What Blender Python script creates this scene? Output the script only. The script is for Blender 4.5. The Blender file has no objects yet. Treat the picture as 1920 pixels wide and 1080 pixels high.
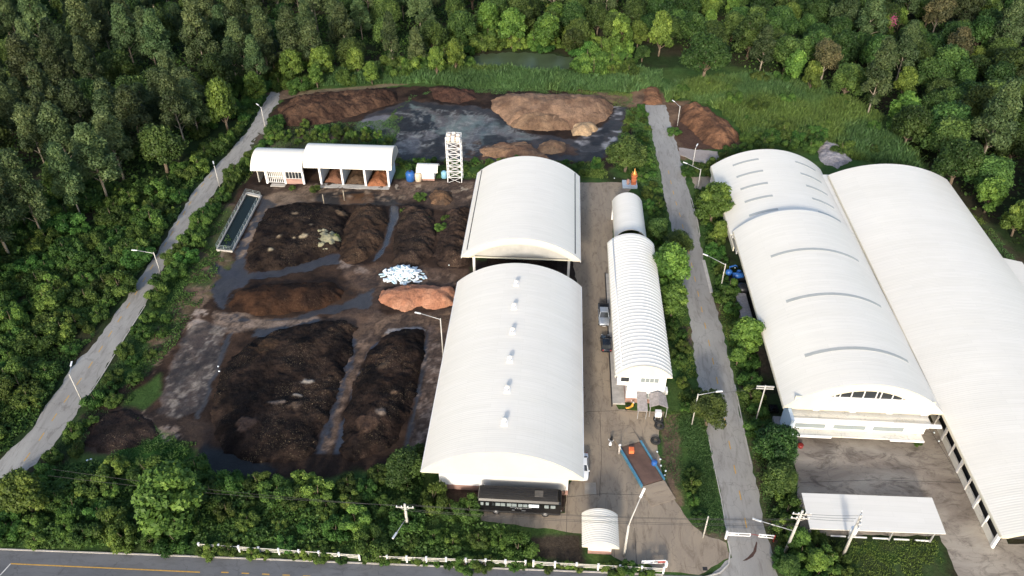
import bpy, bmesh, math, random
import numpy as np
from mathutils import Vector, Matrix
R = math.radians
SC = bpy.context.scene
COL = SC.collection

# ---------------------------------------------------------------- camera
CAM_H, CAM_F, CAM_P, CAM_W = 85.0, 1456.0, R(38.0), R(3.6)
cd = bpy.data.cameras.new('camera'); cam = bpy.data.objects.new('camera', cd); COL.objects.link(cam)
cd.sensor_width = 36.0; cd.lens = 36.0 * CAM_F / 1920.0; cd.clip_start = 0.5; cd.clip_end = 3000
cam.location = (0, 0, CAM_H); cam.rotation_euler = (R(90) - CAM_P, 0, CAM_W)
SC.camera = cam

# ---------------------------------------------------------------- sky, sun, exposure
SUN_EL, SUN_AZ = R(22.0), R(189.0)          # azimuth clockwise from +Y: the sun stands behind the camera
w = bpy.data.worlds.new('World'); SC.world = w; w.use_nodes = True
nt = w.node_tree; bg = nt.nodes['Background']
sky = nt.nodes.new('ShaderNodeTexSky'); sky.sky_type = 'NISHITA'; sky.sun_disc = False
sky.sun_elevation = SUN_EL; sky.sun_rotation = SUN_AZ; sky.air_density = 1.0; sky.dust_density = 2.5; sky.ozone_density = 1.0
nt.links.new(sky.outputs[0], bg.inputs[0]); bg.inputs[1].default_value = 0.15
sd = bpy.data.lights.new('sun', 'SUN'); so = bpy.data.objects.new('sun', sd); COL.objects.link(so)
sd.energy = 2.0; sd.angle = R(6.0); sd.color = (1.0, 0.92, 0.81)
sv = Vector((math.sin(SUN_AZ) * math.cos(SUN_EL), math.cos(SUN_AZ) * math.cos(SUN_EL), math.sin(SUN_EL)))
so.rotation_euler = (-sv).to_track_quat('-Z', 'Y').to_euler(); so.location = sv * 200
SC.view_settings.view_transform = 'Standard'; SC.view_settings.look = 'None'
SC.view_settings.exposure = 0.86; SC.view_settings.gamma = 1.0
SC.render.engine = 'CYCLES'

# ---------------------------------------------------------------- helpers
def G(x, y, z=0.0):
    """survey point: a direction seen from the drone met with the level z"""
    cx, cy = x - 960.0, y - 540.0
    d = CAM_F * math.sin(CAM_P) + cy * math.cos(CAM_P); f = CAM_F * math.cos(CAM_P) - cy * math.sin(CAM_P)
    t = (CAM_H - z) / d; a, b = cx * t, f * t; c, s = math.cos(CAM_W), math.sin(CAM_W)
    return (a * c - b * s, a * s + b * c)
def GP(pts, z=0.0): return [G(p[0], p[1], z) for p in pts]

def tag(o, label=None, cat=None, group=None, kind=None):
    if label: o['label'] = label
    if cat: o['category'] = cat
    if group: o['group'] = group
    if kind: o['kind'] = kind
    return o
def empty(name, loc, rz=0.0, label=None, cat=None, group=None):
    o = bpy.data.objects.new(name, None); COL.objects.link(o); o.location = loc; o.rotation_euler = (0, 0, rz)
    o.empty_display_size = 0.3
    return tag(o, label, cat, group)
def copy_tree(o, parent=None, loc=None, rz=None, sc=None):
    c = o.copy(); COL.objects.link(c)
    if parent: c.parent = parent
    for ch in list(o.children): copy_tree(ch, c)
    if loc is not None: c.location = loc
    if rz is not None: c.rotation_euler = (0, 0, rz)
    if sc is not None: c.scale = sc
    return c
def mesh_np(name, co, quads=None, tris=None, mat=None, smooth=False, colors=None, wet=None):
    me = bpy.data.meshes.new(name); n = len(co)
    me.vertices.add(n); me.vertices.foreach_set('co', np.asarray(co, dtype=np.float32).ravel())
    li, ls = [], []
    pos = 0
    if quads is not None and len(quads):
        q = np.asarray(quads, dtype=np.int32); li.append(q.ravel()); ls.append(np.arange(len(q)) * 4 + pos); pos += q.size
    if tris is not None and len(tris):
        t = np.asarray(tris, dtype=np.int32); li.append(t.ravel()); ls.append(np.arange(len(t)) * 3 + pos); pos += t.size
    li = np.concatenate(li); ls = np.concatenate(ls).astype(np.int32)
    me.loops.add(len(li)); me.loops.foreach_set('vertex_index', li)
    me.polygons.add(len(ls)); me.polygons.foreach_set('loop_start', ls)
    if smooth: me.polygons.foreach_set('use_smooth', np.ones(len(ls), dtype=bool))
    if mat: me.materials.append(mat)
    if colors is not None:
        a = me.color_attributes.new('Col', 'FLOAT_COLOR', 'POINT')
        c = np.ones((n, 4), dtype=np.float32); c[:, :3] = colors
        if wet is not None: c[:, 3] = wet
        a.data.foreach_set('color', c.ravel())
    me.update(calc_edges=True); me.validate()
    return me
def link(name, me, parent=None, loc=(0, 0, 0)):
    o = bpy.data.objects.new(name, me); COL.objects.link(o); o.location = loc
    if parent: o.parent = parent
    return o

class MB:
    """collects simple solids into ONE mesh"""
    def __init__(s): s.v = []; s.f = []; s.sm = []
    def add(s, vs, fs, sm=False):
        b = len(s.v); s.v += [tuple(p) for p in vs]; s.f += [tuple(i + b for i in f) for f in fs]; s.sm += [sm] * len(fs); return s
    def box(s, x0, x1, y0, y1, z0, z1, M=None):
        vs = [(x, y, z) for z in (z0, z1) for y in (y0, y1) for x in (x0, x1)]
        if M: vs = [tuple(M @ Vector(p)) for p in vs]
        return s.add(vs, [(0, 2, 3, 1), (4, 5, 7, 6), (0, 1, 5, 4), (2, 6, 7, 3), (0, 4, 6, 2), (1, 3, 7, 5)])
    def bar(s, a, b, w, h=None):
        h = h or w; a, b = Vector(a), Vector(b); d = (b - a).normalized()
        up = Vector((0, 0, 1)) if abs(d.z) < 0.95 else Vector((0, 1, 0))
        sx = d.cross(up).normalized() * w / 2; sz = sx.cross(d).normalized() * h / 2
        vs = [p + i * sx + j * sz for p in (a, b) for i, j in ((-1, -1), (1, -1), (1, 1), (-1, 1))]
        return s.add(vs, [(3, 2, 1, 0), (4, 5, 6, 7), (0, 1, 5, 4), (1, 2, 6, 5), (2, 3, 7, 6), (3, 0, 4, 7)])
    def tube(s, pts, rad, n=8, cap=True):
        pts = [Vector(p) for p in pts]
        if not isinstance(rad, (list, tuple)): rad = [rad] * len(pts)
        vs = []
        for i, p in enumerate(pts):
            d = (pts[min(i + 1, len(pts) - 1)] - pts[max(i - 1, 0)]).normalized()
            up = Vector((0, 0, 1)) if abs(d.z) < 0.9 else Vector((1, 0, 0))
            a = d.cross(up).normalized(); b = a.cross(d)
            vs += [p + (a * math.cos(t) + b * math.sin(t)) * rad[i] for t in [2 * math.pi * k / n for k in range(n)]]
        fs = [(i * n + k, i * n + (k + 1) % n, (i + 1) * n + (k + 1) % n, (i + 1) * n + k) for i in range(len(pts) - 1) for k in range(n)]
        if cap: fs += [tuple(range(n))[::-1], tuple(range((len(pts) - 1) * n, len(pts) * n))]
        return s.add(vs, fs, True)
    def cyl(s, x, y, z0, z1, r, r2=None, n=16): return s.tube([(x, y, z0), (x, y, z1)], [r, r if r2 is None else r2], n)
    def prism(s, pts, z0, z1):
        n = len(pts)
        a = sum(pts[i][0] * pts[(i + 1) % n][1] - pts[(i + 1) % n][0] * pts[i][1] for i in range(n))
        if a < 0: pts = pts[::-1]
        return s.add([(p[0], p[1], z0) for p in pts] + [(p[0], p[1], z1) for p in pts],
                     [tuple(range(n))[::-1], tuple(range(n, 2 * n))] + [(i, (i + 1) % n, n + (i + 1) % n, n + i) for i in range(n)])
    def ball(s, c, rx, ry=None, rz=None, n=10, m=7):
        ry = ry or rx; rz = rz or rx; vs = []; fs = []
        for j in range(m + 1):
            p = math.pi * j / m
            for i in range(n):
                t = 2 * math.pi * i / n; vs.append((c[0] + rx * math.sin(p) * math.cos(t), c[1] + ry * math.sin(p) * math.sin(t), c[2] + rz * math.cos(p)))
        for j in range(m):
            for i in range(n): fs.append((j * n + i, (j + 1) * n + i, (j + 1) * n + (i + 1) % n, j * n + (i + 1) % n))
        return s.add(vs, fs, True)
    def loft(s, rings, sm=False, cap=True):
        n = len(rings[0]); vs = [p for r in rings for p in r]
        fs = [(i * n + k, i * n + (k + 1) % n, (i + 1) * n + (k + 1) % n, (i + 1) * n + k) for i in range(len(rings) - 1) for k in range(n)]
        if cap: fs += [tuple(range(n))[::-1], tuple(range((len(rings) - 1) * n, len(rings) * n))]
        return s.add(vs, fs, sm)
    def build(s, name, mat, parent=None, loc=(0, 0, 0), bevel=0, fix=True):
        me = bpy.data.meshes.new(name); me.from_pydata(s.v, [], s.f)
        me.polygons.foreach_set('use_smooth', s.sm)
        me.materials.append(mat); me.update()
        if fix or bevel:
            bm = bmesh.new(); bm.from_mesh(me)
            bmesh.ops.recalc_face_normals(bm, faces=bm.faces)
            if bevel: bmesh.ops.bevel(bm, geom=bm.edges[:], offset=bevel, segments=2, affect='EDGES', clamp_overlap=True)
            bm.to_mesh(me); bm.free()
        return link(name, me, parent, loc)

# value noise in the plane
_rng = np.random.RandomState(7); _lat = _rng.rand(256, 256)
def vnoise(x, y):
    xi = np.floor(x).astype(int); yi = np.floor(y).astype(int); fx = x - xi; fy = y - yi
    fx = fx * fx * (3 - 2 * fx); fy = fy * fy * (3 - 2 * fy)
    a = _lat[xi & 255, yi & 255]; b = _lat[(xi + 1) & 255, yi & 255]; c = _lat[xi & 255, (yi + 1) & 255]; d = _lat[(xi + 1) & 255, (yi + 1) & 255]
    return (a * (1 - fx) + b * fx) * (1 - fy) + (c * (1 - fx) + d * fx) * fy
def fbm(x, y, s=1.0, o=4, seed=0):
    x = np.asarray(x) / s + seed * 17.3; y = np.asarray(y) / s + seed * 9.1; t = 0; a = 0.5; n = 0
    for _ in range(o): t = t + a * vnoise(x, y); n += a; a *= 0.55; x = x * 2.03 + 5.1; y = y * 2.03 + 3.7
    return t / n
def sdist(px, py, poly):
    """signed distance to polygon, inside positive"""
    P = np.array(poly); n = len(P); best = np.full(px.shape, 1e9); inside = np.zeros(px.shape, bool)
    for i in range(n):
        ax, ay = P[i]; bx, by = P[(i + 1) % n]; ex, ey = bx - ax, by - ay
        t = np.clip(((px - ax) * ex + (py - ay) * ey) / (ex * ex + ey * ey + 1e-9), 0, 1)
        best = np.minimum(best, (px - ax - t * ex) ** 2 + (py - ay - t * ey) ** 2)
        if ay != by:
            c = ((ay > py) != (by > py)) & (px < (bx - ax) * (py - ay) / (by - ay) + ax); inside ^= c
    d = np.sqrt(best); return np.where(inside, d, -d)

# ---------------------------------------------------------------- materials
def nodes(name):
    m = bpy.data.materials.new(name); m.use_nodes = True; t = m.node_tree; return m, t, t.nodes['Principled BSDF']
def N(t, kind, **kw):
    n = t.nodes.new(kind)
    for k, v in kw.items():
        if k in n.inputs: n.inputs[k].default_value = v
        else: setattr(n, k, v)
    return n
def mat(name, col, rough=0.6, var=0.12, scale=1.5, metal=0.0, bump=0.0, spec=0.5, bscale=None, emit=None):
    m, t, b = nodes(name); L = t.links.new
    tc = N(t, 'ShaderNodeTexCoord'); no = N(t, 'ShaderNodeTexNoise', Scale=scale, Detail=6.0, Roughness=0.65); L(tc.outputs['Object'], no.inputs['Vector'])
    mr = N(t, 'ShaderNodeMapRange'); mr.inputs['From Min'].default_value = 0.25; mr.inputs['From Max'].default_value = 0.75
    mr.inputs['To Min'].default_value = 1 - var; mr.inputs['To Max'].default_value = 1 + var; L(no.outputs[0], mr.inputs[0])
    mx = N(t, 'ShaderNodeVectorMath', operation='SCALE'); mx.inputs[0].default_value = col[:3]; L(mr.outputs[0], mx.inputs['Scale'])
    L(mx.outputs[0], b.inputs['Base Color'])
    b.inputs['Roughness'].default_value = rough; b.inputs['Metallic'].default_value = metal; b.inputs['Specular IOR Level'].default_value = spec
    if bump:
        n2 = N(t, 'ShaderNodeTexNoise', Scale=bscale or scale * 4, Detail=5.0); L(tc.outputs['Object'], n2.inputs['Vector'])
        bp = N(t, 'ShaderNodeBump', Strength=0.7, Distance=bump); L(n2.outputs[0], bp.inputs['Height']); L(bp.outputs[0], b.inputs['Normal'])
    return m
def soil_mat(name, lo=0.5, hi=1.5, bump=0.25, speck=0.0, speck_col=(0.32, 0.25, 0.16), speck_scale=4.0, sp_thr=0.66):
    """earth whose colour lives in the vertex attribute, wetness in its alpha"""
    m, t, b = nodes(name); L = t.links.new
    tc = N(t, 'ShaderNodeTexCoord'); at = N(t, 'ShaderNodeAttribute', attribute_name='Col')
    n1 = N(t, 'ShaderNodeTexNoise', Scale=0.35, Detail=9.0, Roughness=0.7, Distortion=0.6); L(tc.outputs['Object'], n1.inputs['Vector'])
    n2 = N(t, 'ShaderNodeTexNoise', Scale=3.0, Detail=6.0, Roughness=0.75); L(tc.outputs['Object'], n2.inputs['Vector'])
    ad = N(t, 'ShaderNodeMath', operation='ADD'); L(n1.outputs[0], ad.inputs[0]); L(n2.outputs[0], ad.inputs[1])
    mr = N(t, 'ShaderNodeMapRange'); mr.inputs['From Min'].default_value = 0.72; mr.inputs['From Max'].default_value = 1.28
    mr.inputs['To Min'].default_value = lo; mr.inputs['To Max'].default_value = hi; L(ad.outputs[0], mr.inputs[0])
    mx = N(t, 'ShaderNodeVectorMath', operation='SCALE'); L(at.outputs['Color'], mx.inputs[0]); L(mr.outputs[0], mx.inputs['Scale'])
    outc = mx.outputs[0]
    if speck:
        vo = N(t, 'ShaderNodeTexNoise', Scale=speck_scale, Detail=2.0, Roughness=0.5); L(tc.outputs['Object'], vo.inputs['Vector'])
        big = N(t, 'ShaderNodeTexNoise', Scale=0.22, Detail=3.0); L(tc.outputs['Object'], big.inputs['Vector'])
        th = N(t, 'ShaderNodeMapRange'); th.inputs['From Min'].default_value = sp_thr; th.inputs['From Max'].default_value = sp_thr + 0.05; L(vo.outputs[0], th.inputs[0])
        tb = N(t, 'ShaderNodeMapRange'); tb.inputs['From Min'].default_value = 0.45; tb.inputs['From Max'].default_value = 0.65; L(big.outputs[0], tb.inputs[0])
        mu = N(t, 'ShaderNodeMath', operation='MULTIPLY'); L(th.outputs[0], mu.inputs[0]); L(tb.outputs[0], mu.inputs[1])
        m2 = N(t, 'ShaderNodeMath', operation='MULTIPLY'); L(mu.outputs[0], m2.inputs[0]); m2.inputs[1].default_value = speck
        mm = N(t, 'ShaderNodeMix', data_type='RGBA'); L(m2.outputs[0], mm.inputs['Factor']); L(outc, mm.inputs['A']); mm.inputs['B'].default_value = (*speck_col, 1)
        outc = mm.outputs['Result']
    L(outc, b.inputs['Base Color'])
    rr = N(t, 'ShaderNodeMapRange'); rr.inputs['To Min'].default_value = 0.92; rr.inputs['To Max'].default_value = 0.16; L(at.outputs['Alpha'], rr.inputs[0]); L(rr.outputs[0], b.inputs['Roughness'])
    n3 = N(t, 'ShaderNodeTexNoise', Scale=1.6, Detail=9.0, Roughness=0.7); L(tc.outputs['Object'], n3.inputs['Vector'])
    bs = N(t, 'ShaderNodeMapRange'); bs.inputs['To Min'].default_value = 1.0; bs.inputs['To Max'].default_value = 0.06; L(at.outputs['Alpha'], bs.inputs[0])
    bp = N(t, 'ShaderNodeBump', Distance=bump); L(bs.outputs[0], bp.inputs['Strength']); L(n3.outputs[0], bp.inputs['Height']); L(bp.outputs[0], b.inputs['Normal'])
    sp = N(t, 'ShaderNodeMapRange'); sp.inputs['To Min'].default_value = 0.08; sp.inputs['To Max'].default_value = 0.6; L(at.outputs['Alpha'], sp.inputs[0]); L(sp.outputs[0], b.inputs['Specular IOR Level'])
    return m
def concrete_mat(name, col, col2, dark, rough=0.8, stain=0.5, crack=0.0, stretch=(1, 1, 1), thr=0.5, n2s=1.1, dist=0.8):
    m, t, b = nodes(name); L = t.links.new
    tc = N(t, 'ShaderNodeTexCoord'); mp = N(t, 'ShaderNodeMapping'); mp.inputs['Scale'].default_value = stretch; L(tc.outputs['Object'], mp.inputs[0])
    n1 = N(t, 'ShaderNodeTexNoise', Scale=0.12, Detail=7.0, Roughness=0.62, Distortion=1.2); L(mp.outputs[0], n1.inputs['Vector'])
    n2 = N(t, 'ShaderNodeTexNoise', Scale=n2s, Detail=10.0, Roughness=0.72, Distortion=dist); L(mp.outputs[0], n2.inputs['Vector'])
    n3 = N(t, 'ShaderNodeTexNoise', Scale=12.0, Detail=4.0, Roughness=0.7); L(tc.outputs['Object'], n3.inputs['Vector'])
    r1 = N(t, 'ShaderNodeValToRGB'); r1.color_ramp.elements[0].position = 0.36; r1.color_ramp.elements[0].color = (*col2, 1); r1.color_ramp.elements[1].position = 0.62; r1.color_ramp.elements[1].color = (*col, 1); L(n1.outputs[0], r1.inputs[0])
    r2 = N(t, 'ShaderNodeMapRange'); r2.inputs['From Min'].default_value = thr; r2.inputs['From Max'].default_value = thr + 0.16; r2.inputs['To Max'].default_value = stain; L(n2.outputs[0], r2.inputs[0])
    mm = N(t, 'ShaderNodeMix', data_type='RGBA'); L(r2.outputs[0], mm.inputs['Factor']); L(r1.outputs[0], mm.inputs['A']); mm.inputs['B'].default_value = (*dark, 1)
    mr = N(t, 'ShaderNodeMapRange'); mr.inputs['To Min'].default_value = 0.78; mr.inputs['To Max'].default_value = 1.22; L(n3.outputs[0], mr.inputs[0])
    sc = N(t, 'ShaderNodeVectorMath', operation='SCALE'); L(mm.outputs['Result'], sc.inputs[0]); L(mr.outputs[0], sc.inputs['Scale'])
    nd = N(t, 'ShaderNodeTexNoise', Scale=0.8, Detail=5.0); L(tc.outputs['Object'], nd.inputs['Vector'])
    va = N(t, 'ShaderNodeVectorMath', operation='MULTIPLY_ADD'); L(nd.outputs['Color'], va.inputs[0]); va.inputs[1].default_value = (2.2, 2.2, 2.2); L(tc.outputs['Object'], va.inputs[2])
    vo = N(t, 'ShaderNodeTexVoronoi', feature='DISTANCE_TO_EDGE', Scale=0.16); L(va.outputs[0], vo.inputs['Vector'])
    ck = N(t, 'ShaderNodeMapRange'); ck.inputs['From Max'].default_value = 0.010; ck.inputs['To Min'].default_value = 0.72; L(vo.outputs['Distance'], ck.inputs[0])
    s3 = N(t, 'ShaderNodeVectorMath', operation='SCALE'); L(sc.outputs[0], s3.inputs[0]); L(ck.outputs[0], s3.inputs['Scale'])
    L(s3.outputs[0], b.inputs['Base Color']); b.inputs['Roughness'].default_value = rough
    bp = N(t, 'ShaderNodeBump', Strength=0.4, Distance=0.02); L(n3.outputs[0], bp.inputs['Height']); L(bp.outputs[0], b.inputs['Normal'])
    return m
def roof_mat(name, col, rough=0.42, dirt=0.10, seam=0.0):
    m, t, b = nodes(name); L = t.links.new
    tc = N(t, 'ShaderNodeTexCoord')
    n1 = N(t, 'ShaderNodeTexNoise', Scale=0.10, Detail=6.0, Roughness=0.6); L(tc.outputs['Object'], n1.inputs['Vector'])
    mp = N(t, 'ShaderNodeMapping'); mp.inputs['Scale'].default_value = (0.25, 3.2, 0.25); L(tc.outputs['Object'], mp.inputs[0])
    n2 = N(t, 'ShaderNodeTexNoise', Scale=1.0, Detail=3.0, Roughness=0.6); L(mp.outputs[0], n2.inputs['Vector'])
    ad = N(t, 'ShaderNodeMath', operation='ADD'); L(n1.outputs[0], ad.inputs[0]); L(n2.outputs[0], ad.inputs[1])
    mr = N(t, 'ShaderNodeMapRange'); mr.inputs['From Min'].default_value = 0.7; mr.inputs['From Max'].default_value = 1.3; mr.inputs['To Min'].default_value = 1 + dirt * 0.4; mr.inputs['To Max'].default_value = 1 - dirt; L(ad.outputs[0], mr.inputs[0])
    sc = N(t, 'ShaderNodeVectorMath', operation='SCALE'); sc.inputs[0].default_value = col; L(mr.outputs[0], sc.inputs['Scale'])
    br = N(t, 'ShaderNodeTexBrick', Scale=1.0); br.inputs['Brick Width'].default_value = 7.3; br.inputs['Row Height'].default_value = 0.76; br.inputs['Mortar Size'].default_value = 0.022; br.inputs['Mortar Smooth'].default_value = 0.3
    br.inputs['Color1'].default_value = (1, 1, 1, 1); br.inputs['Color2'].default_value = (0.965, 0.965, 0.955, 1); br.inputs['Mortar'].default_value = (0.90, 0.90, 0.885, 1); L(tc.outputs['Object'], br.inputs['Vector'])
    n5 = N(t, 'ShaderNodeTexNoise', Scale=0.9, Detail=8.0, Roughness=0.75); L(tc.outputs['Object'], n5.inputs['Vector'])
    st = N(t, 'ShaderNodeMapRange'); st.inputs['From Min'].default_value = 0.62; st.inputs['From Max'].default_value = 0.78; st.inputs['To Min'].default_value = 1.0; st.inputs['To Max'].default_value = 0.82; L(n5.outputs[0], st.inputs[0])
    s2 = N(t, 'ShaderNodeVectorMath', operation='SCALE'); L(br.outputs['Color'], s2.inputs[0]); L(st.outputs[0], s2.inputs['Scale'])
    m3 = N(t, 'ShaderNodeVectorMath', operation='MULTIPLY'); L(sc.outputs[0], m3.inputs[0]); L(s2.outputs[0], m3.inputs[1])
    L(m3.outputs[0], b.inputs['Base Color']); b.inputs['Roughness'].default_value = rough
    return m
def leaf_mat(name, col, hue=0.03, val=0.35, trans=0.25, rough=0.6):
    m, t, b = nodes(name); L = t.links.new
    at = N(t, 'ShaderNodeAttribute', attribute_name='Col'); oi = N(t, 'ShaderNodeObjectInfo')
    sc = N(t, 'ShaderNodeMix', data_type='RGBA', blend_type='MULTIPLY'); sc.inputs['Factor'].default_value = 1.0
    sc.inputs['A'].default_value = (*col, 1); L(at.outputs['Color'], sc.inputs['B'])
    hs = N(t, 'ShaderNodeHueSaturation'); L(sc.outputs['Result'], hs.inputs['Color'])
    h = N(t, 'ShaderNodeMapRange'); h.inputs['To Min'].default_value = 0.5 - hue; h.inputs['To Max'].default_value = 0.5 + hue; L(oi.outputs['Random'], h.inputs[0]); L(h.outputs[0], hs.inputs['Hue'])
    mu = N(t, 'ShaderNodeMath', operation='MULTIPLY'); L(oi.outputs['Random'], mu.inputs[0]); mu.inputs[1].default_value = 7.31
    fr = N(t, 'ShaderNodeMath', operation='FRACT'); L(mu.outputs[0], fr.inputs[0])
    v = N(t, 'ShaderNodeMapRange'); v.inputs['To Min'].default_value = 1 - val; v.inputs['To Max'].default_value = 1 + val; L(fr.outputs[0], v.inputs[0]); L(v.outputs[0], hs.inputs['Value'])
    L(hs.outputs[0], b.inputs['Base Color']); b.inputs['Roughness'].default_value = rough; b.inputs['Specular IOR Level'].default_value = 0.3
    tr = N(t, 'ShaderNodeBsdfTranslucent'); L(hs.outputs[0], tr.inputs[0])
    ms = N(t, 'ShaderNodeMixShader'); ms.inputs[0].default_value = trans; L(b.outputs[0], ms.inputs[1]); L(tr.outputs[0], ms.inputs[2])
    L(ms.outputs[0], t.nodes['Material Output'].inputs[0]); return m

M = {}
M['roof'] = roof_mat('white_sheet_roof', (0.80, 0.765, 0.69), dirt=0.06)
M['roof_grey'] = roof_mat('grey_sheet_roof', (0.74, 0.72, 0.67), dirt=0.05)
M['rib'] = mat('white_rib', (0.86, 0.86, 0.86), 0.45, 0.04)
M['cream'] = mat('cream_sheet', (0.64, 0.595, 0.47), 0.55, 0.06, 0.5)
M['panel'] = mat('grey_gable_panel', (0.42, 0.41, 0.38), 0.6, 0.15, 0.8)
M['white'] = mat('white_paint', (0.80, 0.80, 0.80), 0.5, 0.06, 0.7)
M['oldwhite'] = concrete_mat('weathered_white', (0.72, 0.70, 0.64), (0.62, 0.60, 0.53), (0.25, 0.23, 0.20), 0.7, 0.75, thr=0.56)
M['bluewall'] = mat('pale_blue_wall', (0.50, 0.60, 0.70), 0.6, 0.1, 0.6)
M['base'] = mat('pink_plinth', (0.36, 0.22, 0.18), 0.8, 0.25, 1.0)
M['rail'] = mat('painted_rail', (0.36, 0.42, 0.42), 0.5, 0.1)
M['steel'] = mat('galvanised_steel', (0.50, 0.51, 0.52), 0.4, 0.1, 3.0, metal=0.5)
M['pole'] = mat('concrete_pole', (0.46, 0.45, 0.42), 0.75, 0.12, 2.0)
M['sky'] = mat('skylight_strip', (0.40, 0.41, 0.39), 0.4, 0.08, 1.5)
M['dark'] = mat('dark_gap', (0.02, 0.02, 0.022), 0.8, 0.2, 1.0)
M['glass'] = mat('dark_glass', (0.03, 0.035, 0.04), 0.08, 0.1, 1.0, spec=0.8)
M['paleglass'] = mat('pale_glass', (0.22, 0.26, 0.27), 0.12, 0.1, 0.6, spec=0.8)
M['blackpaint'] = mat('black_gloss', (0.008, 0.008, 0.009), 0.2, 0.3, 1.0)
M['busroof'] = mat('faded_black', (0.022, 0.023, 0.027), 0.4, 0.3, 1.2)
M['silver'] = mat('silver_paint', (0.38, 0.42, 0.47), 0.3, 0.05, 2.0, metal=0.4)
M['carwhite'] = mat('white_car_paint', (0.78, 0.80, 0.82), 0.25, 0.03, 2.0)
M['navy'] = mat('dark_blue_paint', (0.012, 0.018, 0.03), 0.22, 0.2, 2.0)
M['rubber'] = mat('rubber', (0.02, 0.02, 0.02), 0.85, 0.3, 4.0)
M['rim'] = mat('wheel_rim', (0.5, 0.5, 0.5), 0.35, 0.05, metal=0.7)
M['red'] = mat('red', (0.26, 0.03, 0.025), 0.4, 0.1)
M['yellow'] = mat('yellow_paint', (0.70, 0.38, 0.06), 0.4, 0.1)
M['orange'] = mat('orange_plastic', (0.85, 0.20, 0.07), 0.5, 0.08)
M['blue'] = mat('blue_plastic', (0.025, 0.11, 0.36), 0.4, 0.1)
M['lightblue'] = mat('light_blue_plastic', (0.22, 0.45, 0.60), 0.45, 0.1)
M['beige'] = mat('beige_plastic', (0.62, 0.52, 0.40), 0.5, 0.1)
M['beam'] = mat('blue_steel', (0.07, 0.22, 0.33), 0.5, 0.25, 1.0)
M['deck'] = mat('rusty_deck', (0.12, 0.07, 0.052), 0.75, 0.45, 0.45, bump=0.02)
M['lamp'] = mat('lamp_cover', (0.75, 0.77, 0.78), 0.3, 0.03)
M['cable'] = mat('cable', (0.03, 0.03, 0.03), 0.6, 0.0)
M['bark'] = mat('bark', (0.16, 0.12, 0.085), 0.9, 0.3, 3.0)
M['palebark'] = mat('pale_bark', (0.30, 0.26, 0.20), 0.9, 0.25, 2.0)
M['linewhite'] = mat('road_line_white', (0.55, 0.55, 0.53), 0.7, 0.25, 3.0)
M['lineyellow'] = mat('road_line_yellow', (0.50, 0.29, 0.05), 0.7, 0.3, 3.0)
M['kerb'] = mat('kerb_concrete', (0.42, 0.40, 0.37), 0.8, 0.25, 1.5)
M['asphalt'] = concrete_mat('road_surface', (0.34, 0.33, 0.305), (0.25, 0.24, 0.225), (0.17, 0.155, 0.14), 0.85, 0.75, thr=0.50, stretch=(1, 0.22, 1))
M['asphalt2'] = concrete_mat('dark_road_surface', (0.135, 0.14, 0.15), (0.095, 0.10, 0.11), (0.07, 0.07, 0.075), 0.85, 0.6, thr=0.5, stretch=(0.4, 1, 1))
M['concrete'] = concrete_mat('driveway_concrete', (0.33, 0.268, 0.195), (0.235, 0.192, 0.148), (0.14, 0.105, 0.076), 0.85, 0.75, thr=0.50, stretch=(1, 0.3, 1))
M['stained'] = concrete_mat('stained_concrete', (0.38, 0.34, 0.285), (0.20, 0.168, 0.14), (0.08, 0.062, 0.052), 0.8, 0.75, thr=0.49, n2s=0.55, dist=1.4, stretch=(.55, 1, 1))
M['slab'] = concrete_mat('pale_slab', (0.36, 0.32, 0.29), (0.28, 0.24, 0.22), (0.18, 0.14, 0.12), 0.85, 0.4)
M['gravel'] = mat('grey_gravel', (0.30, 0.28, 0.28), 0.9, 0.35, 2.5, bump=0.12)
M['water'] = mat('pond_water', (0.060, 0.085, 0.045), 0.35, 0.3, 0.2)
M['tank_water'] = mat('tank_water', (0.008, 0.014, 0.012), 0.25, 0.2, 0.2, spec=0.15)
M['bag'] = mat('woven_bag', (0.74, 0.82, 0.86), 0.6, 0.08, 2.0)
M['bag2'] = mat('pale_blue_bag', (0.45, 0.62, 0.70), 0.6, 0.1, 2.0)
M['skin'] = mat('skin', (0.35, 0.20, 0.13), 0.6, 0.05)
M['cloth'] = mat('pale_cloth', (0.55, 0.50, 0.46), 0.8, 0.1)
M['terracotta'] = mat('terracotta', (0.40, 0.12, 0.05), 0.6, 0.3, 4.0)
M['gold'] = mat('gilt', (0.75, 0.38, 0.10), 0.35, 0.1, 3.0, metal=0.3)
M['soil'] = soil_mat('ground_soil', 0.55, 1.5, 0.16)
M['compost'] = soil_mat('compost', 0.4, 1.7, 0.35, speck=0.8, sp_thr=0.635, speck_scale=7.0)
M['clean_soil'] = soil_mat('heaped_soil', 0.62, 1.38, 0.32, speck=.35, sp_thr=.66, speck_scale=6)

# ---------------------------------------------------------------- ground: one sheet, colour by what lies there
ROADS = {}
def axis(parts):
    out = []
    for a, b, st in parts: out.append(np.arange(a, b, st))
    return np.concatenate(out)
gx = axis([(-900, -200, 50), (-200, -84, 2.0), (-84, 14, 0.33), (14, 90, 0.6), (90, 200, 3), (200, 901, 50)])
gy = axis([(-300, 40, 20), (40, 52, 2), (52, 204, 0.33), (204, 300, 1.6), (300, 1200, 60)])
GX, GY = np.meshgrid(gx, gy, indexing='ij'); vx, vy = GX.ravel(), GY.ravel()
nz1 = fbm(vx, vy, 9, 4, 1); nz2 = fbm(vx, vy, 2.5, 4, 2); nz3 = fbm(vx, vy, 1.0, 3, 3)
colr = np.zeros((len(vx), 3)); wet = np.zeros(len(vx)); mud = np.zeros(len(vx))
base_a, base_b = np.array((0.022, 0.040, 0.014)), np.array((0.040, 0.036, 0.022))
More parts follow.
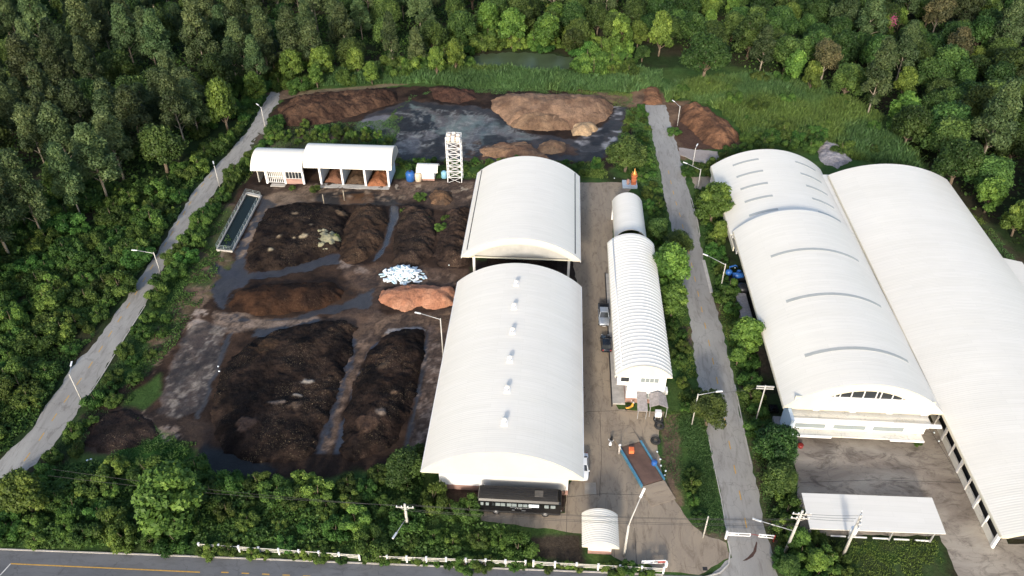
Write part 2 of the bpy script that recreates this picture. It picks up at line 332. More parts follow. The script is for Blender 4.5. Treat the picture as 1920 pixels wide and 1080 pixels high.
k = np.clip((nz1 - 0.4) * 4, 0, 1)[:, None]; colr[:] = base_a * (1 - k) + base_b * k
def paint(px, col, wetv=0.0, soft=0.5, warp=1.2, col2=None, amt=1.0, ismud=None, world=False, patch=None, line=None):
    poly = px if world else GP(px)
    P = np.array(poly); mnx, mny = P.min(0) - 4; mxx, mxy = P.max(0) + 4
    idx = np.where((vx > mnx) & (vx < mxx) & (vy > mny) & (vy < mxy))[0]
    d = sdist(vx[idx], vy[idx], poly) + (nz2[idx] - 0.5) * 2 * warp + (nz3[idx] - 0.5) * 0.6 * warp
    a = np.clip(d / soft + 0.5, 0, 1)
    if patch is not None: a = a * np.clip((fbm(vx[idx], vy[idx], patch[0], 4, patch[2]) - patch[1]) * 9, 0, 1)
    if line is not None: a = a * np.clip(1.0 - np.abs(fbm(vx[idx], vy[idx] * .55, line[0], 4, line[2]) - 0.5) / line[1], 0, 1)
    a = a * amt
    c = np.array(col)[None, :] * np.ones((len(idx), 1))
    if col2 is not None:
        kk = np.clip((fbm(vx[idx], vy[idx], 3.0, 4, 5) - 0.38) * 4, 0, 1)[:, None]; c = c * (1 - kk) + np.array(col2)[None, :] * kk
    colr[idx] = colr[idx] * (1 - a[:, None]) + c * a[:, None]
    wet[idx] = wet[idx] * (1 - a) + wetv * a
    if ismud is not None: mud[idx] = mud[idx] * (1 - a) + ismud * a
GRASS, GRASS2 = (0.038, 0.080, 0.022), (0.060, 0.100, 0.028)
paint([(440, 190), (520, 165), (700, 150), (900, 130), (1100, 130), (1250, 130), (1340, 120), (1500, 150), (1700, 260), (1760, 360), (1300, 420), (1120, 300), (700, 320), (480, 330), (350, 480), (200, 720), (100, 900), (0, 990), (-80, 1030), (1240, 1075), (1440, 1080), (1440, 700), (1330, 380)], GRASS, 0, 2.0, 2.0, GRASS2)
paint([(1440, 860), (1500, 960), (1500, 1030), (1760, 1010), (1790, 1100), (1430, 1100), (1430, 900)], GRASS, 0, 1, 1, (0.045, 0.06, 0.025))
paint([(1700, 330), (1780, 400), (1920, 560), (1990, 640), (1990, 560), (1850, 420), (1760, 350)], (0.06, 0.045, 0.035), 0, 1, 1, (0.045, 0.07, 0.025))
# the muddy yard
MUD, MUD2 = (0.046, 0.028, 0.019), (0.019, 0.012, 0.009)
YARD = [(530, 178), (700, 165), (830, 160), (930, 170), (1130, 172), (1190, 190), (1192, 300), (1130, 320), (1100, 335), (900, 340), (885, 520), (850, 560), (800, 860), (700, 880), (620, 900), (380, 895), (330, 850), (150, 845), (165, 780), (290, 680), (330, 600), (385, 530), (400, 470), (420, 400), (455, 345), (480, 310), (500, 240)]
paint(YARD, MUD, 0.1, 1.0, 1.5, MUD2, ismud=1.0)
paint([(480, 250), (700, 240), (760, 300), (740, 320), (590, 300), (470, 300)], (0.05, 0.06, 0.03), 0, 2, 2, (0.09, 0.07, 0.055), ismud=0.5)
paint([(740, 312), (1130, 305), (1130, 335), (900, 335), (740, 335)], (0.035, 0.07, 0.02), 0, 1, 1.0, (0.05, 0.09, 0.02), ismud=0.0)
# dirt apron in front of the sheds and east yard
paint([(480, 350), (740, 345), (900, 340), (890, 400), (700, 382), (560, 380), (480, 388)], (0.11, 0.075, 0.055), 0, 0.8, 1.2, (0.05, 0.036, 0.028))
paint([(485, 370), (560, 352), (650, 358), (600, 378), (540, 385), (490, 395)], (0.20, 0.15, 0.11), 0, 0.8, 1.0, (0.12, 0.085, 0.06), amt=0.9)
paint([(600, 362), (690, 358), (740, 372), (760, 385), (640, 384), (590, 378)], (0.016, 0.014, 0.014), 0.7, 0.8, 0.9)
paint([(635, 365), (700, 362), (700, 380), (640, 384)], (0.09, 0.045, 0.022), 0.8, 0.3, 0.5)
paint([(740, 340), (890, 342), (880, 385), (760, 380)], (0.15, 0.105, 0.078), 0, 0.8, 1.0, (0.07, 0.05, 0.04))
# centre crossing and lanes between the heaps
paint([(640, 500), (720, 495), (880, 505), (860, 540), (720, 540), (700, 640), (640, 640), (590, 610), (690, 560), (640, 520)], (0.105, 0.068, 0.048), 0.05, 0.8, 1.0, (0.06, 0.042, 0.034))
paint([(700, 590), (860, 580), (850, 640), (800, 615), (720, 625), (670, 700), (640, 790), (618, 850), (595, 850), (640, 700), (655, 630)], (0.11, 0.075, 0.055), 0.0, 0.6, 0.8, (0.07, 0.05, 0.04))
paint([(800, 610), (845, 620), (830, 700), (800, 850), (760, 860), (785, 760), (800, 680)], (0.12, 0.088, 0.075), 0, 0.5, 0.6, (0.06, 0.045, 0.038))
paint([(395, 590), (440, 585), (520, 598), (600, 590), (600, 600), (530, 612), (430, 625), (400, 610)], (0.16, 0.12, 0.095), 0, 0.5, 0.7, (0.09, 0.065, 0.05))
paint([(370, 590), (425, 620), (400, 690), (370, 770), (340, 785), (295, 775), (320, 700), (345, 640)], (0.17, 0.135, 0.12), 0, 0.5, 0.9, (0.085, 0.065, 0.058))
paint([(350, 660), (400, 650), (380, 730), (350, 775), (310, 765), (330, 700)], (0.22, 0.20, 0.18), 0, 0.3, 0.4, patch=(1.6, 0.53, 4), amt=0.7)
paint([(365, 575), (395, 580), (385, 620), (360, 640), (350, 615)], (0.34, 0.27, 0.22), 0, 0.3, 0.7, patch=(1.4, 0.45, 6))
paint([(790, 612), (730, 618), (720, 630), (760, 622), (800, 622)], (0.30, 0.28, 0.27), 0, 0.3, 0.6)
paint([(640, 490), (690, 505), (700, 515), (660, 520), (630, 505)], (0.22, 0.17, 0.14), 0, 0.3, 0.9, patch=(2, 0.5, 8))
paint([(390, 500), (405, 470), (450, 490), (420, 520), (400, 560), (340, 600), (300, 680), (260, 720), (280, 640), (330, 560)], (0.10, 0.075, 0.045), 0, 1.0, 1.2, (0.05, 0.075, 0.025))
paint([(355, 470), (400, 380), (440, 385), (410, 470), (400, 540), (350, 560)], (0.11, 0.075, 0.055), 0, 1.0, 1.2, (0.05, 0.07, 0.025))
paint([(160, 780), (240, 760), (330, 770), (400, 800), (400, 850), (330, 845), (200, 860), (150, 850)], (0.026, 0.019, 0.017), 0.1, 1.0, 1.5, (0.040, 0.028, 0.022), ismud=1)
paint([(270, 760), (300, 790), (340, 800), (330, 830), (280, 820), (262, 790)], (0.20, 0.15, 0.12), 0, 0.3, 0.6, patch=(1.5, 0.52, 9))
# standing water
PUD, PUDW = (0.036, 0.035, 0.038), 0.62
W = dict(soft=0.22, warp=1.0, ismud=0.0)
paint([(465, 515), (500, 508), (560, 492), (600, 480), (634, 478), (636, 494), (600, 501), (560, 512), (500, 520), (470, 524), (455, 540), (430, 552), (420, 580), (398, 568), (395, 545), (415, 520), (385, 512), (405, 495), (430, 505), (440, 480), (462, 430), (480, 400), (490, 372), (502, 372), (520, 385), (500, 410), (480, 430), (468, 465), (455, 500)], PUD, PUDW, col2=(0.030, 0.030, 0.038), **W)
paint([(600, 572), (640, 570), (660, 562), (680, 552), (698, 545), (700, 560), (690, 578), (650, 582), (600, 592), (560, 602), (480, 606), (430, 602), (405, 592), (420, 585), (480, 597), (560, 594)], PUD, PUDW, **W)
paint([(520, 600), (600, 596), (590, 606), (540, 615), (500, 630), (470, 632), (480, 618)], PUD, 0.8, **W)
paint([(425, 628), (436, 625), (408, 700), (388, 750), (372, 785), (362, 780), (385, 700)], PUD, PUDW, soft=0.25, warp=0.7, ismud=0)
paint([(672, 632), (662, 680), (645, 735), (625, 800), (612, 850), (590, 852), (610, 790), (632, 730), (648, 670), (655, 630)], (0.03, 0.032, 0.04), PUDW, soft=0.3, warp=0.8, ismud=0)
paint([(695, 650), (715, 640), (690, 690), (665, 740), (650, 790), (640, 850), (630, 850), (645, 780), (662, 720)], (0.03, 0.035, 0.048), PUDW, soft=0.3, warp=0.8, ismud=0)
paint([(798, 620), (804, 620), (796, 700), (780, 770), (765, 840), (755, 845), (775, 770), (790, 690)], (0.022, 0.024, 0.03), 0.7, soft=0.3, warp=0.4, ismud=0)
paint([(733, 386), (747, 386), (748, 405), (738, 425), (728, 460), (712, 482), (700, 490), (720, 455), (730, 420)], (0.035, 0.038, 0.045), 0.9, soft=0.25, warp=0.4, ismud=0)
paint([(385, 835), (450, 850), (520, 880), (500, 895), (420, 893), (375, 885), (365, 860)], (0.014, 0.016, 0.018), 0.35, soft=0.8, warp=0.8, ismud=0)
paint([(885, 487), (1085, 490), (1085, 535), (950, 510), (850, 560), (850, 530), (880, 520)], (0.03, 0.022, 0.018), 0.1, 0.8, 0.8)
# north basin
paint([(690, 215), (770, 190), (820, 195), (900, 200), (950, 215), (960, 240), (1000, 250), (1080, 262), (1130, 240), (1150, 205), (1175, 200), (1165, 275), (1120, 303), (900, 303), (760, 303), (735, 262), (665, 242)], (0.020, 0.018, 0.018), 0.5, 0.6, 1.2, (0.045, 0.036, 0.032))
paint([(770, 195), (830, 215), (900, 215), (945, 225), (960, 245), (1010, 258), (1000, 265), (930, 262), (890, 275), (860, 268), (800, 240), (770, 215)], (0.095, 0.115, 0.098), 0.75, soft=0.5, warp=1.3, col2=(0.085, 0.068, 0.058), ismud=0)
paint([(665, 230), (700, 218), (740, 215), (735, 240), (690, 245)], (0.12, 0.11, 0.115), 0.7, soft=0.5, warp=0.9, ismud=0)
paint([(740, 250), (800, 245), (860, 270), (850, 300), (770, 302), (735, 280)], (0.10, 0.09, 0.09), 0.6, soft=0.4, warp=0.9, patch=(4, 0.45, 11), ismud=0)
paint([(760, 200), (800, 210), (830, 250), (800, 262), (765, 245), (740, 225)], (0.012, 0.011, 0.012), 0.6, soft=0.4, warp=1.2, patch=(4, 0.42, 12))
paint([(1075, 262), (1110, 240), (1165, 245), (1150, 275), (1120, 285), (1090, 285)], (0.24, 0.23, 0.23), 0.6, soft=0.3, warp=0.9, patch=(2.4, 0.45, 14), ismud=0)
paint([(1140, 200), (1165, 200), (1165, 225), (1140, 225)], (0.25, 0.24, 0.24), 0.5, soft=0.3, warp=0.7, patch=(2.0, 0.45, 15), ismud=0)
paint([(540, 172), (700, 160), (760, 152), (765, 158), (700, 166), (560, 180)], (0.20, 0.15, 0.10), 0, 0.4, 0.5, amt=0.8)
paint([(495, 175), (560, 165), (560, 180), (520, 190)], (0.14, 0.10, 0.07), 0, 0.5, 0.7)
# ground round the driveway head, brown mound field, verges
paint([(1190, 165), (1230, 160), (1255, 190), (1290, 190), (1290, 300), (1268, 300), (1250, 215), (1150, 195), (1060, 165), (1180, 178)], (0.17, 0.11, 0.07), 0, 0.8, 1.0, (0.10, 0.065, 0.045))
paint([(1265, 225), (1290, 210), (1350, 240), (1390, 265), (1380, 280), (1290, 280), (1268, 265)], (0.075, 0.045, 0.033), 0, 0.6, 0.8)
paint([(1242, 775), (1270, 775), (1280, 840), (1268, 900), (1285, 950), (1270, 960), (1250, 900), (1238, 860)], (0.11, 0.075, 0.055), 0, 0.4, 0.8, (0.16, 0.115, 0.075))
paint([(1270, 610), (1298, 615), (1300, 660), (1280, 655)], (0.15, 0.10, 0.075), 0, 0.4, 0.8)
paint([(1330, 560), (1350, 560), (1385, 640), (1400, 720), (1440, 830), (1470, 960), (1450, 1080), (1430, 980), (1400, 780), (1370, 640)], (0.09, 0.065, 0.045), 0, 0.6, 1.0, (0.05, 0.075, 0.025))
paint([(1350, 440), (1385, 460), (1480, 790), (1500, 830), (1460, 830), (1420, 720), (1360, 530)], (0.035, 0.03, 0.025), 0, 0.6, 0.8, (0.03, 0.05, 0.02))
paint([(826, 900), (1060, 915), (1060, 960), (880, 970), (840, 950)], (0.06, 0.04, 0.032), 0, 0.6, 0.8, (0.035, 0.028, 0.022))
paint([(980, 1005), (1090, 1000), (1090, 1050), (1010, 1055)], (0.055, 0.043, 0.032), 0, 0.6, 0.8)
paint([(1300, 985), (1365, 1000), (1362, 1012), (1325, 1008)], (0.11, 0.09, 0.06), 0, 0.4, 0.8)
paint([(250, 790), (340, 830), (372, 850), (360, 880), (260, 880), (200, 870), (230, 840)], (0.022, 0.060, 0.012), 0, 0.8, 0.8, (0.03, 0.075, 0.016), ismud=0)
paint([(230, 760), (250, 735), (300, 700), (300, 740), (270, 770)], (0.04, 0.075, 0.02), 0, 0.8, 0.8, ismud=0)

# pale scum and dried streaks, broken by noise
for (pp, cc, wv, pat) in [
    ([(400, 585), (430, 588), (520, 600), (590, 598), (560, 612), (470, 616), (410, 608)], (0.24, 0.18, 0.14), 0, (1.5, .40, 21)),
    ([(420, 470), (455, 440), (480, 400), (505, 385), (505, 410), (480, 440), (470, 470), (440, 500), (415, 510)], (0.22, 0.165, 0.125), 0, (1.8, .54, 22)),
    ([(385, 600), (425, 618), (400, 690), (370, 770), (330, 785), (300, 770), (325, 690), (355, 620)], (0.14, 0.11, 0.09), 0, (0.9, .56, 23)),
    ([(320, 690), (380, 660), (385, 740), (350, 780), (310, 770)], (0.34, 0.33, 0.32), 0.2, (0.8, .63, 24)),
    ([(640, 690), (672, 640), (700, 620), (690, 660), (640, 780), (615, 850), (600, 850)], (0.17, 0.12, 0.09), 0, (1.2, .50, 25)),
    ([(800, 640), (835, 640), (820, 760), (805, 850), (770, 850)], (0.20, 0.16, 0.14), 0, (1.0, .50, 26)),
    ([(715, 220), (770, 200), (900, 210), (960, 235), (1010, 256), (860, 300), (740, 290), (700, 250)], (0.20, 0.20, 0.19), 0.5, (1.1, .60, 27)),
    ([(850, 270), (900, 260), (1060, 268), (1100, 290), (1000, 303), (860, 303)], (0.10, 0.062, 0.045), 0, (2.5, .50, 28)),
    ([(500, 352), (900, 342), (890, 372), (720, 378), (560, 362)], (0.24, 0.18, 0.13), 0, (1.6, .56, 29)),
    ([(660, 500), (720, 500), (860, 515), (850, 545), (700, 545)], (0.16, 0.11, 0.08), 0, (1.2, .54, 30)),
    ([(700, 590), (850, 588), (840, 640), (700, 640)], (0.17, 0.115, 0.08), 0, (1.2, .52, 31)),
    ([(270, 640), (340, 560), (385, 520), (400, 560), (330, 640), (290, 720)], (0.17, 0.12, 0.085), 0, (1.6, .50, 32))]:
    paint(pp, cc, wv, soft=0.35, warp=0.9, patch=pat, amt=.85)
STRIP = [(385, 600), (425, 618), (405, 690), (372, 770), (335, 787), (298, 772), (325, 690), (350, 620)]
paint(STRIP, (0.060, 0.048, 0.042), 0.25, 0.4, 0.8, (0.045, 0.036, 0.034), amt=.8)
for i in range(2): paint(STRIP, (0.24, 0.21, 0.18), 0.1, 0.4, 0.5, line=(2.4 + .9 * i, .03, 50 + i), amt=.75)
paint(STRIP, (0.022, 0.018, 0.018), 0.4, 0.4, 0.8, patch=(2.2, .53, 44), amt=.8)
paint([(262, 785), (300, 790), (345, 815), (330, 835), (280, 825)], (0.26, 0.21, 0.18), 0.1, 0.4, 0.5, line=(2.0, .04, 61))
for pp in ([(655, 500), (720, 495), (860, 515), (850, 545), (700, 545), (640, 560)], [(700, 590), (850, 588), (840, 640), (700, 640), (640, 760), (615, 850), (600, 850), (650, 660)], [(395, 588), (520, 600), (600, 592), (560, 612), (430, 622)], [(800, 640), (835, 640), (820, 760), (805, 850), (765, 855)], [(500, 352), (900, 342), (890, 380), (720, 380), (560, 366)]):
    for i in range(3): paint(pp, (0.018, 0.013, 0.011), 0.3, 0.5, 0.5, line=(2.2, .025, 70 + i), amt=.7)
for i in range(2): paint([(715, 220), (770, 200), (900, 210), (960, 235), (1010, 256), (860, 300), (740, 290), (700, 250)], (0.22, 0.22, 0.21), 0.4, 0.4, 0.5, line=(2.6 + i, .02, 80 + i), amt=.7)
paint([(700, 215), (770, 192), (900, 200), (960, 215), (1000, 250), (1080, 262), (1140, 240), (1165, 275), (1120, 303), (900, 303), (760, 303), (735, 262)], (0.010, 0.009, 0.010), 0.45, 0.5, 1.0, patch=(6, .50, 45), amt=.9)
for i in range(3): paint([(400, 540), (430, 552), (455, 540), (470, 520), (600, 500), (634, 480), (636, 494), (600, 501), (470, 524), (420, 580)], (0.016, 0.015, 0.018), 0.6, 0.3, 0.5, line=(2.0 + .4 * i, .03, 90 + i), amt=.8)
gz = np.where(mud > 0.02, mud * (1 - wet) * ((nz2 - 0.35) * 0.35 + (nz3 - 0.4) * 0.15), -0.03 * nz3)
gz = np.where(wet > 0.55, -0.01, gz)
ni, nj = len(gx), len(gy)
ii, jj = np.meshgrid(np.arange(ni - 1), np.arange(nj - 1), indexing='ij'); a0 = (ii * nj + jj).ravel()
gq = np.stack([a0, a0 + nj, a0 + nj + 1, a0 + 1], 1)
ground = link('ground', mesh_np('ground', np.stack([vx, vy, gz], 1), gq, None, M['soil'], True, colr, wet)); tag(ground, kind='structure')

# ---------------------------------------------------------------- roads, slabs, markings
def sheet(name, poly, z, matl, kind='structure', edge=0.0, seed=0, thick=0.12):
    """a slab with a slightly broken edge"""
    if edge:
        rnd = random.Random(seed); out = []
        for i in range(len(poly)):
            a = Vector(poly[i]); b = Vector(poly[(i + 1) % len(poly)]); L = (b - a).length; n = max(1, int(L / 0.9)); nn = Vector((-(b - a).y, (b - a).x)).normalized() if L > 0 else Vector((0, 0))
            for k2 in range(n):
                p = a + (b - a) * k2 / n; o = (rnd.random() - 0.5) * edge * (1 if k2 else 0.3); out.append((p.x + nn.x * o, p.y + nn.y * o))
        poly = out
    mb = MB(); mb.prism(poly, z - thick, z); o = mb.build(name, matl, fix=False)
    bm = bmesh.new(); bm.from_mesh(o.data); bmesh.ops.triangulate(bm, faces=bm.faces[:]); bm.to_mesh(o.data); bm.free()
    return tag(o, kind=kind)
LR_L = [(0, 862), (60, 805), (85, 760), (117, 720), (133, 690), (182, 640), (230, 570), (297, 470), (363, 360), (398, 318), (437, 278), (468, 240), (487, 205), (508, 172)]
LR_R = [(525, 172), (520, 203), (499, 258), (452, 300), (414, 345), (352, 430), (308, 500), (273, 570), (235, 630), (180, 720), (160, 748), (120, 807), (98, 842), (0, 925)]
road_l = [(-92, 58)] + GP(LR_L) + GP(LR_R) + [(-82, 54.5)]
sheet('road', road_l, 0.02, M['asphalt'], edge=0.5, seed=1)
RR_L = [(1208, 197), (1223, 253), (1237, 317), (1243, 360), (1260, 432), (1272, 500), (1288, 567), (1293, 593), (1300, 650), (1310, 720), (1328, 817), (1342, 887), (1352, 933), (1365, 1017)]
RR_R = [(1248, 197), (1262, 247), (1275, 293), (1290, 353), (1307, 413), (1318, 483), (1333, 547), (1343, 580), (1357, 627), (1377, 720), (1395, 810), (1417, 907), (1433, 987), (1462, 1085)]
road_r = GP(RR_L) + [G(1372, 1045), (20.3, 53.6), (19.5, 52.8), (31.0, 52.6)] + GP(RR_R[::-1])
sheet('road', road_r, 0.02, M['asphalt'], edge=0.45, seed=2)
bl, br = G(0, 1030), G(1243, 1078)
sheet('road', [(-160, 49.5), bl, br, (19.4, 53.8), (31, 52.9), (80, 54.2), (160, 55), (160, 36), (-160, 32)], 0.012, M['asphalt2'], edge=0.25, seed=3)
drive = GP([(1090, 342), (1195, 342), (1165, 372), (1150, 420), (1143, 520), (1146, 620), (1152, 755), (1160, 768), (1246, 772), (1232, 830), (1240, 880), (1262, 930), (1290, 975), (1320, 1003), (1362, 1018)]) + [G(1370, 1045), (19.2, 53.9), (14.9, 54.0), G(1165, 1052), G(1090, 1000), G(900, 975), G(900, 958), G(1060, 962), G(1060, 915), G(1085, 890), G(1085, 545), G(1075, 500), G(1075, 345)]
sheet('driveway', drive, 0.016, M['concrete'], edge=0.3, seed=4)
yardr = GP([(1478, 822), (1740, 800), (1768, 770), (1890, 1020), (1990, 1020)]) + [(75, 52.9), (50.5, 52.9), G(1762, 1004), G(1500, 1003), G(1495, 900)]
sheet('paved_yard', yardr, 0.016, M['stained'], edge=0.3, seed=5)
sheet('paved_area', GP([(1272, 278), (1345, 285), (1352, 312), (1300, 302), (1276, 292)]), 0.14, M['slab'], edge=0.6, seed=6)
sheet('paved_area', GP([(1296, 332), (1345, 330), (1360, 358), (1305, 356)]), 0.02, M['concrete'], edge=0.4, seed=7)
sheet('paved_area', GP([(742, 345), (885, 348), (884, 362), (800, 352), (742, 356)]), 0.02, M['concrete'], edge=0.5, seed=8)
# repair patches on the driveway, as real thin pads
for i, (pp, mm) in enumerate([([(1097, 905), (1117, 905), (1118, 927), (1096, 926)], (0.27, 0.245, 0.21))]):
    sheet('concrete_patch', GP(pp), 0.022 + 0.002 * i, mat('pad_%d' % i, mm, 0.85, 0.25, 0.8), thick=0.03)
def strip_line(name, pts, wd, z, matl, thick=0.03):
    mb = MB(); P = [Vector(p) for p in pts]; Lf, Rt = [], []
    for i, p in enumerate(P):
        d = (P[min(i + 1, len(P) - 1)] - P[max(i - 1, 0)]).normalized(); n = Vector((-d.y, d.x)) * wd / 2; Lf.append(p + n); Rt.append(p - n)
    for i in range(len(P) - 1): mb.prism([tuple(Lf[i]), tuple(Lf[i + 1]), tuple(Rt[i + 1]), tuple(Rt[i])], z - thick, z)
    return tag(mb.build(name, matl), kind='structure')
def dashes(pts, length, gap, wd, z, matl, start=0.0):
    P = [Vector(p) for p in pts]; seg = []; acc = 0
    for i in range(len(P) - 1): seg.append((acc, (P[i + 1] - P[i]).length, P[i], P[i + 1])); acc += (P[i + 1] - P[i]).length
    def at(s):
        for a, l, p, q in seg:
            if s <= a + l: return p + (q - p) * (s - a) / l
        return P[-1]
    mb = MB(); s = start
    while s + length < acc:
        a, b = at(s), at(s + length); d = (b - a).normalized(); n = Vector((-d.y, d.x)) * wd / 2
        mb.prism([tuple(a + n), tuple(b + n), tuple(b - n), tuple(a - n)], z - 0.02, z); s += length + gap
    return tag(mb.build('road_marking', matl), kind='structure')
def mid(A, B): return [((a[0] + b[0]) / 2, (a[1] + b[1]) / 2) for a, b in zip(A, B)]
dashes(GP([(45, 865), (72, 828), (120, 755), (165, 692), (203, 632), (250, 558), (290, 492), (340, 408), (372, 356), (400, 325)]), 1.5, 2.2, 0.14, 0.026, M['lineyellow'])
dashes(GP([(1253, 320), (1265, 372), (1277, 410), (1300, 510), (1320, 600), (1343, 705), (1365, 820), (1382, 900), (1400, 990), (1408, 1030)]), 1.5, 2.8, 0.13, 0.026, M['lineyellow'])
strip_line('road_marking', GP([(20, 1057), (375, 1073)]), 0.14, 0.018, M['lineyellow'], 0.02)
strip_line('road_marking', [G(20, 1057), G(-10, 1090)], 0.14, 0.0175, M['linewhite'], 0.02)
dashes(GP([(415, 1073), (640, 1083)]), 0.9, 1.6, 0.14, 0.018, M['lineyellow'])
strip_line('kerb', [Vector(bl), Vector(G(300, 1041)), Vector(G(700, 1057)), Vector(br)], 0.16, 0.10, M['kerb'], 0.25)
strip_line('kerb', GP([(1365, 1015), (1369, 1035), (1366, 1058), (1350, 1074)]) + [(19.2, 53.3)], 0.16, 0.12, M['kerb'], 0.25)
strip_line('kerb', GP([(273, 572), (235, 632), (200, 690), (180, 722), (160, 750)]), 0.14, 0.08, M['kerb'], 0.2)
strip_line('kerb', GP([(1319, 488), (1334, 549)]), 0.55, 0.10, M['kerb'], 0.2)
strip_line('kerb', GP([(1378, 722), (1396, 812), (1408, 870)]), 0.14, 0.08, M['kerb'], 0.2)
strip_line('kerb', GP([(1328, 818), (1342, 888), (1352, 934), (1364, 1005)]), 0.12, 0.07, M['kerb'], 0.2)
strip_line('kerb', GP([(1296, 372), (1308, 415), (1312, 440)]), 0.14, 0.08, M['kerb'], 0.2)
tag(sheet('drain_cover', GP([(1317, 1063), (1326, 1063), (1327, 1070), (1318, 1070)]), 0.026, M['dark'], thick=0.02), kind='structure')
# pond behind the fields
sheet('pond', GP([(880, 112), (900, 102), (960, 98), (1040, 102), (1080, 110), (1075, 126), (1040, 136), (960, 139), (900, 133)]), 0.05, M['water'], edge=1.5, seed=9)
sheet('pond', GP([(-30, 625), (12, 630), (14, 655), (8, 720), (-60, 740)]), 0.05, M['water'], edge=1.0, seed=10)

# ---------------------------------------------------------------- heaps of soil and compost
def heap(name, label, cat, px, h, slope=0.75, col=(0.05, 0.036, 0.027), col2=(0.03, 0.022, 0.018), matl='compost', rough=0.35, lump=2.2, seed=0, group=None, spots=(), step=0.22, flat=0.15, gull=0.0, world=False, ridge=0.0):
    poly = px if world else GP(px); P = np.array(poly); mn = P.min(0) - 0.8; mx = P.max(0) + 0.8
    X, Y = np.meshgrid(np.arange(mn[0], mx[0], step), np.arange(mn[1], mx[1], step), indexing='ij')
    x, y = X.ravel(), Y.ravel(); big = fbm(x, y, lump * 2, 3, seed + 20); mdn = fbm(x, y, lump * 0.7, 4, seed + 40); fin = fbm(x, y, 0.5, 3, seed + 60)
    d = sdist(x, y, poly) + (mdn - 0.5) * 1.3
    prof = np.clip(d, 0, None) * slope; H = h * (0.55 + 0.9 * big) * (1 - flat) + h * flat
    z = H * (1 - np.exp(-prof / np.maximum(H, 0.05) * 1.15)); s = np.clip(d / 1.0, 0, 1)
    z = z + s * ((mdn - 0.5) * rough * 2 + (fin - 0.5) * rough * 0.6)
    if gull: z = z + s * np.abs(np.sin(x * 1.9 + (mdn - 0.5) * 5)) * gull
    if ridge: z = z * (1 - ridge * np.clip((y - P[:, 1].mean()) / (np.ptp(P[:, 1]) / 2) - 0.1, 0, 1))
    z = np.where(d > 0, z, -0.25)
    kk = np.clip((fbm(x, y, 2.6, 4, seed + 3) - 0.4) * 5, 0, 1)[:, None]; c = np.array(col)[None] * (1 - kk) + np.array(col2)[None] * kk
    for sp in spots:
        cx, cy = G(sp[0], sp[1], h * 0.5); rr = sp[2]
        m = np.clip((rr - np.hypot(x - cx, (y - cy) * sp[4] if len(sp) > 4 else y - cy) + (mdn - 0.5) * rr * 1.6) * 2.5, 0, 1)
        c = c * (1 - m[:, None]) + np.array(sp[3])[None] * m[:, None]; z = z + m * 0.15
    ni, nj = X.shape; I, J = np.meshgrid(np.arange(ni - 1), np.arange(nj - 1), indexing='ij'); a = (I * nj + J).ravel()
    q = np.stack([a, a + nj, a + nj + 1, a + 1], 1); keep = (d[q] > -0.45).any(1); q = q[keep]
    used = np.unique(q); rm = -np.ones(len(x), int); rm[used] = np.arange(len(used)); q = rm[q]
    co = np.stack([x, y, z], 1)[used]; o0 = np.array([co[:, 0].mean(), co[:, 1].mean(), 0]); co = co - o0
    o = link(name, mesh_np(name, co, q, None, M[matl], True, c[used], np.zeros(len(used))), None, tuple(o0))
    return tag(o, label, cat, group)
DK, DK2, BR, BR2 = (0.029, 0.020, 0.015), (0.011, 0.008, 0.0075), (0.085, 0.050, 0.033), (0.05, 0.032, 0.023)
PALE = (0.42, 0.34, 0.22)
HG = 'compost heaps in the muddy yard'
heap('compost_heap', 'broad dark compost heap with pale clods beside the railed water tank', 'compost heap', [(503, 390), (560, 381), (640, 387), (655, 400), (645, 440), (634, 472), (606, 484), (545, 500), (495, 512), (464, 505), (464, 470), (482, 425)], 1.5, 0.7, DK, DK2, seed=1, group=HG, rough=0.34,
     spots=[(566, 448, 1.0, PALE), (510, 473, 0.7, PALE), (552, 450, .5, PALE), (523, 450, 0.6, (0.3, .23, .15)), (555, 405, .8, (0.2, .15, .1)), (585, 428, .5, (0.25, .2, .14)), (640, 400, 1, (.16, .11, .07))])
heap('compost_heap', 'tall brown oval compost heap joined to the right of the broad dark heap', 'compost heap', [(662, 390), (700, 386), (722, 394), (728, 415), (719, 450), (695, 483), (665, 497), (642, 492), (636, 470), (645, 425)], 2.5, 0.9, (0.055, 0.034, 0.023), (0.030, 0.020, 0.015), seed=2, group=HG)
heap('pale_clay_pile', 'pale cream and yellow-green clay lump pile on the dark heap', 'clay pile', [(593, 437), (615, 432), (636, 440), (639, 455), (628, 468), (608, 476), (590, 476), (588, 455)], 2.1, 1.3, (0.40, 0.37, 0.26), (0.26, 0.25, 0.16), 'clean_soil', seed=3, rough=0.5, lump=1.2, spots=[(633, 440, 0.8, (0.24, 0.26, 0.08))])
heap('compost_heap', 'long dark compost heap with weeds along its right flank', 'compost heap', [(752, 388), (790, 386), (812, 397), (820, 430), (810, 478), (795, 497), (760, 504), (737, 495), (737, 465), (744, 420)], 2.2, 0.85, (0.045, 0.030, 0.023), (0.025, 0.018, 0.015), seed=4, group=HG)
heap('compost_heap', 'narrow dark brown compost heap nearest to the open-sided hall', 'compost heap', [(838, 398), (870, 388), (886, 392), (882, 450), (886, 490), (860, 504), (826, 500), (815, 480), (818, 440)], 2.4, 0.9, (0.052, 0.034, 0.026), (0.032, 0.022, 0.018), seed=5, group=HG)
heap('compost_heap', 'smooth red-brown oval heap with a wet puddle on either side', 'compost heap', [(446, 548), (500, 535), (570, 532), (630, 530), (648, 545), (640, 562), (600, 579), (540, 590), (480, 592), (437, 586), (430, 570)], 2.4, 0.95, (0.044, 0.023, 0.014), (0.020, 0.012, 0.009), 'clean_soil', seed=6, group=HG, rough=0.16)
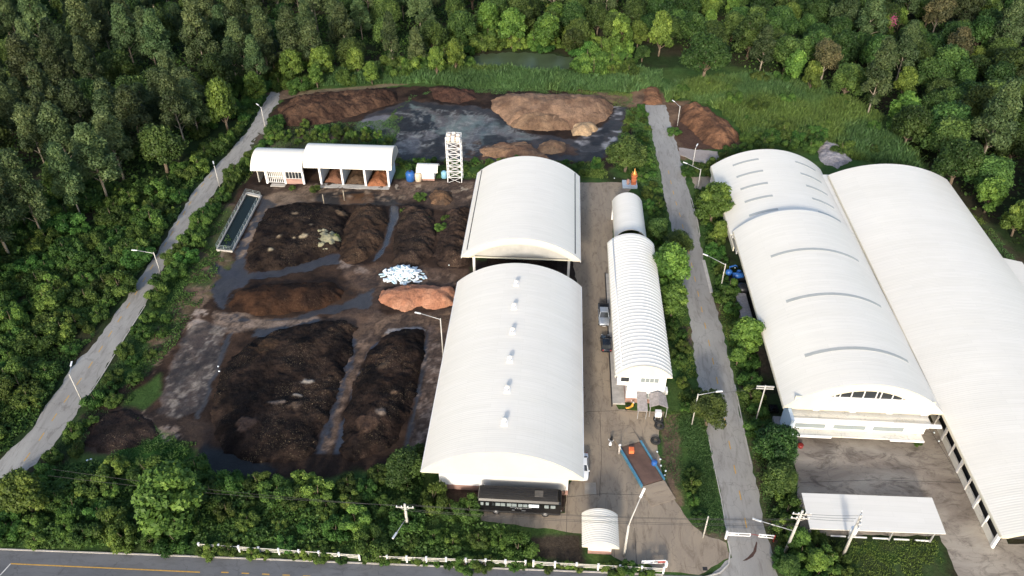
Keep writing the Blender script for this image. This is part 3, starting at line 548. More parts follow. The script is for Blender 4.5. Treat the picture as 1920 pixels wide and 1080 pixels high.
heap('compost_heap', 'largest dark compost heap strewn with pale wood chips', 'compost heap', [(472, 640), (520, 618), (590, 606), (650, 600), (668, 615), (660, 660), (640, 720), (613, 790), (590, 845), (560, 868), (480, 868), (420, 850), (400, 815), (396, 770), (405, 720), (432, 672)], 1.7, 0.8, (0.027, 0.018, 0.014), (0.010, 0.0075, 0.007), seed=7, group=HG, rough=0.32,
     spots=[(575, 720, 1.2, (0.2, .18, .16), 2.5), (500, 655, 2.0, (.045, .028, .018)), (555, 765, 1.1, (.07, .05, .038)), (465, 800, 1.3, (.085, .055, .042)), (520, 760, 1.4, (.1, .08, .07), 3), (560, 745, 1.0, (.2, .18, .16), 3)])
heap('compost_heap', 'tall dark compost heap with pale chips beside the long white warehouse', 'compost heap', [(722, 628), (760, 615), (795, 617), (796, 660), (784, 720), (768, 780), (743, 832), (700, 860), (652, 864), (638, 840), (642, 790), (662, 720), (692, 662)], 2.4, 0.85, (0.028, 0.018, 0.014), (0.010, 0.0075, 0.007), seed=8, group=HG, rough=0.32,
     spots=[(720, 690, 1.2, (.06, .042, .03)), (690, 800, 1.6, (.05, .032, .024)), (715, 780, .7, (.15, .12, .1)), (735, 740, .8, (.1, .065, .045), 2)])
heap('sand_heap', 'orange-red sand pile beside the heap of white sacks', 'sand heap', [(714, 547), (740, 538), (800, 535), (853, 540), (852, 572), (822, 582), (790, 575), (762, 587), (728, 578), (709, 565)], 2.0, 1.0, (0.42, 0.215, 0.135), (0.34, 0.16, 0.098), 'clean_soil', seed=9, rough=0.16, gull=0.12)
heap('soil_heap', 'small light brown soil pile in front of the steel water tower', 'soil heap', [(800, 368), (818, 358), (845, 360), (852, 376), (836, 386), (808, 383)], 1.8, 1.1, (0.17, 0.10, 0.058), (0.06, 0.042, 0.032), 'clean_soil', seed=10, rough=0.3)
heap('soil_heap', 'low dark soil heap in the left corner of the yard beside grass', 'soil heap', [(165, 800), (200, 772), (250, 768), (290, 790), (300, 815), (250, 840), (190, 850), (160, 835)], 0.7, 0.4, (0.030, 0.021, 0.018), (0.022, 0.017, 0.015), 'compost', seed=11, rough=0.3)
heap('soil_berm', 'long brown earth bank at the end of the narrow road', 'earth bank', [(516, 235), (520, 205), (545, 187), (600, 176), (690, 171), (745, 172), (748, 192), (700, 207), (645, 224), (600, 234), (545, 238)], 2.8, 0.7, (0.090, 0.052, 0.034), (0.045, 0.026, 0.019), 'clean_soil', seed=12, rough=0.6, lump=3, gull=0.15)
heap('soil_berm', 'dark red-brown earth bank on the far edge of the black basin', 'earth bank', [(805, 168), (850, 166), (890, 172), (893, 186), (860, 196), (815, 188)], 2.2, 0.7, (0.065, 0.035, 0.026), (0.045, 0.027, 0.022), 'clean_soil', seed=13, rough=0.5)
TAN, TAN2 = (0.25, 0.16, 0.105), (0.17, 0.105, 0.07)
TG = 'tan sand heaps round the far basin'
heap('sand_heap', 'largest tan sand heap on the far side of the black basin', 'sand heap', [(918, 188), (960, 180), (1060, 181), (1130, 184), (1152, 200), (1140, 226), (1100, 240), (1060, 246), (1000, 240), (955, 235), (925, 210)], 3.6, 0.8, TAN, TAN2, 'clean_soil', seed=14, group=TG, rough=0.22, lump=4.5, gull=0.12)
heap('sand_heap', 'lower tan sand ridge along the front of the largest tan heap', 'sand heap', [(955, 222), (1000, 212), (1060, 215), (1085, 225), (1070, 244), (1010, 247), (960, 240)], 2.6, 1.0, (0.23, 0.15, 0.095), (0.15, 0.095, 0.062), 'clean_soil', seed=24, group=TG, rough=0.2, lump=2.5)
heap('sand_heap', 'pale sand heap at the front corner of the largest tan heap', 'sand heap', [(1068, 238), (1085, 230), (1115, 232), (1123, 243), (1105, 256), (1075, 255)], 2.0, 1.0, (0.40, 0.28, 0.17), (0.35, 0.24, 0.14), 'clean_soil', seed=15, group=TG, rough=0.12)
heap('sand_heap', 'low tan sand heap lying in the black mud behind the open-sided hall', 'sand heap', [(898, 280), (935, 268), (985, 268), (1008, 280), (1030, 297), (980, 301), (905, 295)], 1.5, 0.6, (0.27, 0.165, 0.10), (0.17, 0.10, 0.065), 'clean_soil', seed=16, group=TG, rough=0.3)
heap('sand_heap', 'small rounded tan sand heap right of the low one in the black mud', 'sand heap', [(1010, 272), (1030, 265), (1060, 268), (1064, 284), (1040, 290), (1008, 288)], 1.8, 0.9, (0.31, 0.20, 0.12), (0.2, 0.125, 0.08), 'clean_soil', seed=17, group=TG, rough=0.2)
heap('soil_heap', 'large red-brown earth mound right of the road end', 'soil heap', [(1278, 200), (1305, 196), (1335, 212), (1368, 232), (1386, 254), (1378, 276), (1345, 280), (1318, 268), (1300, 248), (1275, 226)], 4.0, 0.9, (0.19, 0.098, 0.056), (0.10, 0.054, 0.034), 'clean_soil', seed=18, rough=0.35, lump=3.0, gull=0.12)
heap('soil_heap', 'rust-brown earth heap closing the far end of the right road', 'soil heap', [(1205, 195), (1208, 172), (1214, 164), (1230, 164), (1240, 180), (1243, 193), (1225, 198)], 1.4, 0.7, (0.20, 0.105, 0.06), (0.15, 0.08, 0.05), 'clean_soil', seed=19, rough=0.2)
heap('gravel_heap', 'grey gravel heap behind the valley between the two big roofs', 'gravel heap', [(1530, 275), (1545, 267), (1570, 270), (1590, 285), (1600, 302), (1570, 316), (1538, 305)], 1.6, 0.8, (0.34, 0.32, 0.33), (0.26, 0.24, 0.25), 'clean_soil', seed=20, rough=0.25)

# ---------------------------------------------------------------- barrel roofs
def arc_z(x, x0, x1, ze, sag):
    h = (x1 - x0) / 2; Rr = (h * h + sag * sag) / (2 * sag); c = (x0 + x1) / 2
    return ze + math.sqrt(max(Rr * Rr - (x - c) ** 2, 0)) - (Rr - sag)
def barrel_roof(name, x0, x1, y0, y1, ze, sag, matl, parent, pitch=0.32, amp=0.018, n=32, thick=0.14, ribs=None):
    """curved corrugated sheet with real thickness; corrugations run up and over the arch"""
    h = (x1 - x0) / 2; Rr = (h * h + sag * sag) / (2 * sag); c = (x0 + x1) / 2; th = math.asin(h / Rr); zc = ze + sag - Rr
    ang = np.linspace(-th, th, n + 1)
    if ribs:
        per = ribs; k = int((y1 - y0) / per); prof = []
        for i in range(k):
            b = y0 + i * per; prof += [(b, 0.0), (b + per * 0.72, 0.0), (b + per * 0.78, amp), (b + per * 0.94, amp)]
        prof += [(y1, 0.0)]
        ys = np.array([p[0] for p in prof]); am = np.array([p[1] for p in prof])
    else:
        k = int((y1 - y0) / pitch) * 4; ys = np.linspace(y0, y1, k + 1); am = np.sin(np.arange(k + 1) * math.pi / 2) * amp
    A, Yg = np.meshgrid(ang, ys, indexing='ij'); Rg = Rr + am[None, :] + 0 * A
    top = np.stack([c + np.sin(A) * Rg, Yg, zc + np.cos(A) * Rg], 2).reshape(-1, 3)
    Rb = Rr - thick; bot = np.stack([c + np.sin(A) * Rb, Yg, zc + np.cos(A) * Rb], 2).reshape(-1, 3)
    ni, nj = A.shape; I, J = np.meshgrid(np.arange(ni - 1), np.arange(nj - 1), indexing='ij'); a = (I * nj + J).ravel(); m = ni * nj
    q = np.concatenate([np.stack([a, a + nj, a + nj + 1, a + 1], 1), np.stack([a + m, a + 1 + m, a + nj + 1 + m, a + nj + m], 1)])
    i0 = np.arange(ni - 1) * nj; j0 = np.arange(nj - 1)
    q = np.concatenate([q, np.stack([i0, i0 + m, i0 + nj + m, i0 + nj], 1), np.stack([i0 + nj - 1, i0 + 2 * nj - 1, i0 + 2 * nj - 1 + m, i0 + nj - 1 + m], 1),
                        np.stack([j0, j0 + 1, j0 + 1 + m, j0 + m], 1), np.stack([j0 + (ni - 1) * nj, j0 + (ni - 1) * nj + m, j0 + (ni - 1) * nj + 1 + m, j0 + (ni - 1) * nj + 1], 1)])
    me = mesh_np(name, np.concatenate([top, bot]), q, None, matl, True)
    bm = bmesh.new(); bm.from_mesh(me); bmesh.ops.recalc_face_normals(bm, faces=bm.faces); bm.to_mesh(me); bm.free()
    try: me.set_sharp_from_angle(angle=R(50))
    except Exception: pass
    return link(name, me, parent)
def arc_plate(name, x0, x1, y, t, ze, sag, matl, parent, zb, inset=0.0, n=32, lower=None):
    """vertical plate under the arch from zb (or a lower arc) up to the arch"""
    mb = MB(); xs = np.linspace(x0, x1, n + 1); tops = [arc_z(x, x0, x1, ze, sag) - inset for x in xs]
    lows = [zb if lower is None else max(zb, arc_z(x, x0 + lower[0], x1 - lower[0], ze, lower[1]) if x0 + lower[0] < x < x1 - lower[0] else zb) for x in xs]
    vs = []
    for yy in (y, y + t):
        for k2 in range(n + 1): vs += [(xs[k2], yy, lows[k2]), (xs[k2], yy, max(tops[k2], lows[k2] + 0.01))]
    fs = []; m = 2 * (n + 1)
    for k2 in range(n):
        a = 2 * k2; fs += [(a, a + 2, a + 3, a + 1), (a + m, a + 1 + m, a + 3 + m, a + 2 + m), (a, a + m, a + 2 + m, a + 2), (a + 1, a + 3, a + 3 + m, a + 1 + m)]
    fs += [(0, 1, 1 + m, m), (2 * n, 2 * n + m, 2 * n + 1 + m, 2 * n + 1)]
    mb.add(vs, fs); return mb.build(name, matl, parent)
def window(parent, x0, x1, y, z0, z1, npan=1, gm='glass', fm='white', out=0.06, axis='x', name='window'):
    """frame proud of the wall facing -y (axis x) or -x (axis y); its pane is a sub-part"""
    mb = MB(); f = 0.07; o = -out
    def bx(mb, a0, a1, z0_, z1_, d0, d1):
        if axis == 'x': mb.box(a0, a1, y + d0, y + d1, z0_, z1_)
        else: mb.box(y + d0, y + d1, a0, a1, z0_, z1_)
    bx(mb, x0, x1, z0 - f, z0, o, 0.02); bx(mb, x0, x1, z1, z1 + f, o, 0.02); bx(mb, x0 - f, x0, z0 - f, z1 + f, o + .004, 0.02); bx(mb, x1, x1 + f, z0 - f, z1 + f, o + .004, 0.02)
    for i in range(1, npan):
        xx = x0 + (x1 - x0) * i / npan; bx(mb, xx - 0.03, xx + 0.03, z0, z1, o + .006, 0.02)
    w_ = mb.build(name, M[fm], parent); g = MB(); bx(g, x0 + .003, x1 - .003, z0 + .003, z1 - .003, o + 0.03, 0.01); g.build('pane', M[gm], w_); return w_

# A. the long white warehouse in the centre
A = empty('warehouse', (-5.3, 64, 0), 0, 'long white barrel-roofed warehouse with six roof vents behind the black bus', 'warehouse')
def loc(parent): return Matrix.Translation(-Vector(parent.location))
def at_world(o): o.location = Vector(o.location) - Vector(o.parent.location) if o.parent else o.location; return o
AX0, AX1, AY0, AY1, AZ, AS = -15.6, 5.1, 63.1, 102.9, 5.4, 4.3
wp = []   # parts are modelled in world metres, then shifted under their parent
def W_(o, root):
    o.location = (-root.location.x, -root.location.y, -root.location.z); return o
W_(barrel_roof('roof', AX0, AX1, AY0, AY1, AZ, AS, M['roof'], A, pitch=0.34, amp=0.009), A)
W_(arc_plate('gable', AX0 + .02, AX1 - .02, AY0 - 0.06, 0.1, AZ, AS, M['cream'], A, AZ - 0.35, 0.03), A)
W_(arc_plate('gable', AX0 + .4, AX1 - .4, AY1 - 0.4, 0.1, AZ, AS - .1, M['white'], A, AZ - 0.3, 0.16), A)
mb = MB(); mb.box(-13.7, -13.5, 64.6, 102.2, 0.9, 5.8); mb.box(3.1, 3.3, 64.6, 102.2, 0.9, 5.8); mb.box(-13.5, 3.1, 64.6, 64.8, 0.9, 6.5); mb.box(-13.5, 3.1, 102.0, 102.2, 0.9, 6.5); W_(mb.build('wall', M['white'], A), A)
mb = MB(); mb.box(-13.75, -13.45, 64.55, 102.25, 0, 0.9); mb.box(3.05, 3.35, 64.55, 102.25, 0, 0.9); mb.box(-13.45, 3.05, 64.55, 64.85, 0, 0.9); W_(mb.build('plinth', M['base'], A), A)
mb = MB(); mb.box(-6.9, 3.0, 64.52, 64.6, 0.9, 4.6); W_(mb.build('shutter', M['roof_grey'], A), A)
mb = MB(); mb.box(AX0 - 0.12, AX0 + 0.06, AY0, AY1, AZ - 0.32, AZ - 0.12); W_(mb.build('gutter', M['white'], A), A)
mb = MB(); mb.box(AX1 - 0.06, AX1 + 0.12, AY0, AY1, AZ - 0.32, AZ - 0.12); W_(mb.build('gutter', M['white'], A), A)
for k2, xx in enumerate((-12.7, -11.6, -10.0, -8.9)): W_(window(A, xx - 0.22, xx + 0.22, 64.6, 3.4, 3.75, 1, 'glass', 'white', 0.03, name='vent_window'), A)
vent = None
for i, (px, py) in enumerate([(968, 530), (964, 573), (961, 619), (956, 672), (951, 728), (946, 789)]):
    X, Y = G(px, py, AZ + AS + 0.3); zz = arc_z(X, AX0, AX1, AZ, AS)
    if vent is None:
        fl = MB(); fl.box(-0.45, 0.45, -0.6, 0.4, -0.15, 0.05); vent = fl.build('roof_vent', M['white'], A)
        t_ = MB(); t_.cyl(0, 0, 0.05, 0.4, 0.22, 0.22, 16); t_.build('neck', M['steel'], vent)
        t_ = MB(); t_.ball((0, 0, 0.6), 0.34, 0.34, 0.26, 18, 8)
        for q in range(18):
            an = q * math.pi / 9; t_.bar((0.33 * math.cos(an), 0.33 * math.sin(an), 0.45), (0.34 * math.cos(an), 0.34 * math.sin(an), .75), 0.025)
        t_.build('turbine', M['roof_grey'], vent); v = vent
    else: v = copy_tree(vent, A)
    v.location = (X - A.location.x, Y - A.location.y, zz)
# B. open-sided hall behind
B = empty('open_hall', (-5.5, 110, 0), 0, 'open-sided white barrel-roofed hall on posts behind the long warehouse', 'hall')
BX0, BX1, BY0, BY1, BZ, BS = -15.6, 4.9, 108.6, 137.6, 6.6, 4.1
W_(barrel_roof('roof', BX0, BX1, BY0, BY1, BZ, BS, M['roof'], B, pitch=0.34, amp=0.009), B)
W_(arc_plate('gable', BX0 + .02, BX1 - .02, BY0 - 0.06, 0.12, BZ, BS, M['cream'], B, BZ - 0.25, 0.03, lower=(1.6, 2.9)), B)
W_(arc_plate('gable_panel', BX0 + 1.2, BX1 - 1.2, BY0 + 0.7, 0.1, BZ, BS - .3, M['panel'], B, BZ - 0.3, 0.2), B)
mb = MB(); mb.box(BX0 + 0.2, BX1 - 0.2, BY0 + 0.1, BY0 + .3, BZ - .32, BZ - .12); W_(mb.build('tie_beam', M['cream'], B), B)
for sx in (0, 1):
    for k2 in range(5):
        xx = (-13.9, 3.1)[sx]; yy = 112.3 + k2 * 6
        mb = MB(); mb.box(xx - 0.22, xx + 0.22, yy - 0.22, yy + 0.22, 0, arc_z(xx, BX0, BX1, BZ, BS) - 0.15); W_(mb.build('post', M['white'], B), B)
for xx, sgn in ((BX0 + 0.9, -1), (BX1 - 0.9, 1)):
    zz = arc_z(xx, BX0, BX1, BZ, BS); mb = MB(); mb.box(xx - 0.09, xx + 0.09, BY0 + 0.8, BY1 - 0.5, zz - 0.05, zz + 0.06); W_(mb.build('ridge_gutter', M['dark'], B), B)
for xx, k2 in ((BX0 - 0.1, 0), (BX1 + 0.04, 1)):
    mb = MB(); mb.box(xx, xx + 0.08, BY0, BY1, BZ - 0.5, BZ - 0.05); W_(mb.build('eave_fascia', M['white'], B), B)
mb = MB(); mb.box(-13.6, 2.8, 136.2, 136.4, 0.05, 6.3); W_(mb.build('rear_wall', M['panel'], B), B)
heap('compost_heap', 'dark compost heap in deep shade under the open-sided hall', 'compost heap', [(-12, 113), (1.5, 113.5), (1.5, 133), (-12, 133)], 2.0, 0.7, DK, DK2, seed=31, step=0.5, world=True)
# C. low grey arched store
Cc = empty('arched_store', (14.4, 120, 0), 0, 'small pale grey barrel-roofed store behind the two-storey ribbed-roof house', 'store')
W_(barrel_roof('roof', 11.5, 17.3, 119.4, 132.4, 4.2, 2.0, M['roof'], Cc, pitch=0.5, amp=0.006, n=20), Cc)
W_(arc_plate('gable', 11.6, 17.2, 132.0, 0.1, 4.2, 1.9, M['white'], Cc, 0.0, 0.16, 20), Cc)
mb = MB(); mb.box(11.9, 12.1, 119.6, 132, 0, 4.5); mb.box(16.8, 17.0, 119.6, 132, 0, 4.5); W_(mb.build('wall', M['oldwhite'], Cc), Cc)
mb = MB(); mb.box(11.42, 11.56, 119.4, 132.4, 3.95, 4.15); W_(mb.build('gutter', M['cream'], Cc), Cc)
# D. two-storey house with strongly ribbed barrel roof
D = empty('ribbed_roof_house', (14, 82, 0), 0, 'two-storey white house under a long ribbed barrel roof beside the parked pickup', 'house')
DX0, DX1, DY0, DY1, DZ, DS = 9.8, 17.9, 80.7, 114.2, 6.7, 2.1
W_(barrel_roof('roof', DX0, DX1, DY0, DY1, DZ, DS, M['roof_grey'], D, amp=0.02, n=24, ribs=0.78), D)
mb = MB()
for k2 in range(12): pass
W_(arc_plate('gable', DX0 + .02, DX1 - .02, DY0 - 0.07, 0.12, DZ, DS + .06, M['cream'], D, DZ - 0.1, 0.02, 24), D)
W_(arc_plate('gable', DX0 + .3, DX1 - .3, DY1 - 0.2, 0.1, DZ, DS, M['white'], D, DZ - 2, 0.12, 24), D)
ribm = MB(); k2 = 0
n_r = int((DY1 - DY0) / 0.78)
hh = (DX1 - DX0) / 2; RrD = (hh * hh + DS * DS) / (2 * DS); thD = math.asin(hh / RrD); cD = (DX0 + DX1) / 2; zD = DZ + DS - RrD
for i in range(n_r):
    yy = DY0 + i * 0.78 + 0.67; Rk = RrD + 0.03
    ribm.tube([(cD + math.sin(a) * Rk, yy, zD + math.cos(a) * Rk) for a in np.linspace(-thD, thD, 17)], 0.035, 5)
W_(ribm.build('roof_rib', M['rib'], D), D)
mb = MB(); a = -thD * 0.72; mb.tube([(cD + math.sin(a) * (RrD + .16), DY0 + .3, zD + math.cos(a) * (RrD + .16)), (cD + math.sin(a) * (RrD + .16), DY1 - .3, zD + math.cos(a) * (RrD + .16))], 0.09, 6); W_(mb.build('roof_rail', M['rib'], D), D)
mb = MB(); mb.box(DX0 - 0.1, DX0 + 0.05, DY0, DY1, DZ - 0.45, DZ - 0.05); W_(mb.build('eave_fascia', M['cream'], D), D)
mb = MB(); mb.box(10.3, 17.4, 82.2, 113.6, 3.3, 7.0); mb.box(11.8, 17.3, 82.0, 113.6, 0.9, 3.3); W_(mb.build('wall', M['white'], D), D)
mb = MB(); mb.box(11.75, 17.35, 81.95, 113.65, 0, 0.9); W_(mb.build('plinth', M['base'], D), D)
mb = MB(); mb.box(9.9, 11.75, 81.4, 113.6, 0.0, 0.25); W_(mb.build('footpath', M['kerb'], D), D)
mb = MB(); mb.box(9.72, 9.88, 80.9, 113.8, 0.0, 0.32); W_(mb.build('footpath_kerb', M['dark'], D), D)
W_(window(D, 10.8, 12.0, 82.2, 4.1, 4.95, 1), D); W_(window(D, 13.7, 16.3, 82.2, 4.1, 4.95, 4, 'paleglass'), D)
W_(window(D, 13.4, 16.2, 82.0, 0.95, 2.0, 5, 'paleglass'), D)
for yy, z0 in ((83.2, 4.6), (83.2, 1.2)):
    mb = MB(); mb.box(17.4, 18.0, yy - 0.5, yy + 0.5, z0, z0 + 0.7); W_(mb.build('air_conditioner', M['white'], D), D)
for k2 in range(10): W_(window(D, 85 + k2 * 2.9, 86.4 + k2 * 2.9, 10.3, 4.4, 5.6, 1, axis='y'), D)
# carport lean-tos at its front
t = empty('lean_to', (14.0, 80.3, 0), 0, 'narrow grey sheet lean-to against the front of the ribbed-roof house', 'lean-to')
mb = MB(); mb.add([(13.3, 81.9, 2.3), (14.7, 81.9, 2.3), (14.75, 78.6, 1.7), (13.25, 78.6, 1.7), (13.3, 81.9, 2.4), (14.7, 81.9, 2.4), (14.75, 78.6, 1.8), (13.25, 78.6, 1.8)], [(3, 2, 1, 0), (4, 5, 6, 7), (0, 1, 5, 4), (1, 2, 6, 5), (2, 3, 7, 6), (3, 0, 4, 7)]); W_(mb.build('roof', M['gravel'], t), t)
for xx in (13.4, 14.6):
    mb = MB(); mb.box(xx - .04, xx + .04, 78.7, 78.78, 0, 1.7); W_(mb.build('post', M['steel'], t), t)
t = empty('awning', (16.3, 80.5, 0), 0, 'small weathered gabled awning right of the narrow lean-to', 'awning')
mb = MB(); ys0, ys1 = 79.2, 81.5
mb.add([(15.0, ys0, 2.0), (16.3, ys0 - .1, 2.7), (17.7, ys0, 2.0), (15.1, ys1, 2.3), (16.3, ys1, 2.9), (17.5, ys1, 2.3), (15.0, ys0, 2.1), (16.3, ys0 - .1, 2.8), (17.7, ys0, 2.1), (15.1, ys1, 2.4), (16.3, ys1, 3.0), (17.5, ys1, 2.4)],
       [(0, 3, 4, 1), (1, 4, 5, 2), (6, 7, 10, 9), (7, 8, 11, 10), (0, 1, 7, 6), (1, 2, 8, 7), (3, 9, 10, 4), (4, 10, 11, 5), (0, 6, 9, 3), (2, 5, 11, 8)]); W_(mb.build('roof', M['gravel'], t), t)
for xx in (15.15, 17.55):
    mb = MB(); mb.box(xx - .04, xx + .04, ys0, ys0 + .08, 0, 2.0); W_(mb.build('post', M['steel'], t), t)
t = empty('water_box', (16.3, 78.9, 0), 0, 'white plastic water box on legs below the awning', 'water box')
mb = MB(); mb.box(15.85, 16.75, 78.3, 79.1, 0.9, 1.8); W_(mb.build('tank', M['white'], t, bevel=.05), t)
for xx, yy in ((15.9, 78.35), (16.7, 78.35), (15.9, 79.05), (16.7, 79.05)):
    mb = MB(); mb.box(xx - .03, xx + .03, yy - .03, yy + .03, 0, .89); W_(mb.build('leg', M['steel'], t), t)
# E. front right hall with arched window
E_ = empty('front_hall', (44, 78, 0), 0, 'white barrel-roofed hall with arched gable window above a stained canopy', 'hall')
EX0, EX1, EY0, EY1, EZ, ES = 33.2, 54.9, 77.5, 121.5, 5.2, 5.07
W_(barrel_roof('roof', EX0, EX1, EY0, EY1, EZ, ES, M['roof'], E_, pitch=0.34, amp=0.008), E_)
W_(arc_plate('gable', EX0 + .02, EX1 - .02, EY0 - 0.06, 0.14, EZ, ES, M['cream'], E_, EZ - 0.15, 0.02, lower=(3.0, 3.75)), E_)
W_(arc_plate('gable', EX0 + .02, EX1 - .02, EY1 - 0.1, 0.14, EZ, ES, M['white'], E_, EZ - 1.5, 0.02), E_)
# arched window: mullions and panes
wz0 = 7.37; wl, wr = 37.9, 51.0
mb = MB(); mb.box(wl - .9, wr + .9, EY0 + 0.10, EY0 + .22, wz0 - .14, wz0)
for xx in (39.6, 40.3, 41.8, 43.4, 45.1, 45.7, 47.3, 48.7, 49.4): mb.box(xx - .06, xx + .06, EY0 + 0.1, EY0 + .22, wz0, arc_z(xx, EX0 + 3, EX1 - 3, EZ, 3.75) + .15)
aw = W_(mb.build('gable_window', M['white'], E_), E_)
arc_plate('pane', EX0 + 3.0, EX1 - 3.0, EY0 + 0.26, 0.06, EZ, 3.95, M['glass'], aw, EZ - .1, 0.0)
mb = MB(); mb.box(EX0 + 1.2, EX1 - 1.6, EY0 + 0.10, EY0 + .24, 4.7, wz0 - .145); W_(mb.build('front_wall', M['cream'], E_), E_)
for xx in (37.7, 42.7, 47.7, 52.4):
    mb = MB(); mb.box(xx - .4, xx + .4, EY0 - .02, EY0 + .098, 4.65, wz0 - .16); W_(mb.build('pilaster', M['white'], E_), E_)
mb = MB(); mb.box(36.2, 36.4, 78.8, 121, 0, EZ + 1.5); mb.box(53.6, 53.8, 78.8, 121, 0, EZ + .5); W_(mb.build('side_wall', M['bluewall'], E_), E_)
for k2 in range(11):
    W_(window(E_, 80.2 + k2 * 3.6, 83.1 + k2 * 3.6, 36.2, 1.6, 4.0, 1, 'glass', 'bluewall', 0.1, 'y'), E_)
    mb = MB(); yy = 79.8 + k2 * 3.6; mb.box(36.0, 36.2, yy - .15, yy + .15, 0, EZ + 1.2); W_(mb.build('pier', M['bluewall'], E_), E_)
mb = MB(); mb.box(EX0 - .1, EX0 + .06, EY0, EY1, EZ - .45, EZ - .08); W_(mb.build('eave_fascia', M['cream'], E_), E_)
mb = MB(); mb.box(EX1 - .06, EX1 + .1, EY0, EY1, EZ - .45, EZ - .08); W_(mb.build('eave_fascia', M['white'], E_), E_)
# the canopy: stained slab roof, parapet beam with openings, lower slab
mb = MB(); mb.box(34.3, 53.2, 76.3, 78.6, 4.0, 4.2); W_(mb.build('canopy', M['oldwhite'], E_), E_)
mb = MB(); mb.box(34.3, 52.9, 76.0, 76.29, 3.6, 4.4); W_(mb.build('canopy_beam', M['white'], E_), E_)
for xx, w2, gm in ((34.9, 4.5, 'paleglass'), (40.2, 4.7, 'paleglass'), (45.6, 4.5, 'paleglass')): W_(window(E_, xx, xx + w2 - .3, 76.3, 2.5, 3.5, 1, gm, 'white', 0.06), E_)
mb = MB(); mb.box(34.3, 52.7, 76.3, 76.5, 2.2, 3.9); mb.box(34.3, 53.8, 78.6, 78.8, 0.0, 6.4); W_(mb.build('lower_wall', M['white'], E_), E_)
mb = MB(); mb.box(34.1, 52.4, 75.1, 76.26, 2.0, 2.2); W_(mb.build('lower_canopy', M['oldwhite'], E_), E_)
mb = MB(); mb.box(34.1, 39.8, 74.9, 75.09, 1.95, 2.3); mb.box(47.8, 52.4, 74.9, 75.09, 1.95, 2.25); W_(mb.build('canopy_edge', M['white'], E_), E_)
mb = MB(); mb.box(34.2, 52.3, 77.6, 77.75, 0, 3.9); W_(mb.build('low_wall', M['dark'], E_), E_)  # recessed wall coloured near black for the darkness under the canopies
mb = MB(); mb.box(48.0, 54.2, 75.5, 75.98, 4.3, 4.6); W_(mb.build('parapet', M['white'], E_), E_)
mb = MB(); mb.prism([(33.8, 75.2), (34.25, 75.2), (34.25, 78.8), (33.8, 78.8)], 0, 4.9); W_(mb.build('side_buttress', M['bluewall'], E_), E_)
mb = MB(); mb.box(EX1 + .12, 56.4, 79.0, 144.5, 4.55, 4.75); W_(mb.build('valley_gutter', M['roof_grey'], E_), E_)
# F. rear hall, lower
F_ = empty('rear_hall', (43, 119, 0), 0, 'lower white barrel-roofed hall with paired skylight strips behind the front hall', 'hall')
FX0, FX1, FY0, FY1, FZ, FS = 32.9, 55.6, 121.52, 147.6, 4.25, 4.35
W_(barrel_roof('roof', FX0, FX1, FY0, FY1, FZ, FS, M['roof'], F_, pitch=0.34, amp=0.008), F_)
mb = MB(); mb.box(34.6, 34.8, 121.6, 147, 0, FZ + .9); mb.box(54.6, 54.8, 121.6, 147, 0, FZ + .2); W_(mb.build('wall', M['white'], F_), F_)
mb = MB(); mb.box(FX0 - .14, FX0 + .06, FY0 - 3.8, FY1, FZ - 0.9, FZ - .05); W_(mb.build('eave_fascia', M['cream'], F_), F_)
W_(arc_plate('gable', FX0 + .3, FX1 - .3, FY1 - 0.4, 0.14, FZ, FS, M['white'], F_, 0, 0.16), F_)
def skylight(parent, x0, x1, ze, sag, ya, yb, f0, f1, nseg=14):
    h = (x1 - x0) / 2; Rr = (h * h + sag * sag) / (2 * sag); c = (x0 + x1) / 2; th = math.asin(h / Rr); zc = ze + sag - Rr; rings = []
    for a in np.linspace(-th + 2 * th * f0, -th + 2 * th * f1, nseg):
        rings.append([(c + math.sin(a) * r2, yy, zc + math.cos(a) * r2) for r2, yy in ((Rr - .02, ya), (Rr + .035, ya), (Rr + .035, yb), (Rr - .02, yb))])
    m_ = MB(); m_.loft(rings); return W_(m_.build('skylight', M['sky'], parent), parent)
for py in (468, 551, 651): 
    yy = G(1560, py, EZ + ES)[1]; skylight(E_, EX0, EX1, EZ, ES, yy - .32, yy + .32, 0.20, 0.82)
for k2 in range(5):
    yy = 143.6 - k2 * 4.75; skylight(F_, FX0, FX1, FZ, FS, yy - .35, yy + .35, 0.17, 0.38, 8); skylight(F_, FX0, FX1, FZ, FS, yy - .35, yy + .35, 0.68, 0.88, 8)
# G. the long hall on the right
H_ = empty('long_hall', (54.5, 57.9, 0), R(-1.0), 'longest white barrel-roofed hall at the right with a row of side openings', 'hall')
HX0, HX1, HY0, HY1, HZ, HS = 54.5, 78.1, 57.9, 143.6, 5.2, 3.1
W_(barrel_roof('roof', HX0, HX1, HY0, HY1, HZ, HS, M['roof'], H_, pitch=0.36, amp=0.012), H_)
W_(arc_plate('gable', HX0 + .02, HX1 - .02, HY0 - 0.06, 0.12, HZ, HS, M['cream'], H_, HZ - .3, 0.02, lower=(1.2, 2.6)), H_)
W_(arc_plate('gable', HX0 + .3, HX1 - .3, HY1 - 0.4, 0.12, HZ, HS, M['white'], H_, 0, 0.16), H_)
mb = MB(); mb.box(56.0, 56.15, 60.1, 143, 0.0, 1.2); mb.box(76.8, 77.0, 60, 143, 0, HZ + .2); W_(mb.build('side_wall', M['oldwhite'], H_), H_)
mb = MB(); mb.box(56.0, 56.15, 60.1, 143, 4.2, HZ + .3); W_(mb.build('side_lintel', M['cream'], H_), H_)
mb = MB(); mb.box(HX0 - .12, HX0 + .05, HY0, HY1, HZ - .35, HZ - .08); W_(mb.build('eave_fascia', M['cream'], H_), H_)
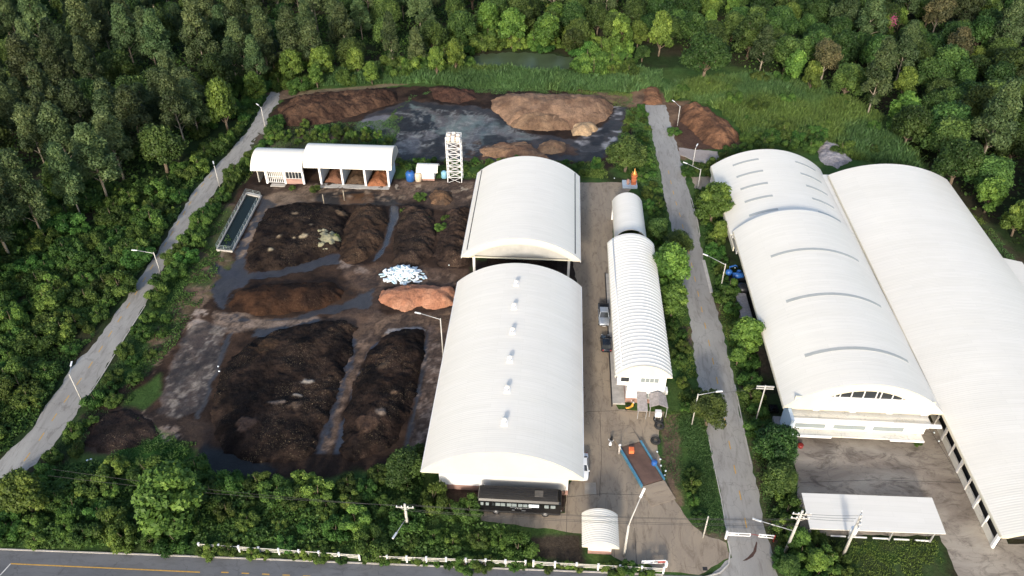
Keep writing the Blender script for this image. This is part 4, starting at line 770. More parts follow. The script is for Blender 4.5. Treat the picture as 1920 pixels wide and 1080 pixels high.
for k2 in range(29):
    yy = 60.1 + k2 * 2.9; mb = MB(); mb.box(55.93, 56.2, yy - (.07 if k2 % 2 else .2), yy + (.07 if k2 % 2 else .2), 0, HZ + .2); W_(mb.build('pillar', M['white'], H_), H_)
mb = MB(); mb.box(56.6, 56.7, 60.2, 143, 0.02, 4.8); mb.box(56.8, 76.6, 61.5, 61.6, 0.02, 5.6); W_(mb.build('interior_shade_sheet', M['dark'], H_), H_)  # black sheets behind the openings, standing in for the shade inside the hall
mb = MB(); mb.box(56.0, 56.25, 59.85, 60.08, 0, HZ + .5); W_(mb.build('corner_post', M['white'], H_), H_)
t = empty('side_shed', (82, 115, 0), 0, 'small white sheet-roofed shed against the right side of the longest hall', 'shed')
mb = MB(); mb.add([(77.6, 104, 4.6), (83.4, 104, 3.6), (83.4, 117.0, 3.6), (77.6, 117.4, 4.6), (77.6, 104, 4.72), (83.4, 104, 3.72), (83.4, 117.0, 3.72), (77.6, 117.4, 4.72)], [(0, 3, 2, 1), (4, 5, 6, 7), (0, 1, 5, 4), (1, 2, 6, 5), (2, 3, 7, 6), (3, 0, 4, 7)]); W_(mb.build('roof', M['roof'], t), t)
mb = MB(); mb.box(82.6, 82.8, 104.3, 116.6, 0, 3.6); mb.box(78.2, 82.6, 116.4, 116.6, 0, 3.65); W_(mb.build('wall', M['white'], t), t)
# H. carport
t = empty('carport', (41, 62, 0), 0, 'flat pale grey carport roof on posts in front of the stained yard', 'carport')
mb = MB(); mb.add([(33.0, 59.2, 2.8), (49.4, 59.5, 2.8), (49.5, 64.7, 3.0), (33.1, 64.4, 3.0), (33.0, 59.2, 2.92), (49.4, 59.5, 2.92), (49.5, 64.7, 3.12), (33.1, 64.4, 3.12)], [(0, 3, 2, 1), (4, 5, 6, 7), (0, 1, 5, 4), (1, 2, 6, 5), (2, 3, 7, 6), (3, 0, 4, 7)])
W_(mb.build('roof', M['roof_grey'], t), t)
for xx in (33.6, 38.6, 43.6, 48.6):
    for yy in (60.2, 64.0):
        mb = MB(); mb.box(xx - .08, xx + .08, yy - .08, yy + .08, 0, 2.75); W_(mb.build('post', M['steel'], t), t)
stop = None
for k2 in range(6):
    if stop is None:
        mb = MB(); mb.box(-.95, .95, -.09, .09, 0, .16); stop = mb.build('wheel_stop', M['white'], None, bevel=.03); s2 = stop
        tag(stop, 'white concrete wheel stop under the front edge of the carport', 'wheel stop', 'wheel stops under the carport')
    else: s2 = copy_tree(stop)
    s2.location = (34.8 + k2 * 2.6, 60.35, 0.016)
# I. guard house
t = empty('guard_house', (7.3, 57, 0), 0, 'tiny guard house with corrugated barrel roof beside the entrance lamp post', 'guard house')
W_(barrel_roof('roof', 5.0, 9.5, 55.1, 59.9, 2.7, 1.1, M['roof'], t, pitch=0.30, amp=0.035, n=20, thick=.1), t)
W_(arc_plate('gable', 5.02, 9.48, 55.04, 0.1, 2.7, 1.08, M['cream'], t, 2.6, 0.02, 20), t)
mb = MB(); mb.box(5.9, 8.7, 56.0, 59.4, 0.6, 2.9); W_(mb.build('wall', M['white'], t), t)
mb = MB(); mb.box(5.85, 8.75, 55.95, 59.45, 0, 0.6); W_(mb.build('plinth', M['base'], t), t)
W_(window(t, 6.6, 7.8, 56.0, 1.7, 2.1, 1, 'glass', 'white', 0.04), t)
W_(window(t, 57.0, 58.4, 5.9, 1.3, 2.2, 1, 'glass', 'white', 0.04, 'y'), t)
# J. the two barrel-roofed sheds at the far left: axis along x
def barrel_x(name, x0, x1, y0, y1, ze, sag, matl, parent, pitch=0.4, amp=0.008):
    o = barrel_roof(name, y0, y1, -x1, -x0, ze, sag, matl, parent, pitch=pitch, amp=amp, n=24)
    co = np.empty(len(o.data.vertices) * 3, dtype=np.float32); o.data.vertices.foreach_get('co', co); co = co.reshape(-1, 3)
    co = np.stack([-co[:, 1], co[:, 0], co[:, 2]], 1); o.data.vertices.foreach_set('co', co.ravel()); o.data.update(); o.data.flip_normals()
    bm = bmesh.new(); bm.from_mesh(o.data); bmesh.ops.recalc_face_normals(bm, faces=bm.faces); bm.to_mesh(o.data); bm.free(); return o
def arc_plate_x(name, x, t_, y0, y1, ze, sag, matl, parent, zb):
    mb = MB(); n = 20; ys = np.linspace(y0, y1, n + 1); vs = []
    for xx in (x, x + t_):
        for yy in ys: vs += [(xx, yy, zb), (xx, yy, max(zb + .01, arc_z(yy, y0, y1, ze, sag) - .04))]
    m = 2 * (n + 1); fs = []
    for k3 in range(n):
        a = 2 * k3; fs += [(a, a + 1, a + 3, a + 2), (a + m, a + 2 + m, a + 3 + m, a + 1 + m), (a, a + 2, a + 2 + m, a + m), (a + 1, a + 1 + m, a + 3 + m, a + 3)]
    fs += [(0, m, m + 1, 1), (2 * n, 2 * n + 1, 2 * n + 1 + m, 2 * n + m)]; mb.add(vs, fs); return mb.build(name, matl, parent)
t = empty('storage_shed', (-43, 142, 0), 0, 'white barrel-roofed shed with four open bays holding soil heaps', 'shed')
W_(barrel_x('roof', -52.9, -34.2, 141.4, 149.6, 4.3, 3.1, M['roof'], t), t); W_(arc_plate_x('gable', -34.35, .12, 141.45, 149.55, 4.3, 3.08, M['panel'], t, 4.25), t)
for xx in (-49.8, -45.1, -40.2, -35.2):
    mb = MB(); mb.box(xx - .12, xx + .12, 142.3, 148.8, 0, 4.4); W_(mb.build('partition', M['bluewall'], t), t)
    mb = MB(); mb.box(xx - .2, xx + .2, 141.9, 142.29, 0, 4.35); W_(mb.build('pillar', M['white'], t), t)
mb = MB(); mb.box(-52.6, -35.1, 148.8, 149.0, 0, 4.4); W_(mb.build('rear_wall', M['panel'], t), t)
mb = MB(); mb.box(-49.9, -35.0, 140.6, 142.2, 0, .12); W_(mb.build('apron', M['kerb'], t), t)
BG = 'soil heaps in the bays of the storage shed'
heap('soil_heap', 'rounded red-brown soil heap in the left bay of the storage shed', 'soil heap', [(-49.4, 142.5), (-45.5, 142.5), (-45.5, 148.3), (-49.4, 148.3)], 2.2, 1.1, (0.17, .085, .055), (.14, .07, .045), 'clean_soil', seed=41, group=BG, world=True, rough=.08)
heap('soil_heap', 'dark brown soil heap in the middle bay of the storage shed', 'soil heap', [(-44.7, 142.4), (-40.6, 142.4), (-40.6, 148.4), (-44.7, 148.4)], 2.6, .8, (0.09, .06, .04), (.07, .045, .03), 'clean_soil', seed=42, group=BG, world=True, rough=.12)
heap('soil_heap', 'bright orange-brown soil heap in the right bay of the storage shed', 'soil heap', [(-39.8, 141.6), (-35.6, 141.6), (-35.6, 148.4), (-39.8, 148.4)], 2.6, .7, (0.33, .14, .07), (.25, .105, .055), 'clean_soil', seed=43, group=BG, world=True, rough=.16)
t = empty('office_shed', (-58, 142, 0), 0, 'white barrel-roofed shed with barred gate and gridded window left of the storage shed', 'shed')
W_(barrel_x('roof', -64.2, -53.1, 140.6, 149.2, 3.6, 2.6, M['roof'], t), t); W_(arc_plate_x('gable', -64.05, .12, 140.65, 149.15, 3.6, 2.58, M['white'], t, 3.5), t)
for xx in (-61.5, -57.5, -53.5):
    mb = MB(); mb.box(xx - .2, xx + .2, 141.6, 142.0, 0, 3.7); W_(mb.build('pillar', M['white'], t), t)
mb = MB(); mb.box(-61.3, -57.7, 143.6, 143.7, 0, 3.6); mb.box(-63.5, -63.3, 142, 148.6, 0, 3.6); mb.box(-63.3, -53.3, 148.4, 148.6, 0, 3.6); W_(mb.build('wall', M['panel'], t), t)
mb = MB()
for q in range(9): mb.box(-61.2 + q * .42, -61.08 + q * .42, 141.75, 141.82, .3, 3.1)
for z0 in (.3, 1.7, 3.05): mb.box(-61.3, -57.7, 141.74, 141.83, z0, z0 + .08)
W_(mb.build('barred_gate', M['white'], t), t)
mb = MB(); mb.box(-57.3, -53.7, 141.75, 141.95, 0, 1.2); W_(mb.build('low_wall', M['base'], t), t)
W_(window(t, -57.2, -53.8, 141.9, 1.35, 3.1, 5, 'glass', 'white', 0.08), t)
mb = MB(); mb.box(-60.5, -57.4, 140.4, 141.5, 0, .2); W_(mb.build('step', M['kerb'], t), t)
# K. pump house, tanks and water tower
t = empty('pump_house', (-27, 146, 0), 0, 'little white pump house with curved roof between blue and cream tanks', 'pump house')
W_(barrel_x('roof', -29.6, -25.0, 144.2, 147.6, 2.4, 1.1, M['roof'], t), t)
mb = MB(); mb.box(-28.7, -25.9, 145.0, 147.2, .5, 2.9); W_(mb.build('wall', M['white'], t), t)
mb = MB(); mb.box(-28.75, -25.85, 144.95, 147.25, 0, .5); W_(mb.build('plinth', M['base'], t), t)
def tank(px, r, h, m1, label):
    X, Y = G(*px); t = empty('water_tank', (X, Y, 0), 0, label, 'water tank')
    mb = MB(); mb.tube([(0, 0, 0.02), (0, 0, h * .12), (0, 0, h * .12 + .02), (0, 0, h * .8), (0, 0, h * .95), (0, 0, h)], [r, r, r * 1.03, r * 1.03, r * .8, r * .3], 20); mb.build('body', M[m1], t)
    mb = MB(); mb.cyl(0, 0, h - .02, h + .1, r * .28, None, 14); mb.build('lid', M['dark' if m1 == 'blue' else m1], t)
tank((770, 338), 0.95, 2.2, 'blue', 'bright blue round water tank left of the pump house')
tank((785, 339), 0.72, 2.0, 'beige', 'cream upright water tank beside the blue one')
tank((833, 333), 0.62, 1.6, 'lightblue', 'pale blue drum tank at the foot of the water tower')
t = empty('water_tower', (-21.4, 145.6, 0), 0, 'tall white lattice water tower carrying a cluster of pale tanks', 'water tower')
TX0, TX1, TY0, TY1, TZ = -22.9, -19.9, 144.4, 146.9, 9.6
for xx in (TX0, TX1):
    for yy in (TY0, TY1):
        mb = MB(); mb.bar((xx, yy, 0), (xx, yy, TZ + 1.1), .13); W_(mb.build('leg', M['white'], t), t)
nb = 7
for face in range(4):
    mb = MB()
    for k2 in range(nb):
        z0, z1 = TZ * k2 / nb, TZ * (k2 + 1) / nb
        c4 = [((TX0, TY0), (TX1, TY0)), ((TX1, TY0), (TX1, TY1)), ((TX1, TY1), (TX0, TY1)), ((TX0, TY1), (TX0, TY0))][face]
        (xa, ya), (xb, yb) = c4
        mb.bar((xa, ya, z0), (xb, yb, z1), .055); mb.bar((xb, yb, z0), (xa, ya, z1), .055); mb.bar((xa, ya, z1), (xb, yb, z1), .1)
    W_(mb.build('bracing', M['white'], t), t)
mb = MB(); mb.box(TX0 - .1, TX1 + .1, TY0 - .1, TY1 + .1, TZ, TZ + .1); W_(mb.build('platform', M['steel'], t), t)
mb = MB()
for (a, b) in (((TX0, TY0), (TX1, TY0)), ((TX1, TY0), (TX1, TY1)), ((TX1, TY1), (TX0, TY1)), ((TX0, TY1), (TX0, TY0))): mb.bar((*a, TZ + 1.1), (*b, TZ + 1.1), .06); mb.bar((*a, TZ + .6), (*b, TZ + .6), .05)
W_(mb.build('railing', M['white'], t), t)
drum = None
for i in range(3):
    for j in range(3):
        lab = 'pale cream tank in the cluster on top of the lattice tower'
        if drum is None:
            mb = MB(); mb.tube([(0, 0, 0), (0, 0, .9), (0, 0, 1.02)], [.42, .42, .3], 14); drum = mb.build('tower_tank', mat('tower_tank', (.80, .70, .60), .5, .05)); tag(drum, lab, 'tank', 'tanks on the water tower'); d2 = drum
        else: d2 = copy_tree(drum)
        d2.location = (TX0 + .5 + i * .98, TY0 + .48 + j * .8, TZ + .1); d2.scale = (1, .9, 1.0 + .25 * ((i + j) % 2))
# L. railed concrete trough
t = empty('railed_tank', (-62, 126, 0), 0, 'long narrow concrete tank of dark water fenced by white railings', 'water tank')
c0, c1, c2, c3 = [Vector(p) for p in (G(407, 471), G(436, 474), G(490, 371), G(463, 365))]
def wallseg(a, b, w2, z1, name, m1, z0=0):
    mb = MB(); d = (b - a).normalized(); n = Vector((-d.y, d.x)) * w2 / 2; mb.prism([tuple(a + n), tuple(b + n), tuple(b - n), tuple(a - n)], z0, z1); return W_(mb.build(name, M[m1], t), t)
wallseg(c0, c3, .14, .5, 'kerb_wall', 'kerb'); wallseg(c1, c2, .14, .52, 'kerb_wall', 'kerb'); wallseg(c0, c1, .14, .48, 'kerb_wall', 'kerb'); wallseg(c3, c2, .7, .47, 'kerb_wall', 'kerb')
mb = MB(); mb.prism([tuple(c0), tuple(c1), tuple(c2), tuple(c3)], -.1, .2); W_(mb.build('water', M['tank_water'], t), t)
for a, b in ((c0, c3), (c1, c2 + (c1 - c2).normalized() * 2.5), (c0, c1), (c3, c2), (c2, c2 + (c1 - c2).normalized() * 1.5)):
    L_ = (b - a).length; n = max(1, round(L_ / 2.0)); mb = MB()
    for k2 in range(n + 1):
        p = a + (b - a) * k2 / n; mb.bar((p.x, p.y, .45), (p.x, p.y, 1.45), .045)
    for z0 in (.75, 1.1, 1.44): mb.bar((a.x, a.y, z0), (b.x, b.y, z0), .03)
    W_(mb.build('railing', M['rail'], t), t)
# M. shrine
t = empty('spirit_shrine', (16.0, 146.0, 0), 0, 'ornate terracotta shrine with pointed gilt top on a pale slab under the broad tree', 'shrine')
mb = MB(); mb.box(14.5, 17.6, 144.4, 147.2, 0, .45); W_(mb.build('slab', M['bluewall'], t), t)
def tier(cx, cy, z0, levels, name, m1):
    mb = MB(); z = z0
    for (w2, h) in levels: mb.box(cx - w2, cx + w2, cy - w2, cy + w2, z, z + h * .7); mb.box(cx - w2 * 1.18, cx + w2 * 1.18, cy - w2 * 1.18, cy + w2 * 1.18, z + h * .7, z + h); z += h
    return W_(mb.build(name, m1, t), t), z
_, z = tier(16.8, 145.7, .45, [(.5, .6), (.38, .4), (.5, .5)], 'pedestal', M['terracotta'])
_, z = tier(16.8, 145.7, z, [(.40, .5), (.55, .25)], 'house', M['terracotta'])
mb = MB(); mb.tube([(16.8, 145.7, z), (16.8, 145.7, z + .4), (16.8, 145.7, z + .9), (16.8, 145.7, z + 1.6)], [.5, .3, .14, .01], 8)
for q in range(4):
    an = q * math.pi / 2 + .78; mb.tube([(16.8 + .45 * math.cos(an), 145.7 + .45 * math.sin(an), z), (16.8 + .6 * math.cos(an), 145.7 + .6 * math.sin(an), z + .6)], [.1, .01], 5)
W_(mb.build('spire', M['gold'], t), t)
_, z = tier(15.6, 145.5, .45, [(.22, .5), (.3, .35), (.18, .3)], 'small_altar', M['base'])

# ---------------------------------------------------------------- vehicles (modelled along +y = front, then placed)
def wheel(parent, x, y, r, wd, m_rim='rim'):
    mb = MB(); s = 1 if x > 0 else -1
    mb.tube([(x - wd / 2, y, r), (x - wd / 2 + .02, y, r), (x + wd / 2 - .02, y, r), (x + wd / 2, y, r)], [r * .8, r, r, r * .8], 18); o = mb.build('wheel', M['rubber'], parent)
    g = MB(); g.cyl(0, 0, 0, .03, r * .6, r * .55, 12); rm = g.build('rim', M[m_rim], o); rm.rotation_euler = (0, R(90) * s, 0); rm.location = (x + s * (wd / 2 - .01), y, r); return o
def sec(y, hw, z0, z1, tuck=.86):
    """one body cross-section, 10 points"""
    zm = z0 + (z1 - z0) * .45
    return [(-hw * .9, y, z0), (-hw, y, z0 + .12), (-hw, y, zm), (-hw * .98, y, z1 - .08), (-hw * tuck, y, z1), (hw * tuck, y, z1), (hw * .98, y, z1 - .08), (hw, y, zm), (hw, y, z0 + .12), (hw * .9, y, z0)]
def car(name, label, cat, loc3, rz, paint, L=4.4, Wd=1.75, kind='hatch', roofm=None):
    t = empty(name, loc3, rz, label, cat); hw = Wd / 2; f, r = L / 2, -L / 2
    if kind == 'pickup':
        prof = [(r, .95, .5, .95), (r + .1, 1, .42, 1.05), (r + 1.5, 1, .4, 1.05), (f - 1.5, 1, .4, 1.05), (f - .5, .97, .42, 1.0), (f - .12, .88, .45, .88), (f, .75, .5, .72)]
        cab = (r + 1.6, r + 1.75, f - 2.2, f - 1.45, 1.72)
    elif kind == 'sedan':
        prof = [(r, .8, .42, .78), (r + .15, .93, .35, .95), (r + .8, .99, .3, .98), (0, 1, .28, .95), (f - 1.2, 1, .3, .92), (f - .4, .93, .34, .80), (f - .1, .82, .38, .68), (f, .68, .42, .58)]
        cab = (r + .65, r + 1.35, f - 1.95, f - 1.2, 1.42)
    else:
        prof = [(r, .84, .42, .85), (r + .12, .95, .34, 1.0), (0, 1, .28, .96), (f - 1.1, 1, .3, .92), (f - .35, .92, .34, .82), (f - .08, .8, .38, .68), (f, .66, .42, .58)]
        cab = (r + .18, r + .62, f - 1.9, f - 1.1, 1.46)
    mb = MB(); mb.loft([sec(y, hw * k2, z0, z1) for y, k2, z0, z1 in prof], True); mb.build('body', M[paint], t)
    y0, y0t, y1t, y1, zt = cab; zb = .94; a, b = hw * .93, hw * .74
    mb = MB(); mb.add([(-a, y0, zb), (a, y0, zb), (a, y1, zb), (-a, y1, zb), (-b, y0t, zt), (b, y0t, zt), (b, y1t, zt), (-b, y1t, zt)], [(0, 3, 2, 1), (4, 5, 6, 7), (0, 1, 5, 4), (1, 2, 6, 5), (2, 3, 7, 6), (3, 0, 4, 7)])
    mb.build('cabin', M[roofm or paint], t, bevel=.05)
    def pane(nm, P4):
        P4 = [Vector(p) for p in P4]; n = (P4[1] - P4[0]).cross(P4[3] - P4[0]).normalized(); c = sum(P4, Vector()) / 4
        Q = [c + (p - c) * .88 + n * .022 for p in P4]; Q2 = [q - n * .03 for q in Q]
        m_ = MB(); m_.add(Q2 + Q, [(3, 2, 1, 0), (4, 5, 6, 7), (0, 1, 5, 4), (1, 2, 6, 5), (2, 3, 7, 6), (3, 0, 4, 7)]); return m_.build(nm, M['glass'], t)
    pane('rear_window', [(-a, y0, zb), (a, y0, zb), (b, y0t, zt), (-b, y0t, zt)]); pane('windscreen', [(a, y1, zb), (-a, y1, zb), (-b, y1t, zt), (b, y1t, zt)])
    pane('side_window', [(a, y0, zb), (a, y1, zb), (b, y1t, zt), (b, y0t, zt)]); pane('side_window', [(-a, y1, zb), (-a, y0, zb), (-b, y0t, zt), (-b, y1t, zt)])
    wr = .37 if kind == 'pickup' else .31
    for sx in (-1, 1):
        for yy in (r + .85, f - .85): wheel(t, sx * (hw - .09), yy, wr, .2)
        mb = MB(); mb.box(sx * (hw + .02) - .09, sx * (hw + .02) + .09, y1 - .12, y1, .95, 1.08); mb.build('mirror', M[paint], t, bevel=.02)
        mb = MB(); mb.ball((sx * hw * .62, f - .14, .66), .2, .12, .1); mb.build('headlight', M['lamp'], t)
        mb = MB(); mb.box(sx * hw * .72 - .12, sx * hw * .72 + .12, r - .02, r + .14, .72, .92); mb.build('tail_light', M['red'], t)
    if kind == 'pickup':
        mb = MB(); mb.box(-hw * .82, hw * .82, r + .16, y0 - .06, .62, 1.07); mb.build('load_bed', M['dark'], t)
        mb = MB()
        for sx in (-1, 1): mb.box(sx * hw * .93 - .05, sx * hw * .93 + .05, r + .05, y0, 1.0, 1.12)
        mb.box(-hw * .9, hw * .9, r + .02, r + .12, 1.0, 1.12); mb.build('bed_rail', M['dark'], t)
        mb = MB(); mb.box(-.55, .55, f - .06, f + .03, .55, .72); mb.build('grille', M['dark'], t)
    mb = MB(); mb.box(-.25, .25, (f - .01), (f + .025), .42, .53); mb.build('number_plate', M['white'], t)
    return t
car('pickup_truck', 'silver and black pickup truck facing the camera beside the ribbed-roof house', 'pickup', (9.15, 101.3, .016), R(180), 'silver', 5.3, 1.85, 'pickup')
car('hatchback_car', 'dark blue-black small hatchback parked in front of the silver pickup', 'car', (9.3, 94.3, .016), R(2), 'navy', 4.0, 1.68, 'hatch')
car('sedan_car', 'white sedan parked along the right wall of the long warehouse', 'car', (5.25, 68.9, .016), R(180), 'carwhite', 4.5, 1.75, 'sedan')
car('parked_car', 'dark car mostly hidden under the warehouse eave behind the white sedan', 'car', (4.75, 84.6, .016), R(180), 'navy', 4.3, 1.7, 'hatch')
# the bus: front towards +x
t = empty('bus', (-2.9, 62.15, 0.016), 0, 'old black bus parked below the gable of the long white warehouse', 'bus')
BL, BW = 5.35, 1.22
def bsec(x, k2, z0, z1):
    h = BW * k2; return [(x, -h, z0), (x, -h * 1.01, (z0 + z1) / 2), (x, -h * .98, z1 - .22), (x, -h * .82, z1), (x, h * .82, z1), (x, h * .98, z1 - .22), (x, h * 1.01, (z0 + z1) / 2), (x, h, z0)]
mb = MB(); mb.loft([bsec(-BL, .92, .5, 2.75), bsec(-BL + .15, 1, .42, 2.9), bsec(BL - .35, 1, .42, 2.9), bsec(BL - .08, .97, .45, 2.8), bsec(BL, .9, .5, 2.6)]); mb.build('body', M['blackpaint'], t)
mb = MB(); mb.box(-BL + .2, BL - .5, -1.0, 1.0, 2.9, 2.97)
for yy in (-.75, -.4, 0, .4, .75): mb.box(-BL + .3, BL - .6, yy - .025, yy + .025, 2.97, 3.02)
mb.build('roof', M['busroof'], t)
mb = MB(); mb.box(1.9, 3.0, -.45, .5, 3.025, 3.12); mb.build('roof_hatch', mat('hatch', (.10, .095, .09), .6, .3), t)
for i, (x0, x1, g) in enumerate([(-4.95, -4.6, 'paleglass'), (-4.3, -3.9, 'paleglass'), (-3.5, -3.2, 'glass'), (-3.05, -2.45, 'paleglass'), (-2.38, -1.8, 'paleglass'), (-1.6, -1.0, 'paleglass'), (-.93, -.35, 'paleglass'), (-.15, .4, 'paleglass'), (.5, 1.05, 'paleglass'), (1.2, 2.5, 'bag'), (3.2, 3.75, 'paleglass'), (4.0, 4.6, 'paleglass')]):
    mb = MB(); mb.box(x0, x1, -BW - .035, -BW + .02, 1.85, 2.42); mb.build('side_window', M[g], t, bevel=.01)
mb = MB(); mb.box(BL - .03, BL + .03, -.98, .98, 1.5, 2.5); mb.build('windscreen', M['glass'], t)
for sx, yy in ((-3.0, -1), (-3.0, 1), (3.35, -1), (3.35, 1)):
    mb = MB(); mb.tube([(sx, yy * (BW - .26), .48), (sx, yy * (BW + .01), .48)], .47, 18); wo = mb.build('wheel', M['rubber'], t)
    g = MB(); g.tube([(sx, yy * (BW + .01), .48), (sx, yy * (BW + .05), .48)], [.3, .22], 14); g.build('rim', M['rim'], wo)
for yy in (-1, 1):
    mb = MB(); mb.box(-BL - .03, -BL + .1, yy * .95 - .15, yy * .95 + .15, .9, 1.3); mb.build('tail_light', M['red'], t)
    mb = MB(); mb.tube([(BL - .1, yy * 1.15, 2.4), (BL + .35, yy * 1.35, 2.35), (BL + .4, yy * 1.4, 1.9)], .03, 6); mb.box(BL + .3, BL + .45, yy * 1.4 - .12, yy * 1.4 + .12, 1.7, 2.1); mb.build('mirror', M['blackpaint'], t)
    mb = MB(); mb.ball((BL - .04, yy * .85, .95), .1, .18, .14); mb.build('headlight', M['lamp'], t)
mb = MB(); mb.box(-1.2, 1.6, -BW - .03, -BW + .01, 1.62, 1.66)
for x0 in (-.55, -.25, -.05, .1, .2): mb.box(x0, x0 + .09, -BW - .035, -BW + .01, 1.44, 1.55)
mb.box(-.95, -.6, -BW - .03, -BW, 1.08, 1.16); mb.box(.3, .8, -BW - .03, -BW, 1.05, 1.1); mb.build('side_marking', M['steel'], t)
# yellow scooter: wheels, legshield, seat, handlebar
def scooter(label, loc3, rz, paint, basket=False):
    t = empty('scooter', loc3, rz, label, 'scooter')
    for yy in (-.62, .62):
        mb = MB(); mb.tube([(-.05, yy, .24), (.05, yy, .24)], .24, 14); mb.build('wheel', M['rubber'], t)
    mb = MB(); mb.loft([[(-.12, -.8, .45), (.12, -.8, .45), (.10, -.8, .62), (-.10, -.8, .62)], [(-.2, -.35, .3), (.2, -.35, .3), (.18, -.35, .68), (-.18, -.35, .68)], [(-.16, 0, .25), (.16, 0, .25), (.14, 0, .40), (-.14, 0, .40)], [(-.15, .3, .25), (.15, .3, .25), (.13, .3, .40), (-.13, .3, .40)], [(-.22, .42, .35), (.22, .42, .35), (.16, .55, .95), (-.16, .55, .95)]]); mb.build('body', M[paint], t, bevel=.03)
    mb = MB(); mb.box(-.14, .14, -.75, -.05, .68, .78); mb.build('seat', M['rubber'], t, bevel=.04)
    mb = MB(); mb.bar((0, .62, .24), (0, .48, 1.0), .06); mb.bar((-.33, .42, 1.03), (.33, .42, 1.03), .05); mb.build('handlebar', M['steel'], t)
    mb = MB(); mb.ball((0, .6, .92), .13, .1, .12); mb.build('headlight', M['lamp'], t)
    for sx in (-1, 1):
        mb = MB(); mb.bar((sx * .25, .42, 1.03), (sx * .32, .38, 1.22), .025); mb.ball((sx * .33, .38, 1.26), .07, .03, .05); mb.build('mirror', M['lamp'], t)
    if basket:
        mb = MB(); mb.box(-.2, .2, .62, .95, .62, .9); mb.build('basket', M['white'], t, bevel=.02)
    return t
X, Y = G(1181, 766); scooter('yellow scooter parked in front of the two-storey house', (X, Y, .016), R(-55), 'yellow')
X, Y = G(1145, 832); scooter('small black scooter with pale front basket standing left of the weighbridge', (X, Y, .016), R(170), 'blackpaint', True)

# person beside the weighbridge: one skinned body, clothes as children
def person(label, loc3, rz):
    t = empty('person', loc3, rz, label, 'person')
    V = [(0, 0, .95), (0, 0, 1.15), (0, .01, 1.38), (0, .02, 1.5), (0, .03, 1.62), (-.19, 0, 1.42), (-.27, .05, 1.15), (-.24, .22, .98), (.19, 0, 1.42), (.27, .04, 1.15), (.26, .18, .95), (-.10, 0, .9), (-.11, .05, .5), (-.12, 0, .08), (-.12, .16, .04), (.10, 0, .9), (.12, .0, .5), (.14, -.1, .08), (.14, .06, .04)]
    Ed = [(0, 1), (1, 2), (2, 3), (3, 4), (2, 5), (5, 6), (6, 7), (2, 8), (8, 9), (9, 10), (0, 11), (11, 12), (12, 13), (13, 14), (0, 15), (15, 16), (16, 17), (17, 18)]
    Rd = [.14, .13, .16, .06, .09, .065, .045, .035, .065, .045, .035, .095, .06, .045, .04, .095, .06, .045, .04]
    me = bpy.data.meshes.new('body'); me.from_pydata(V, Ed, []); o = link('body', me, t); me.materials.append(M['cloth'])
    md = o.modifiers.new('skin', 'SKIN'); md.use_smooth_shade = True
    for i, r_ in enumerate(Rd): me.skin_vertices[0].data[i].radius = (r_, r_ * (.75 if i < 3 else 1))
    me.skin_vertices[0].data[0].use_root = True; s_ = o.modifiers.new('sub', 'SUBSURF'); s_.levels = 1; s_.render_levels = 1
    mb = MB(); mb.ball((0, .04, 1.68), .085, .1, .12, 14, 10); mb.ball((0, .14, 1.67), .018, .025, .02)
    for sx in (-1, 1): mb.ball((sx * .085, .04, 1.68), .015, .03, .035)
    mb.build('head', M['skin'], t)
    mb = MB(); mb.tube([(0, .04, 1.72), (0, .04, 1.73), (0, .04, 1.76), (0, .04, 1.86)], [.20, .20, .12, .06], 14); mb.build('sun_hat', M['white'], t)
    for sx, hx, hy, hz in ((-1, -.235, .27, .96), (1, .26, .22, .92)):
        mb = MB(); mb.ball((hx, hy, hz), .04, .05, .025)
        for q in range(4): mb.tube([(hx + (q - 1.5) * .02, hy + .03, hz), (hx + (q - 1.5) * .022, hy + .08 + .01 * (q in (1, 2)), hz - .01), (hx + (q - 1.5) * .02, hy + .1, hz - .03)], [.010, .009, .007], 6)
        mb.tube([(hx - sx * .03, hy, hz), (hx - sx * .06, hy + .03, hz), (hx - sx * .055, hy + .06, hz - .01)], [.012, .010, .008], 6)
        mb.build('hand', M['skin'], t)
X, Y = G(1160, 850); person('person in white hat and pale clothes standing at the weighbridge corner', (X, Y, .016), R(-60))

# weighbridge
ang = math.atan2(G(1238, 900)[1] - G(1198, 833)[1], G(1238, 900)[0] - G(1198, 833)[0])
w0, w1, w2_, w3 = [Vector(G(*p)) for p in ((1168, 845), (1198, 835), (1238, 899), (1205, 910))]
ctr = (w0 + w1 + w2_ + w3) / 4; dv = ((w2_ + w3) - (w0 + w1)).normalized(); Lw = ((w2_ + w3) / 2 - (w0 + w1) / 2).length; Wd = 3.0
t = empty('weighbridge', (ctr.x, ctr.y, .016), math.atan2(dv.y, dv.x), 'rusty brown weighbridge deck between two bright blue side beams', 'weighbridge')
hl = Lw / 2 + .3
mb = MB(); mb.box(-hl, hl, -Wd / 2, Wd / 2, 0, .34); mb.build('deck', M['deck'], t)
for s in (-1, 1):
    mb = MB(); mb.box(-hl - .1, hl + .1, s * (Wd / 2 + .15) - .09, s * (Wd / 2 + .15) + .09, 0, .48); mb.box(-hl - .12, hl + .12, s * (Wd / 2 + .15) - .13, s * (Wd / 2 + .15) + .13, .48, .53); mb.build('side_beam', M['beam'], t)
